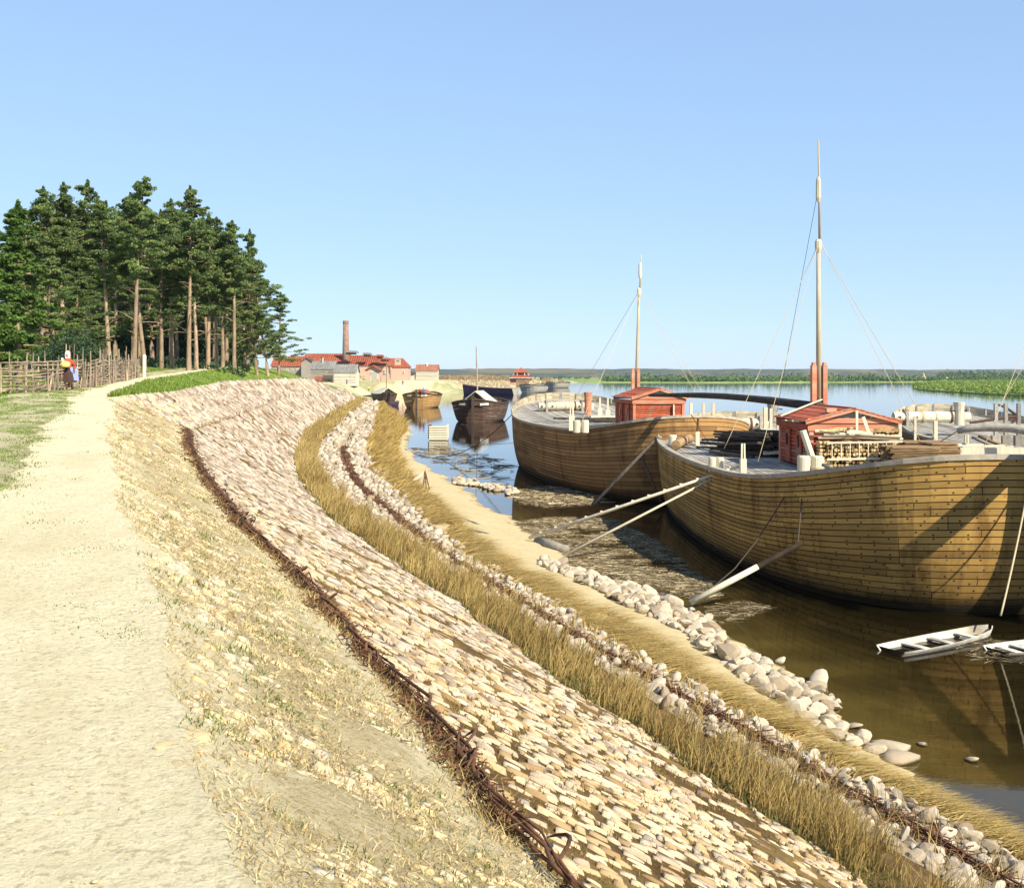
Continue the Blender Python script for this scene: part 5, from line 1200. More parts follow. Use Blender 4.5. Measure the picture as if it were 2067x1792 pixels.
a, m_, b_ = P(1607, 962, 38.5), Pz(1440, 1184, .35), Pz(1358, 1200, .2)
tag(mk('rope', MB().tube([a, a.lerp(m_, .25) + Vector((0, 0, -.25)), a.lerp(m_, .5) + Vector((0, 0, -.4)), a.lerp(m_, .75) + Vector((0, 0, -.35)), m_, b_], .022, 5), m_ropeD, smooth=True), 'slack dark rope curving from the rail over the hull down to the boulders', 'rope', 'dark lines')
rope('dark sagging rope from the left corner of the farther barge into the water', P(1034, 836, 84), Pz(880, 922, .02), .035, .9, m_ropeD, group='dark lines')
rope('thin pale line from the farther barge rail across the water to the left bank', P(1262, 870, 66.5), Pz(905, 897, .3), .02, .3)
tag(mk('spar', MB().tube([P(1321, 889, 57), P(1196, 1020, 56)], [.07, .12], 7), m_dark, smooth=True), 'dark spar slanting from the big barge corner down into the weed', 'spar')
pole('thin anchor shank hanging against the hull of the farther barge', [P(1299, 932, 63.5), P(1334, 1012, 61)], [.09, .07], m_iron, name='anchor', cat='anchor', group=None)
rope('blue grey rope hanging at the right edge over the lit hull', P(2080, 960, 33), P(2020, 1242, 31), .03, .15, m_rope, group='ropes of the big barge')
# rudder at the near end of the big barge, outside the frame, its shade falls on the hull
t = thing('rudder', 'tall plank rudder hung at the near end of the big barge', 'rudder', (16.2, 32.3, 0))
for k in range(6): mk('board', MB().box((16.2 + .46 * k, 32.25 - .2 * k, 2.9), (.48, .08, 6.4), rz=-.41), m_hullw2, t)
mk('tiller', MB().beam((16.6, 33.6, 5.95), (15.95, 29.3, 6.05), .55, .4), m_grey, t)
# pontoon / crib in the water by the bank
p0 = Pz(866, 889, 0); t = thing('log_crib', 'small square crib of pale logs standing in the water off the bank', 'crib', tuple(p0)); x1 = Pz(903, 888, 0).x
for k in range(6): mk('log', MB().tube([(p0.x, p0.y - 0, .15 + k * .27), (x1, p0.y, .15 + k * .27)], .15, 8), m_pale, t); mk('log', MB().tube([(p0.x, p0.y, .28 + k * .27), (p0.x, p0.y + 2.2, .28 + k * .27)], .14, 8), m_dark, t); mk('log', MB().tube([(x1, p0.y, .28 + k * .27), (x1, p0.y + 2.2, .28 + k * .27)], .14, 8), m_pale, t)
# tripod by the sedge
p = P(855, 955, 69); q = P(790, 1000, 67.5); t = thing('tripod', 'tripod of sticks with a long pale pole, on the sand by the sedge', 'tripod', tuple(p)); mk('pole', MB().tube([q, p + Vector((.15, 0, .1))], [.07, .05], 7), m_pale, t)
for u, v in ((853, 993), (862, 1012), (878, 1036)): mk('leg', MB().tube([p + Vector((.1, 0, .15)), Pz(u, v, 1.0) if False else P(u, v, 66)], [.035, .05], 6), m_twig, t)
# rowing boat
def clinker_boat(label, stern, bow, beam, depth, mat, group=None, name='rowing_boat', strakes=4, inner=None):
    stern, bow = Vector(stern), Vector(bow); ax = (bow - stern); L = ax.length; ax.normalize(); bx_ = Vector((ax.y, -ax.x, 0)); t = thing(name, label, 'boat', tuple(stern), group)
    n_ = 12
    def pt(s_, w, side):
        k = s_ / n_; half = beam / 2 * (math.sin(math.pi * min(1, k * .62 + .30)) ** .8 if k < .999 else 0.02); sheer = depth * (1 + .55 * k ** 3); hw = half * (.45 + .55 * w ** .6)
        q = stern + ax * L * (k + .02 * w * k) + bx_ * side * hw; return Vector((q.x, q.y, -.12 + w * sheer))
    for side in (-1, 1):
        for w in range(strakes):
            mb = MB(); vs = []
            for s_ in range(n_ + 1): a_ = pt(s_, w / strakes, side); b2_ = pt(s_, (w + 1) / strakes + .02, side); o_ = bx_ * side * .02 * (w + 1); vs += [a_ + o_, b2_ + o_, b2_ + o_ - bx_ * side * .03, a_ + o_ - bx_ * side * .03]
            fs = []
            for s_ in range(n_):
                for j in range(4): fs.append((4 * s_ + j, 4 * s_ + (j + 1) % 4, 4 * s_ + 4 + (j + 1) % 4, 4 * s_ + 4 + j))
            mb.add(vs, fs); mk('strake', mb, mat, t)
    mb = MB(); mb.add([pt(s_, 0.05, sd) for s_ in range(n_ + 1) for sd in (-1, 1)], [(2 * s_, 2 * s_ + 1, 2 * s_ + 3, 2 * s_ + 2) for s_ in range(n_)]); mk('bottom', mb, inner or mat, t)
    mk('transom', MB().add([pt(0, 0, -1), pt(0, 0, 1), pt(0, 1, 1), pt(0, 1, -1)], [(0, 1, 2, 3)]), inner or mat, t)
    for k in (3, 6, 9): mk('thwart', MB().beam(pt(k, .72, -1), pt(k, .72, 1), .22, .04), mat, t)
    return t
m_white = M('chalky_white_paint', (.40, .37, .31), (.68, .65, .57), 3, vary=.2, c3=(.28, .24, .18))
clinker_boat('small white rowing boat floating before the big barge, bow to the right', Pz(1797, 1318, 0), Pz(1995, 1280, 0), .95, .24, m_white, inner=m_tar)
clinker_boat('half sunken pale skiff at the right edge, partly cut off', Pz(2010, 1318, 0), Pz(2120, 1305, 0), .9, .22, m_white, inner=m_tar)
# anchor on barge beyond
t = thing('anchor', 'old iron anchor with a curved fluke standing on the barge beyond, right edge', 'anchor', tuple(P(1975, 853, 57)))
mk('shank', MB().tube([P(1958, 853, 57), P(2055, 840, 57)], [.07, .08], 7), m_iron, t); mk('fluke', MB().tube([P(2002 * 0 + 2010, 815, 57), P(2030, 822, 57), P(2050, 836, 57), P(2055, 842, 57), P(2040, 856, 57)], [.05, .07, .08, .09, .05], 7), m_iron, t)
# ------------------------------------------------------------------ trees
m_needle = leafmat('pine_needles', (.05, .085, .035), (.175, .24, .075), (.28, .31, .10), .36)
m_spruce = leafmat('fresh_spruce', (.05, .10, .02), (.12, .20, .04), (.17, .24, .06), .25)
m_leaf = leafmat('alder_leaves', (.02, .045, .022), (.06, .105, .045), None, .15)
m_bark = M('pine_bark', (.17, .115, .075), (.38, .28, .19), 3.0, stretch=(1, 1, .3), bmp=.8, vary=.2, c3=(.14, .09, .055))
class Raw:
    def __init__(s): s.p = []; s.r = []
def make_pine(seed, Ht=20.0, start=.45, R_=2.9, dead=7, kind='pine', per=105, size=.12):
    g = random.Random(seed); tr = MB(); cs = []; rs = []
    bend = [Vector((g.uniform(-.5, .5) * t, g.uniform(-.5, .5) * t, Ht * t * .97)) for t in np.linspace(0, 1, 9)]
    sx, sy = g.uniform(-1.3, 1.3), g.uniform(-1.0, 1.0); bend = [Vector((sx * math.sin(t * 3) * t, sy * math.sin(t * 2.5) * t, Ht * t * .97)) for t in np.linspace(0, 1, 9)]
    tr.tube([bend[0] - Vector((0, 0, .4))] + bend, [.36, .31, .25, .22, .19, .16, .13, .10, .07, .03], 8, jit=.06)
    def trunk_at(t):
        k = min(int(t * 8), 7); return bend[k].lerp(bend[k + 1], t * 8 - k)
    nw = 21 if kind == 'pine' else 34
    for i_ in range(nw):
        t = start + (1 - start) * ((i_ + .5) / nw); q = (t - start) / (1 - start)
        if kind == 'pine': rad = R_ * (1 - q) ** .75 * (.45 + .55 * min(1, q * 3.5)) + .25
        else: rad = R_ * (1 - q) ** 1.0 + .15
        for b_ in range(g.choice([2, 3, 4, 5])):
            az = g.uniform(0, 6.283); L = rad * g.choice([.3, .55, .8, 1.1, 1.5]); a = trunk_at(min(t + g.uniform(-.02, .02), .985)); up = g.uniform(.05, .4) * L if kind == 'pine' else -.28 * L
            e = a + Vector((math.cos(az) * L, math.sin(az) * L, up + g.uniform(-.5, .5))); m_ = a.lerp(e, .5) + Vector((0, 0, -.06 * L if kind == 'pine' else .12 * L))
            if L > .9: tr.tube([a, m_, e], [.05 + .01 * L, .035, .012], 4, cap=False)
            n_ = 3 if L > 1.2 else 2
            for c_ in range(n_):
                f = (.45 + .6 * (c_ + .5) / n_) if L > .8 else .5 + .5 * c_
                p = a.lerp(e, f) + Vector((g.gauss(0, .15), g.gauss(0, .15), g.gauss(.05, .12))); cs.append(tuple(p)); rr_ = g.uniform(.26, .74) * (.6 + .4 * min(1, L / 2)); rs.append((rr_ * 1.1, rr_ * 1.1, rr_ * (.55 if kind == 'pine' else .6)))
    top = trunk_at(1.0); cs += [tuple(top + Vector((0, 0, k * .35 - .3))) for k in range(3)]; rs += [(.35, .35, .5), (.25, .25, .4), (.14, .14, .4)]
    for k in range(dead):     # dead limbs below the crown
        t = g.uniform(.16, start + .05); az = g.uniform(0, 6.283); L = g.uniform(.6, 2.6); a = trunk_at(t); e = a + Vector((math.cos(az) * L, math.sin(az) * L, g.uniform(-.1, .5) * L)); tr.tube([a, a.lerp(e, .5) + Vector((0, 0, .1)), e], [.055, .04, .012], 4, cap=False)
    V, Fq, rr_ = leaf_cloud(cs, rs, per, size, seed)
    root = thing('pine_tree' if kind == 'pine' else 'spruce_tree', 'x', 'tree', (0, 0, 0), world=False)
    mk('trunk', tr, m_bark, root, smooth=True); npmesh('crown', V, Fq, m_needle if kind == 'pine' else m_spruce, root, attrs={'rnd': rr_})
    return root
protos = [make_pine(101, start=.50, dead=12), make_pine(102, start=.55, dead=9, R_=2.6), make_pine(103, start=.42, dead=7, R_=3.1), make_pine(104, start=.36, dead=5, R_=3.3), make_pine(105, start=.16, dead=3, R_=4.6), make_pine(106, start=.12, Ht=16, R_=3.0, kind='spruce', dead=2, size=.15)]
used = set()
def put_tree(k, u, vtop, y, label, group=None, rz=None, utop=None, wide=1.0):
    pr = protos[k]; o = pr if k not in used else copy_tree(pr); used.add(k)
    x = (u - CX) / F * y; z0 = gz(x, y) - .1; ht = (H - (vtop - HZ) / F * y) - z0; base = 20.0 if k != 5 else 16.0; s_ = ht / base
    o.location = (x, y, z0); o.scale = (s_ ** .5 * wide, s_ ** .5 * wide, s_); o.rotation_euler = (0, ((utop - u) / F * y / ht if utop else 0), rz if rz is not None else random.uniform(0, 6.28))
    tag(o, label, 'tree', group); return o
G = 'pines at the edge of the wood'
# k, u of the trunk, v of the top, distance, label
for k, u, vt, y, ut, lab in [(0, 222, 400, 100, 250, 'front pine leaning right with many bare dead limbs, first thick trunk behind the fence'), (0, 269, 358, 98, 292, 'tallest front pine with thick trunk at the end of the wattle fence'),
        (1, 292, 392, 104, 318, 'slim orange trunked pine just right of the thickest trunk'), (3, 326, 425, 112, None, 'pine with short forked trunk, second right of the fence end'), (2, 347, 418, 116, None, 'dark trunked pine behind the forked one'),
        (1, 381, 378, 110, 386, 'straight tall pine in the middle of the wood edge with pale bare trunk'), (2, 396, 445, 112, 404, 'thinner pine leaning right, close to the straight tall one'), (3, 420, 432, 118, None, 'middle pine, left of a tight cluster of trunks'),
        (2, 437, 440, 121, None, 'pine in the tight cluster of trunks, left one'), (3, 450, 470, 124, None, 'pine in the tight cluster of trunks, right one'), (1, 473, 447, 118, 468, 'lone straight pine right of the cluster, pale trunk bare to half height'),
        (3, 500, 463, 130, 508, 'pine with a thin spire top, third from the right end'), (4, 519, 505, 128, 535, 'low crowned pine, second from the right end of the wood'), (4, 541, 548, 138, 560, 'last pine at the right end, branches hanging low towards the red roofs')]:
    put_tree(k, u, vt, y, lab, G, utop=ut, wide=.95)
put_tree(4, 563, 590, 150, 'small bushy pine beyond the last pine, its foot behind the bank', G, wide=1.1)
G = 'trees at the left of the wood'
for k, u, vt, y, lab in [(5, 38, 412, 72, 'light green spruce at the far left behind the fence'), (5, -22, 470, 66, 'light green spruce cut by the left edge of the picture'), (2, 84, 378, 98, 'pine with bushy top, first of three tall tops on the left'), (2, 132, 370, 100, 'pine with bushy top, second of three tall tops on the left'),
        (3, 180, 366, 104, 'pine with pointed top, third of three tall tops on the left'), (4, 62, 455, 88, 'dark full crowned pine between the spruces and the tall tops'), (4, 112, 520, 84, 'dark low pine filling the gap above the fence'), (4, 168, 545, 90, 'dark low pine behind the person by the fence')]:
    put_tree(k, u, vt, y, lab, G)
tgt = np.interp
for k in range(34):
    u = 20 + (k * 137.5) % 500; y = 128 + (k * 53) % 62; vt = float(np.interp(u, [0, 100, 300, 400, 470, 530], [440, 410, 392, 420, 480, 560])) + random.uniform(0, 40)
    put_tree(random.choice([2, 3, 4, 3]), u, vt, y, 'pine deep in the wood, mostly hidden behind the front trunks', 'pines deep in the wood', wide=1.1)
for k, (u, v0, y, r, lab) in enumerate([(155, 690, 62, 1.5, 'round dark green bush behind the fence, right of the person'), (118, 700, 66, 1.3, 'dark bush behind the fence, above the person'), (232, 715, 74, .8, 'small fir bush at the foot of the leaning pine')]):
    p = P(u, v0, y); cs = []; rs = []
    for q in range(60): d = Vector((random.gauss(0, 1), random.gauss(0, 1), random.gauss(0, 1))).normalized() * r * random.uniform(.6, 1); cs.append((d.x, d.y, d.z + r * .8)); rs.append((.34 * r,) * 3)
    V, Fq, rr_ = leaf_cloud(cs, rs, 70, .075, 70 + k); root = thing('bush', lab, 'bush', (p.x, y, gz(p.x, y)), 'bushes behind the fence', world=False)
    npmesh('foliage', V, Fq, m_leaf, root, attrs={'rnd': rr_}); mk('stem', MB().tube([(0, 0, -.2), (.05, 0, r)], [.06, .03], 6).tube([(0, 0, 0), (-.3 * r, .1, r * 1.1)], [.04, .02], 5), m_bark, root, off=(0, 0, 0))

# undergrowth closing the depth of the wood
N = 900; g2 = np.random.default_rng(8); y = g2.uniform(165, 215, N); u = g2.uniform(-60, 505, N); x = (u - CX) / F * y; zz = ground_z(x, y) + g2.random(N) ** 1.3 * 9; V, Fq, rr_ = leaf_cloud(np.stack([x, y, zz], -1), np.full((N, 3), 1.7), 70, .42, 77)
tag(npmesh('undergrowth', V, Fq, m_leaf, attrs={'rnd': rr_}), 'dark mass of young firs and brush deep between the trunks', kind='stuff')
N = 160; y = g2.uniform(112, 160, N); u = g2.uniform(280, 500, N); x = (u - CX) / F * y; zz = ground_z(x, y) + .2; V, Fq, rr_ = leaf_cloud(np.stack([x, y, zz], -1), np.full((N, 3), .7), 40, .16, 78)
tag(npmesh('forest_floor_plants', V, Fq, m_leaf, attrs={'rnd': rr_}), 'low plants on the floor of the wood between the trunks', kind='stuff')
# ------------------------------------------------------------------ wattle fence
m_fence = M('weathered_fence_wood', (.13, .095, .065), (.38, .30, .22), 4, stretch=(1, 1, .3), vary=.35)
fp = [P(u, v, y) for u, v, y in [(-60, 800, 41), (0, 797, 42.5), (88, 793, 45.5), (140, 787, 48.5), (190, 782, 52), (251, 770, 65), (281, 760, 78)]]
cum = [0.0]
for k in range(1, len(fp)): cum.append(cum[-1] + (fp[k] - fp[k - 1]).length)
def fpt(s_):
    x = np.interp(s_, cum, [p.x for p in fp]); y = np.interp(s_, cum, [p.y for p in fp]); return Vector((x, y, gz(x, y)))
fence = thing('fence', 'rough wattle fence of woven sticks and tall uneven stakes left of the path', 'fence', tuple(fp[1]))
s_ = 0.0; stakes = []
while s_ < cum[-1]:
    p = fpt(s_); n_ = 1 + (random.random() < .65)
    for q in range(n_):
        off = Vector((random.uniform(-.1, .1), random.uniform(-.12, .12), -.15)); h = 1.25 + (random.random() < .5) * random.uniform(.1, .95) + random.uniform(0, .15); ln = Vector((random.gauss(0, .05), random.gauss(0, .08), 0))
        mk('stake', MB().tube([p + off, p + off + ln * .5 + Vector((0, 0, h * .6)), p + off + ln + Vector((0, 0, h))], [.035, .032, .022], 6, jit=.1), m_fence, fence)
    stakes.append(s_); s_ += random.uniform(.42, .62) * (1 if s_ < 14 else 1.25)
for row in range(10):
    s_ = random.uniform(0, .4)
    while s_ < cum[-1] - .5:
        L = random.uniform(1.4, 2.8); e = min(s_ + L, cum[-1]); z0 = .10 + row * .125 + random.uniform(-.05, .05); dz = random.uniform(-.12, .12); pts = []
        for q in range(6): f = q / 5; p = fpt(s_ + (e - s_) * f); pts.append(p + Vector((.05 * math.sin(q * 2.4 + row), .03, z0 + dz * f + random.uniform(-.02, .02))))
        mk('rail', MB().tube(pts, [.03, .036, .038, .036, .032, .02], 6, jit=.12), m_fence, fence); s_ += L * random.uniform(.75, .98)
for k in range(8):
    s0 = random.uniform(1, cum[-1] * .55); p, q = fpt(s0), fpt(s0 + .5); mk('brace', MB().tube([p + Vector((.12, -.25, 0)), q + Vector((0, 0, random.uniform(.7, 1.2)))], [.04, .03], 6), m_fence, fence)
p = fpt(cum[-1]) + Vector((.25, .3, 0)); tag(mk('end_post', MB().tube([p, p + Vector((0, 0, .8)), p + Vector((.02, 0, 1.5)), p + Vector((.02, 0, 1.62))], [.14, .13, .14, .06], 9, jit=.04), m_pale), 'stout pale post with rounded top at the end of the wattle fence', 'post')

# ------------------------------------------------------------------ people
m_skin = M('skin', (.45, .26, .17), (.52, .31, .21), 5, bmp=0, vary=0)
def cloth(name, c, c2=None): return M(name, c, c2 or tuple(a * .8 for a in c), 9, bmp=.2, vary=0)
m_scarf, m_blouse, m_sack = cloth('white_scarf_cloth', (.78, .76, .70)), cloth('red_blouse_cloth', (.50, .07, .03)), cloth('yellow_sack_cloth', (.70, .55, .18))
m_apron = cloth('blue_apron_cloth', (.25, .30, .62)); m_shirt = cloth('blue_shirt_cloth', (.08, .14, .45)); m_darkc = cloth('dark_cloth', (.04, .035, .04))
m_skirt, nt, b = nmat('striped_skirt'); tc = nt.nodes.new('ShaderNodeTexCoord'); wv = nt.nodes.new('ShaderNodeTexWave'); wv.wave_type = 'BANDS'; wv.bands_direction = 'X'; wv.inputs['Scale'].default_value = 9
nt.links.new(tc.outputs['Object'], wv.inputs['Vector']); nt.links.new(ramp(nt, wv.outputs['Fac'], [(.4, (.015, .012, .02)), (.75, (.10, .05, .03))]), b.inputs['Base Color']); b.inputs['Roughness'].default_value = .9
def body(joints, edges, name, mat, parent, sub=1):
    """one continuous skinned figure; joints: name -> (pos, radius)"""
    ks = list(joints); me = bpy.data.meshes.new(name); me.from_pydata([joints[k][0] for k in ks], [(ks.index(a), ks.index(b_)) for a, b_ in edges], [])
    o = link(name, me, mat, parent); md = o.modifiers.new('skin', 'SKIN'); md.use_smooth_shade = True
    for i_, k in enumerate(ks): me.skin_vertices[0].data[i_].radius = (joints[k][1], joints[k][1] * (joints[k][2] if len(joints[k]) > 2 else 1)) if True else None
    me.skin_vertices[0].data[0].use_root = True
    s2 = o.modifiers.new('sub', 'SUBSURF'); s2.levels = sub; s2.render_levels = sub
    return o
def ensure_skin(me):
    if not me.skin_vertices: pass
def make_person(loc, rz, pose='walk', s=1.0, label='', mats=None, clothed='woman', group=None):
    t = thing('person', label, 'person', loc, group, rz=rz, world=False); t.scale = (s, s, s); mt = mats or {}
    J = {'pelvis': ((0, 0, .88), .13, .8), 'waist': ((0, .0, 1.02), .11, .8), 'chest': ((0, .02, 1.22), .145, .75), 'neck0': ((0, .02, 1.38), .06), 'neck': ((0, .03, 1.43), .045), 'head0': ((0, .03, 1.50), .075), 'head': ((0, .02, 1.585), .085), 'crown': ((0, .03, 1.66), .055),
         'shl': ((-.17, .02, 1.33), .055), 'shr': ((.17, .02, 1.33), .055), 'ell': ((-.30, -.06, 1.10), .042), 'elr': ((.30, .02, 1.08), .042), 'wrl': ((-.12, -.22, 1.25), .03), 'wrr': ((.36, -.12, .92), .03), 'hal': ((-.06, -.22, 1.36), .035), 'har': ((.38, -.16, .84), .035),
         'hil': ((-.09, 0, .84), .095), 'hir': ((.09, 0, .84), .095), 'knl': ((-.10, -.08, .47), .058), 'knr': ((.10, .06, .47), .058), 'anl': ((-.10, .0, .09), .036), 'anr': ((.10, .14, .10), .036), 'tol': ((-.10, -.15, .03), .03), 'tor': ((.10, -.01, .03), .03)}
    if pose == 'sit':
        for k, v in {'knl': (-.1, -.42, .84), 'knr': (.1, -.42, .84), 'anl': (-.1, -.40, .45), 'anr': (.1, -.42, .45), 'tol': (-.1, -.55, .40), 'tor': (.1, -.57, .40)}.items(): J[k] = (v, *J[k][1:])
    E = [('pelvis', 'waist'), ('waist', 'chest'), ('chest', 'neck0'), ('neck0', 'neck'), ('neck', 'head0'), ('head0', 'head'), ('head', 'crown'), ('chest', 'shl'), ('chest', 'shr'), ('shl', 'ell'), ('shr', 'elr'), ('ell', 'wrl'), ('elr', 'wrr'), ('wrl', 'hal'), ('wrr', 'har'), ('pelvis', 'hil'), ('pelvis', 'hir'), ('hil', 'knl'), ('hir', 'knr'), ('knl', 'anl'), ('knr', 'anr'), ('anl', 'tol'), ('anr', 'tor')]
    me = bpy.data.meshes.new('body'); ks = list(J); me.from_pydata([J[k][0] for k in ks], [(ks.index(a), ks.index(b_)) for a, b_ in E], []); o = link('body', me, m_skin, t)
    o.modifiers.new('skin', 'SKIN').use_smooth_shade = True
    for i_, k in enumerate(ks): me.skin_vertices[0].data[i_].radius = (J[k][1], J[k][1] * (J[k][2] if len(J[k]) > 2 else 1))
    me.skin_vertices[0].data[0].use_root = True
    q = o.modifiers.new('sub', 'SUBSURF'); q.levels = 1; q.render_levels = 1
    # clothes
    def lathe(name, prof, mat, pleat=0, cy=.0, sx=1, sy=.8, n_=26):
        mb = MB(); vs = []; 
        for z, r in prof:
            for j in range(n_): a = 6.2832 * j / n_; rr2 = r * (1 + pleat * math.sin(a * 9) * max(0, (1.0 - z))); vs.append((math.cos(a) * rr2 * sx, cy + math.sin(a) * rr2 * sy, z))
        fs = [(i_ * n_ + j, i_ * n_ + (j + 1) % n_, (i_ + 1) * n_ + (j + 1) % n_, (i_ + 1) * n_ + j) for i_ in range(len(prof) - 1) for j in range(n_)]; mb.add(vs, fs); return mk(name, mb, mat, t, smooth=True, off=(0, 0, 0))
    if clothed == 'woman':
        lathe('blouse', [(1.0, .165), (1.1, .18), (1.22, .20), (1.32, .20), (1.39, .11), (1.41, .06)], mt.get('top', m_blouse)); lathe('skirt', [(1.06, .14), (.95, .20), (.75, .27), (.5, .31), (.34, .33)], mt.get('skirt', m_skirt), pleat=.25)
    else:
        lathe('shirt', [(.84, .17), (1.0, .16), (1.15, .19), (1.32, .20), (1.39, .11), (1.41, .06)], mt.get('top', m_shirt))
    for a, b_, nm in ((J['shl'], J['ell'], 'sleeve'), (J['shr'], J['elr'], 'sleeve'), (J['ell'], J['wrl'], 'sleeve'), (J['elr'], J['wrr'], 'sleeve')): mk(nm, MB().tube([a[0], b_[0]], [a[1] * 1.35, b_[1] * 1.3], 8), mt.get('top', m_blouse), t, smooth=True, off=(0, 0, 0))
    if clothed != 'woman':
        for a, b_ in (('hil', 'knl'), ('hir', 'knr'), ('knl', 'anl'), ('knr', 'anr')): mk('trouser_leg', MB().tube([J[a][0], J[b_][0]], [J[a][1] * 1.15, J[b_][1] * 1.3], 8), m_darkc, t, smooth=True, off=(0, 0, 0))
    # scarf or cap
    mb = MB(); n_ = 14; vs = []; prof = [(1.76, .01), (1.74, .06), (1.69, .10), (1.61, .118), (1.54, .115), (1.47, .10), (1.42, .11)] if clothed == 'woman' else [(1.76, .01), (1.75, .08), (1.70, .11), (1.65, .115)]
    for z, r in prof:
        for j in range(n_):
            a = 6.2832 * j / n_; face = max(0, -math.sin(a)) if z < 1.66 else 0; vs.append((math.cos(a) * r, .03 + math.sin(a) * r * (1 - .55 * face), z))
    mb.add(vs, [(i_ * n_ + j, i_ * n_ + (j + 1) % n_, (i_ + 1) * n_ + (j + 1) % n_, (i_ + 1) * n_ + j) for i_ in range(len(prof) - 1) for j in range(n_)]); mk('headscarf' if clothed == 'woman' else 'cap', mb, m_scarf if clothed == 'woman' else m_darkc, t, smooth=True, off=(0, 0, 0))
    mk('nose', MB().tube([(0, -.055, 1.60), (0, -.09, 1.565), (0, -.06, 1.55)], [.01, .016, .008], 6), m_skin, t, off=(0, 0, 0))
    for s_ in (-1, 1): mk('eye', MB().box((s_ * .03, -.062, 1.605), (.02, .01, .01)), m_darkc, t, off=(0, 0, 0))
    return t, lathe
pp = P(136, 791, 48); pz = gz(pp.x, 48)
w_, lathe = make_person((pp.x, 48, pz), .15, label='woman in white headscarf, red blouse and dark striped skirt walking beside the wattle fence', s=.98)
mb = MB(); n_ = 8; vs = []
for i_ in range(6):
    z = 1.02 - i_ * .12
    for j in range(n_): vs.append((.14 + .035 * j + .02 * i_, -.14 + .035 * j + .02 * math.sin(j * 2 + i_), z))
mb.add(vs, [(i_ * n_ + j, i_ * n_ + j + 1, (i_ + 1) * n_ + j + 1, (i_ + 1) * n_ + j) for i_ in range(5) for j in range(n_ - 1)]); mk('apron', mb, m_apron, w_, off=(0, 0, 0))
bk = thing('basket', 'yellow cloth wrapped bundle carried at the waist of the walking woman', 'bundle', (pp.x + .03, 47.68, pz + .98)); mk('bundle_body', MB().tube([(pp.x + .03, 47.68, pz + .98), (pp.x + .03, 47.68, pz + 1.05), (pp.x + .03, 47.68, pz + 1.2), (pp.x + .03, 47.68, pz + 1.26)], [.16, .22, .21, .10], 10, jit=.06), m_sack, bk, smooth=True); mk('shoulder_strap', MB().beam((pp.x - .1, 47.72, pz + 1.22), (pp.x - .16, 47.85, pz + 1.4), .07, .02), m_scarf, bk)

# ------------------------------------------------------------------ village
m_brick, nt, b = nmat('pink_brick_wall'); tcx = nt.nodes.new('ShaderNodeTexCoord'); br = nt.nodes.new('ShaderNodeTexBrick'); br.inputs['Scale'].default_value = 1.6; br.inputs['Mortar Size'].default_value = .03
br.inputs['Color1'].default_value = (.42, .27, .21, 1); br.inputs['Color2'].default_value = (.36, .22, .17, 1); br.inputs['Mortar'].default_value = (.55, .42, .34, 1)
mpp = nt.nodes.new('ShaderNodeMapping'); mpp.inputs['Rotation'].default_value = (R(90), 0, 0); nt.links.new(tcx.outputs['Object'], mpp.inputs['Vector']); nt.links.new(mpp.outputs['Vector'], br.inputs['Vector'])
nt.links.new(mixc(nt, mth(nt, 'MULTIPLY', texn(nt, .5, 5, .7), .6), br.outputs['Color'], (.55, .38, .30)), b.inputs['Base Color']); b.inputs['Roughness'].default_value = .9
m_roof = M('red_iron_roof', (.25, .062, .03), (.34, .10, .05), .3, vary=.05, bmp=.05, c3=(.22, .06, .035))
m_roofg = M('grey_shingle_roof', (.13, .13, .12), (.24, .23, .21), 1.2, vary=.15, bmp=.2)
m_roofb = M('rusty_roof', (.24, .10, .06), (.34, .15, .09), 1.0, vary=.1, bmp=.2)
m_logw = M('grey_log_wall', (.20, .18, .15), (.36, .33, .28), 1.2, stretch=(.2, .2, 3), vary=.15, bmp=.3)
m_logp = M('pale_log_wall', (.46, .42, .34), (.60, .56, .46), 1.2, stretch=(.2, .2, 3), vary=.1, bmp=.3)
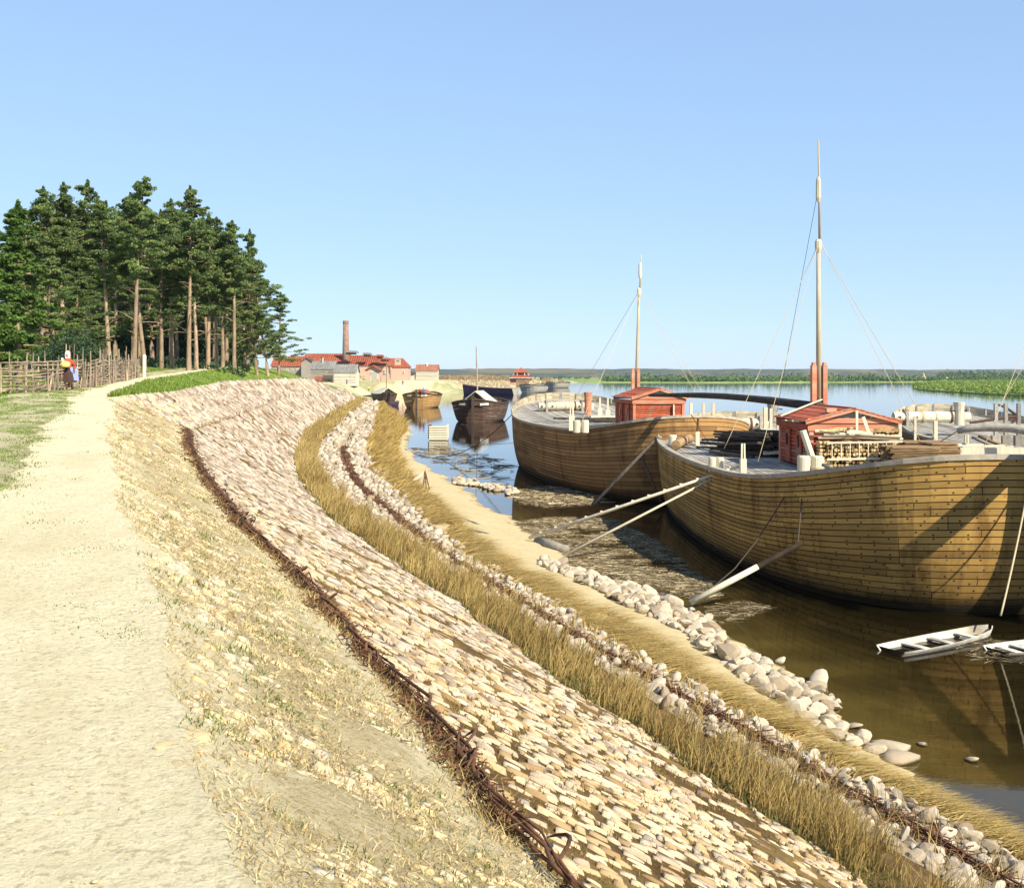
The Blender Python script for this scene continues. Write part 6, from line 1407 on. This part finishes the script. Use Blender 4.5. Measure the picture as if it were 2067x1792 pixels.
def house(label, u0, u1, v_base, v_eave, v_ridge, y, depth, wall, roof, hip=0.0, rows=0, wins=(), doors=(), chim=None, cat='building', group='buildings of the works', name='house', ridge_x=True, skew=0.0, boards=14, extra=None):
    """gabled house, long side to the camera; measures read off in the picture at distance y"""
    k = y / F; x0, x1 = (u0 - CX) * k, (u1 - CX) * k; zb, ze, zr_ = H - (v_base - HZ) * k, H - (v_eave - HZ) * k, H - (v_ridge - HZ) * k; zb = min(zb, float(village_z(x0, y))) - .6
    t = thing(name, label, cat, ((x0 + x1) / 2, y, zb), group); D = depth; oh = .45
    mb = MB().box(((x0 + x1) / 2, y + D / 2, (zb + ze) / 2), (x1 - x0, D, ze - zb)); 
    if ridge_x: mb.add([(x0, y, ze), (x0, y + D, ze), (x0, y + D / 2, zr_ - .15), (x1, y, ze), (x1, y + D, ze), (x1, y + D / 2, zr_ - .15)], [(0, 1, 2), (3, 5, 4)]) if not hip else None
    else: xm = (x0 + x1) / 2; mb.add([(x0, y, ze), (x1, y, ze), (xm, y, zr_ - .12), (x0, y + D, ze), (x1, y + D, ze), (xm, y + D, zr_ - .12)], [(0, 1, 2), (3, 5, 4)])
    mk('wall', mb, wall, t)
    if rows:
        for r_ in range(rows): z = zb + (ze - zb) * (r_ + .5) / rows; mk('log', MB().tube([(x0 - .1, y - .03, z), (x1 + .1, y - .03, z)], (ze - zb) / rows * .5, 6), wall, t)
    if ridge_x:
        hp = hip * (x1 - x0)
        for side, n_ in ((0, boards), (1, 1)):
            for q in range(n_):
                f0, f1 = q / n_, (q + 1) / n_ - (.006 if n_ > 1 else 0); a0, a1 = x0 - oh + (x1 - x0 + 2 * oh) * f0, x0 - oh + (x1 - x0 + 2 * oh) * f1
                b0, b1 = (max(x0 + hp * 0, min(a0, x1 - hp)), max(x0, min(a1, x1 - hp))) if hip else (a0, a1)
                ye, yr = (y - oh, y + D / 2) if side == 0 else (y + D + oh, y + D / 2); lf = .03 * (q % 2)
                vs = [(a0, ye, ze - .1 + lf), (a1, ye, ze - .1 + lf), (b1, yr, zr_ + lf), (b0, yr, zr_ + lf)]; vs += [(p_[0], p_[1], p_[2] + .09) for p_ in vs]
                mk('roof_sheet' if side == 0 else 'roof', MB().add(vs, [(0, 1, 2, 3), (7, 6, 5, 4), (0, 4, 5, 1), (1, 5, 6, 2), (2, 6, 7, 3), (3, 7, 4, 0)]), roof, t)
        if hip: mk('roof', MB().add([(x1 + oh, y - oh, ze - .1), (x1 + oh, y + D + oh, ze - .1), (x1 - hp, y + D / 2, zr_ + .05)], [(0, 1, 2)]), roof, t)
    else:
        xm = (x0 + x1) / 2
        for sd in (-1, 1):
            xe = x0 - oh if sd < 0 else x1 + oh; vs = [(xe, y - oh, ze - .15), (xm, y - oh, zr_), (xm, y + D, zr_), (xe, y + D, ze - .15)]; vs += [(p_[0], p_[1], p_[2] + .14) for p_ in vs]; mk('roof', MB().add(vs, [(0, 1, 2, 3), (7, 6, 5, 4), (0, 4, 5, 1), (1, 5, 6, 2), (2, 6, 7, 3), (3, 7, 4, 0)]), roof, t)
    for (u, v, w, h) in wins:
        xw, zw = (u - CX) * k, H - (v - HZ) * k; f = mk('window', MB().box((xw, y - .08, zw), (w * k + .35, .12, h * k + .35)), m_pale, t); mk('pane', MB().box((xw, y - .16, zw), (w * k, .06, h * k)), m_glass, f, off=t.location); mk('glazing_bar', MB().box((xw, y - .21, zw), (.1, .05, h * k)).box((xw, y - .2, zw), (w * k, .04, .1)), m_pale, f, off=t.location)
    for (u, v, w, h) in doors:
        xw, zw = (u - CX) * k, H - (v - HZ) * k; mk('door', MB().box((xw, y - .08, zw), (w * k, .12, h * k)), m_grey, t)
    if chim: u, vt, w = chim; mk('chimney', MB().box(((u - CX) * k, y + D * .4, H - (vt - HZ) * k - 1.2), (w * k, w * k, 2.6)), m_white, t)
    return t
house('long red roofed factory wing at the far left above the green bank', 548, 640, 756, 739, 719, 425, 14, m_logw, m_roof, name='factory_wing', boards=22, wins=[(580, 747, 2.5, 4), (590, 747, 2.5, 4), (600, 747, 2.5, 4)])
house('red roofed rear wing rising behind the factory next to the chimney', 612, 700, 745, 727, 713.5, 470, 16, m_brick, m_roof, name='factory_wing', boards=20)
house('widest red hipped roof of the brick factory with the arched portal in front', 640, 786, 766, 738, 717, 442, 17, m_brick, m_roof, hip=.22, name='factory', boards=34, wins=[(776, 752, 4, 9)])
house('dark eaved timber gable standing before the long red wing', 608, 629, 757, 731, 723, 415, 9, m_logw, m_dark, name='factory_wing', ridge_x=False)
house('right brick block of the factory with stepped red roofs and roof box', 780, 823, 766, 741, 723, 452, 13, m_brick, m_roof, hip=.3, name='factory_wing', boards=12, wins=[(815, 752, 2.5, 6)])
t = thing('roof_box', 'pink ventilation box with small windows on the right factory roof', 'vent', tuple(P(803, 735, 440)), 'roof structures'); mk('wall', MB().box(P(803, 731, 440), (2.2, 2.2, 2.4)), m_brick, t); mk('cornice', MB().box(P(803, 725.5, 440), (2.5, 2.5, .25)), m_pale, t)
for q in range(3): mk('pane', MB().box(P(801 + q * 2, 729, 434.4) , (.26, .1, .6)), m_glass, t)
for u, v, w, d, lab in [(709, 713, 24, 5, 'open louvre roof beside the chimney foot'), (741, 717, 16, 5, 'grey ridge hut on the red factory roof'), (767, 721, 14, 6, 'dark gabled skylight on the right factory roof'), (777, 727, 18, 5, 'red gabled skylight with dark openings')]:
    k = 440 / F; p = P(u, v, 440); t = thing('skylight', lab, 'skylight', tuple(p), 'roof structures'); mk('wall', MB().box(p, (w * k * .8, 3, d * k)), m_dark, t)
    mk('roof', MB().add([(p.x - w * k * .6, 438, p.z + .3), (p.x + w * k * .6, 438, p.z + .1), (p.x + w * k * .45, 440, p.z + 1.0), (p.x - w * k * .45, 440, p.z + 1.1), (p.x - w * k * .6, 442, p.z + .3), (p.x + w * k * .6, 442, p.z + .1)], [(0, 1, 2, 3), (3, 2, 5, 4)]), m_roofg if 'grey' in lab or 'louvre' in lab else m_roof, t)
# arched portal
k = 424 / F; p = P(753, 769, 424); t = thing('portal', 'gabled brick entrance with tall white arch in the middle of the factory', 'portal', tuple(p), 'buildings of the works'); zt = H - (746 - HZ) * k; za = H - (738.5 - HZ) * k
x0, x1 = (739 - CX) * k, (767 - CX) * k; mk('wall', MB().add([(x0, 424, p.z - .8), (x1, 424, p.z - .8), (x1, 424, zt), ((x0 + x1) / 2, 424, za), (x0, 424, zt), (x0, 431, p.z - .8), (x1, 431, p.z - .8), (x1, 431, zt), ((x0 + x1) / 2, 431, za), (x0, 431, zt)], [(0, 1, 2, 3, 4), (5, 9, 8, 7, 6), (0, 4, 9, 5), (1, 6, 7, 2), (4, 3, 8, 9), (3, 2, 7, 8)]), m_brick, t)
ax_, aw, ah = (755.5 - CX) * k, 1.15, 2.7
arch = [(ax_ - aw, p.z)] + [(ax_ + aw * math.cos(a), p.z + ah + aw * math.sin(a)) for a in np.linspace(math.pi, 0, 11)] + [(ax_ + aw, p.z)]
mb = MB(); o2 = [(ax_ + (q[0] - ax_) * 1.38, q[1] + (.4 if q[1] > p.z + .1 else 0)) for q in arch]; vs = [(a[0], 423.9, a[1]) for a in arch] + [(a[0], 423.9, a[1]) for a in o2]; n_ = len(arch); mb.add(vs, [(i_, i_ + 1, n_ + i_ + 1, n_ + i_) for i_ in range(n_ - 1)]); mk('arch_surround', mb, m_white, t)
mk('door', MB().add([(a[0], 423.93, a[1]) for a in arch], [tuple(range(n_))]), m_grey, t)
for sd in (0, 1): xe, xm = ((x0 - .6), (x0 + x1) / 2) if sd == 0 else ((x1 + .6), (x0 + x1) / 2); mk('roof', MB().beam((xe, 426, zt - .35), (xm, 426, za + .15), .25, 6.5, up=(0, 1, 0)), m_roof, t)
mk('window', MB().box(P(779, 752, 424) , (.9, .15, 2.4)), m_white, t)
# factory chimney
p = P(698, 740, 446); zb = 5.2; zt = H + (HZ - 647.5) * 446 / F; t = thing('factory_chimney', 'tall tapering brick chimney behind the red roofs', 'chimney', (p.x, 446, zb)); m_chim = M('sooty_brick', (.17, .10, .075), (.30, .19, .14), .8, vary=0); mb = MB().tube([(p.x, 446, zb), (p.x, 446, zt - 1.4)], [1.62, 1.12], 20); mk('shaft', mb, m_chim, t, smooth=True); mk('rim', MB().tube([(p.x, 446, zt - 1.4), (p.x, 446, zt - 1.1), (p.x, 446, zt)], [1.12, 1.25, 1.22], 20), m_chim, t)
house('grey shingled log shed, the left one of the two before the factory', 628, 674, 766, 745, 729, 395, 9, m_logw, m_roofg, rows=9, name='shed', boards=10, wins=[(659, 751, 3, 3.6)], chim=(648, 722, 3.2))
house('grey roofed log hut nearer the sand, right of the two, with a white window', 675, 718, 776, 752, 735.5, 380, 8, m_logp, m_roofg, rows=9, name='shed', boards=10, wins=[(707, 760, 4, 5)], doors=[(692, 764, 5, 18)])
house('white walled log storehouse with rusty roof standing alone on the shore', 840, 883, 766, 748.5, 736, 478, 9, m_logp, m_roofb, rows=8, name='storehouse', boards=12, wins=[(873, 755, 1.5, 2)], chim=(861, 732, 3))
house('low shed joining the factory to the white storehouse', 812, 835, 765, 756, 752, 474, 5, m_logp, m_dark, name='shed', boards=4)
p0 = thing('wagon', 'red goods wagon with dark tilt beside the left shed', 'wagon', tuple(P(655, 771, 372))); k = 372 / F
mk('body', MB().box(P(646, 765, 372), (3.2, 2, 1.9)), m_red, p0); mk('tilt', MB().tube([P(652, 764, 372), P(671, 764, 372)], 1.15, 12), m_dark, p0)
for u in (641, 650, 659, 669): q = P(u, 770.5, 370.9); mk('wheel', MB().tube([q, q + Vector((0, .15, 0))], .55, 12), m_dark, p0)
# sand heap
p = P(772, 790, 402); mb = MB(); vs = []; nr, nc = 9, 24
for i_ in range(nr):
    for j in range(nc): f = i_ / (nr - 1); a = 6.2832 * j / nc; vs.append((p.x + math.cos(a) * (8.8 * (1 - f) + .1) * (1 + .08 * math.sin(3 * a)), 404 + math.sin(a) * 9 * (1 - f), -.2 + 5.0 * math.sin(f * 1.57)))
mb.add(vs, [(i_ * nc + j, i_ * nc + (j + 1) % nc, (i_ + 1) * nc + (j + 1) % nc, (i_ + 1) * nc + j) for i_ in range(nr - 1) for j in range(nc)]); tag(mk('sand_heap', mb, m_sand, smooth=True), 'big pale heap of sand before the factory portal', 'sand heap', kind=None)
# log and wood stacks of the timber yard
m_stack = M('stacked_cordwood', (.14, .085, .05), (.40, .28, .16), 1.6, vary=.3, bmp=.5, bd=.2)
m_stackp = M('pale_cordwood', (.36, .28, .17), (.58, .48, .32), 1.6, vary=.25, bmp=.5, bd=.2)
def wood_stack(label, u0, u1, v0, v1, y, mat, d=2.5, n_=None):
    k = y / F; x0, x1 = (u0 - CX) * k, (u1 - CX) * k; zb, zt = H - (v0 - HZ) * k, H - (v1 - HZ) * k; t = thing('wood_stack', label, 'wood stack', ((x0 + x1) / 2, y, zb), 'cordwood stacks of the timber yard'); n_ = n_ or max(3, int((x1 - x0) / .9)); rws = max(3, int((zt - zb) / .5)); 
    for q in range(n_):
        a0, a1 = x0 + (x1 - x0) * q / n_, x0 + (x1 - x0) * (q + 1) / n_ - .05; h = (zt - zb) * random.uniform(.8, 1.02); mb = MB()
        for r_ in range(rws): mb.box(((a0 + a1) / 2 + random.uniform(-.05, .05), y + d / 2 + random.uniform(-.25, .1), zb + h * (r_ + .5) / rws), ((a1 - a0) * random.uniform(.85, 1), d, h / rws * .9))
        mk('row', mb.box(((a0 + a1) / 2, y + d / 2, zb - .6), ((a1 - a0), d, 1.3)), mat, t)
for a in [('long brown stack of cordwood behind the white storehouse', 886, 945, 765, 757, 520, m_stack), ('long brown stack in the middle of the yard', 946, 1000, 765, 756, 560, m_stack), ('brown stack left of the red pavilion', 1000, 1030, 767, 757, 600, m_stack), ('low pale heap of cordwood right of the bank scar', 925, 965, 776, 766, 470, m_stackp), ('pale heap of cordwood above the purple boat', 968, 1000, 778, 766, 480, m_stackp),
          ('pale heap of cordwood under the pavilion', 1001, 1030, 778, 768, 490, m_stackp), ('stack of split wood in front of the pavilion', 1042, 1068, 777, 765, 505, m_stack), ('tall pale square stack right of the pavilion', 1070, 1090, 777, 761, 520, m_stackp), ('brown stack on the spit, first right of the tall pale one', 1093, 1112, 774, 762, 640, m_stack), ('pale stack on the spit next to the last', 1113, 1126, 773, 763, 660, m_stackp), ('last low stack at the tip of the spit', 1127, 1139, 772.5, 765, 700, m_stack), ('pink log stack beside the arched portal', 722, 738, 768, 753, 412, m_stackp)]: wood_stack(*a)
# pavilion
k = 520 / F; p = P(1051, 775, 520); t = thing('pavilion', 'red two tiered pavilion with pointed roof in the timber yard', 'pavilion', tuple(p), 'buildings of the works')
def pyramid(u0, u1, ve, vt, name, mat, trunc=0.0, D=5):
    x0, x1 = (u0 - CX) * k, (u1 - CX) * k; xm = (x0 + x1) / 2; ze, zt2 = H - (ve - HZ) * k, H - (vt - HZ) * k; r_ = trunc; c = [(x0, 520 - D), (x1, 520 - D), (x1, 520 + D), (x0, 520 + D)]; tp = [(xm + (a - xm) * r_, 520 + (b_ - 520) * r_) for a, b_ in c]
    mk(name, MB().add([(a, b_, ze) for a, b_ in c] + [(a, b_, zt2) for a, b_ in tp], [(0, 1, 5, 4), (1, 2, 6, 5), (2, 3, 7, 6), (3, 0, 4, 7), (4, 5, 6, 7), (3, 2, 1, 0)]), mat, t)
pyramid(1034, 1069, 752, 742, 'upper_roof', m_roof, .03, 4.5); pyramid(1029, 1076, 763, 757, 'lower_roof', m_roof, .62, 6); mk('wall', MB().box(P(1049, 770, 520), (43 * k * .9, 9, 13 * k)), m_redtrim, t); mk('eave_board', MB().box(P(1052, 762.8, 513.8), (48 * k, .2, .4)), m_white, t); mk('core', MB().box(P(1051, 755, 520), (24 * k, 5, 7 * k)), m_redtrim, t)
for u in (1036, 1044, 1059, 1067): mk('pillar', MB().box(P(u, 754.5, 516), (.4, .4, 1.6)), m_white, t)
# far boats
def far_boat(label, uc, vw, W_, Hh, L, mat, az=0.0, roof=None, mast_=None, group='boats lying at the works', stem=True, name='river_boat', rmat=None, board=None):
    """blunt wooden boat, end on; uc, vw = middle of its waterline in the picture, W_ in pixels"""
    y = H * F / (vw - HZ); k = y / F; x = (uc - CX) * k; Bw = W_ * k; hh = Hh * k; t = thing(name, label, 'boat', (x, y, 0), group, rz=0, world=False); t.rotation_euler = (0, 0, az)
    n_ = 22; rws = 6
    def hp(a, w):
        c, q = math.cos(a), math.sin(a); xx = Bw / 2 * math.copysign(abs(c) ** .8, c) * (.72 + .28 * w ** .5); yy_ = L / 2 * math.copysign(abs(q) ** .62, q) * (.86 + .14 * w); return (xx, yy_ + L / 2, -.2 + (hh * (1 + .22 * abs(q) ** 3) + .2) * w)
    for r_ in range(rws):
        mb = MB(); vs = []
        for j in range(n_): a = 6.2832 * (j + .5) / n_; p0, p1 = hp(a, r_ / rws), hp(a, (r_ + 1) / rws - .012); vs += [p0, p1]
        mb.add(vs, [(2 * j, 2 * ((j + 1) % n_), 2 * ((j + 1) % n_) + 1, 2 * j + 1) for j in range(n_)]); mk('strake', mb, mat, t, off=(0, 0, 0))
    mk('deck', MB().add([(*hp(6.2832 * (j + .5) / n_, 1)[:2], hh * .93) for j in range(n_)], [tuple(range(n_))]), rmat or m_grey, t, off=(0, 0, 0))
    mb = MB().tube([hp(6.2832 * (j + .5) / n_, 1) for j in range(n_)] + [hp(6.2832 * .5 / n_, 1)], .12 + .04 * k, 5); mk('rail', mb, m_dark, t, off=(0, 0, 0))
    if stem: mk('stem_post', MB().beam((0, -.25, -.2), (0, -.45, hh * 1.45), .35, .5, up=(0, 1, 0)), m_dark, t, off=(0, 0, 0))
    if roof:
        rw, rh, rl, form = roof; rw *= k; rh *= k; y0 = L * .12
        if form == 'A':
            for sd in (-1, 1):
                for q in range(6):
                    a, b_ = y0 + rl * q / 6, y0 + rl * (q + 1) / 6 - .06; vs = [(sd * rw / 2, a, hh), (0, a, hh + rh), (0, b_, hh + rh), (sd * rw / 2, b_, hh)]; vs += [(p_[0], p_[1], p_[2] + .1) for p_ in vs]; mk('roof_board', MB().add(vs, [(0, 1, 2, 3), (7, 6, 5, 4), (0, 4, 5, 1), (2, 6, 7, 3)]), m_logp, t, off=(0, 0, 0))
            mk('gable', MB().add([(-rw / 2 * .85, y0 + .4, hh), (rw / 2 * .85, y0 + .4, hh), (0, y0 + .4, hh + rh * .85)], [(0, 1, 2)]), m_tar, t, off=(0, 0, 0))
        else:
            mb = MB(); vs = []
            for q in range(9): a = math.pi * q / 8; vs += [(math.cos(a) * rw / 2, y0, hh + math.sin(a) * rh), (math.cos(a) * rw / 2, y0 + rl, hh + math.sin(a) * rh)]
            mb.add(vs, [(2 * q, 2 * q + 2, 2 * q + 3, 2 * q + 1) for q in range(8)]); mb.add([vs[2 * q] for q in range(9)], [tuple(range(9))]); mk('hooped_roof', mb, m_roofb, t, off=(0, 0, 0))
    if mast_: top, lean = mast_; zt2 = H + (HZ - top) * k; mk('mast', MB().tube([(0, L * .3, hh * .5), (lean, L * .3, zt2)], [.16 + .02 * k, .07], 7), m_fence, t, off=(0, 0, 0))
    if board:
        for sd in (-1, 1): mk('name_board', MB().beam((sd * Bw * .12, -.1 + L * .02, hh * .95), (sd * Bw * .27, L * .045, hh * .98), .1, hh * .13), m_white, t, off=(0, 0, 0))
    return t
m_bdark = M('dark_brown_boat', (.07, .04, .03), (.15, .09, .06), 1.5, stretch=(1, 1, 4), vary=.2); m_bgold = M('golden_boat', (.32, .18, .07), (.46, .28, .11), 1.5, stretch=(1, 1, 4), vary=.15); m_bpurp = M('purple_black_boat', (.05, .03, .07), (.09, .06, .11), 1.5, vary=.1); m_bgrey = M('grey_boat', (.30, .28, .24), (.44, .42, .36), 1.5, vary=.15)
far_boat('dark brown boat with raised plank roof and single mast, seen end on in open water', 955, 853, 112, 38, 17, m_bdark, az=-.12, roof=(62, 24, 9, 'A'), mast_=(697, -.3), board=True)
far_boat('golden brown round boat with hooped cabin and white name boards by the works', 841, 824, 75, 26, 15, m_bgold, az=-.1, roof=(34, 12, 7, 'H'), board=True)
far_boat('darker boat with canvas tent and mast moored left of the golden one', 787, 811, 44, 15, 14, m_bdark, az=.35, roof=(38, 12, 10, 'A'), mast_=(718, 0), stem=True)
tb = clinker_boat('tiny dark skiff lying under the bow of the golden boat', Pz(785, 820, 0), Pz(804, 819, 0), 1.6, .9, m_bpurp)
clinker_boat('long flat purple black boat moored along the timber yard', Pz(1040, 797.5, 0), Pz(936, 796, 0), 4.5, 2.6, m_bpurp, strakes=5, inner=m_grey)
far_boat('blunt grey barge under the pavilion, dark on its left side', 1062, 792.5, 50, 14, 14, m_bgrey, az=-.5, stem=False)
far_boat('farthest grey barge off the tip of the timber yard spit', 1110, 783, 36, 10, 16, m_bgrey, az=-.7, stem=False)
clinker_boat('long dark punt drawn up at the foot of the sand heap', Pz(733, 803, 0), Pz(768, 801, 0), 1.4, .9, m_dark)
for u, v, y, pose, lab, cl, mt in [(744, 790, 388, 'walk', 'man in yellow brown clothes standing on the sand heap', 'man', {'top': m_sack}), (700, 777, 374, 'walk', 'dark clothed person at the door of the right log hut', 'man', {'top': m_shirt}), (848, 800, 238, 'walk', 'person in red standing on the golden boat', 'woman', {'top': m_blouse}), (855, 801, 237, 'walk', 'person in blue leaning at the rail of the golden boat', 'man', {'top': m_shirt}), (813, 778, 415, 'walk', 'lone dark figure on the grassy shore behind the boats', 'man', {'top': m_darkc})]:
    q = P(u, v, y); make_person((q.x, y, q.z), 0, pose, 1.15, lab, mt, cl)
# ------------------------------------------------------------------ air
m_air = bpy.data.materials.new('air'); m_air.use_nodes = True; nt = m_air.node_tree; nt.nodes.clear()
out = nt.nodes.new('ShaderNodeOutputMaterial'); pv = nt.nodes.new('ShaderNodeVolumePrincipled'); pv.inputs['Color'].default_value = (.78, .87, 1, 1); pv.inputs['Density'].default_value = 0.00006; pv.inputs['Anisotropy'].default_value = 0.2
nt.links.new(pv.outputs[0], out.inputs['Volume'])
hz = mk('haze', MB().box((800, 2080, 18.5), (9400, 4260, 43)), m_air); hz['kind'] = 'stuff'; hz['label'] = 'thin blue air over the river and far hills'
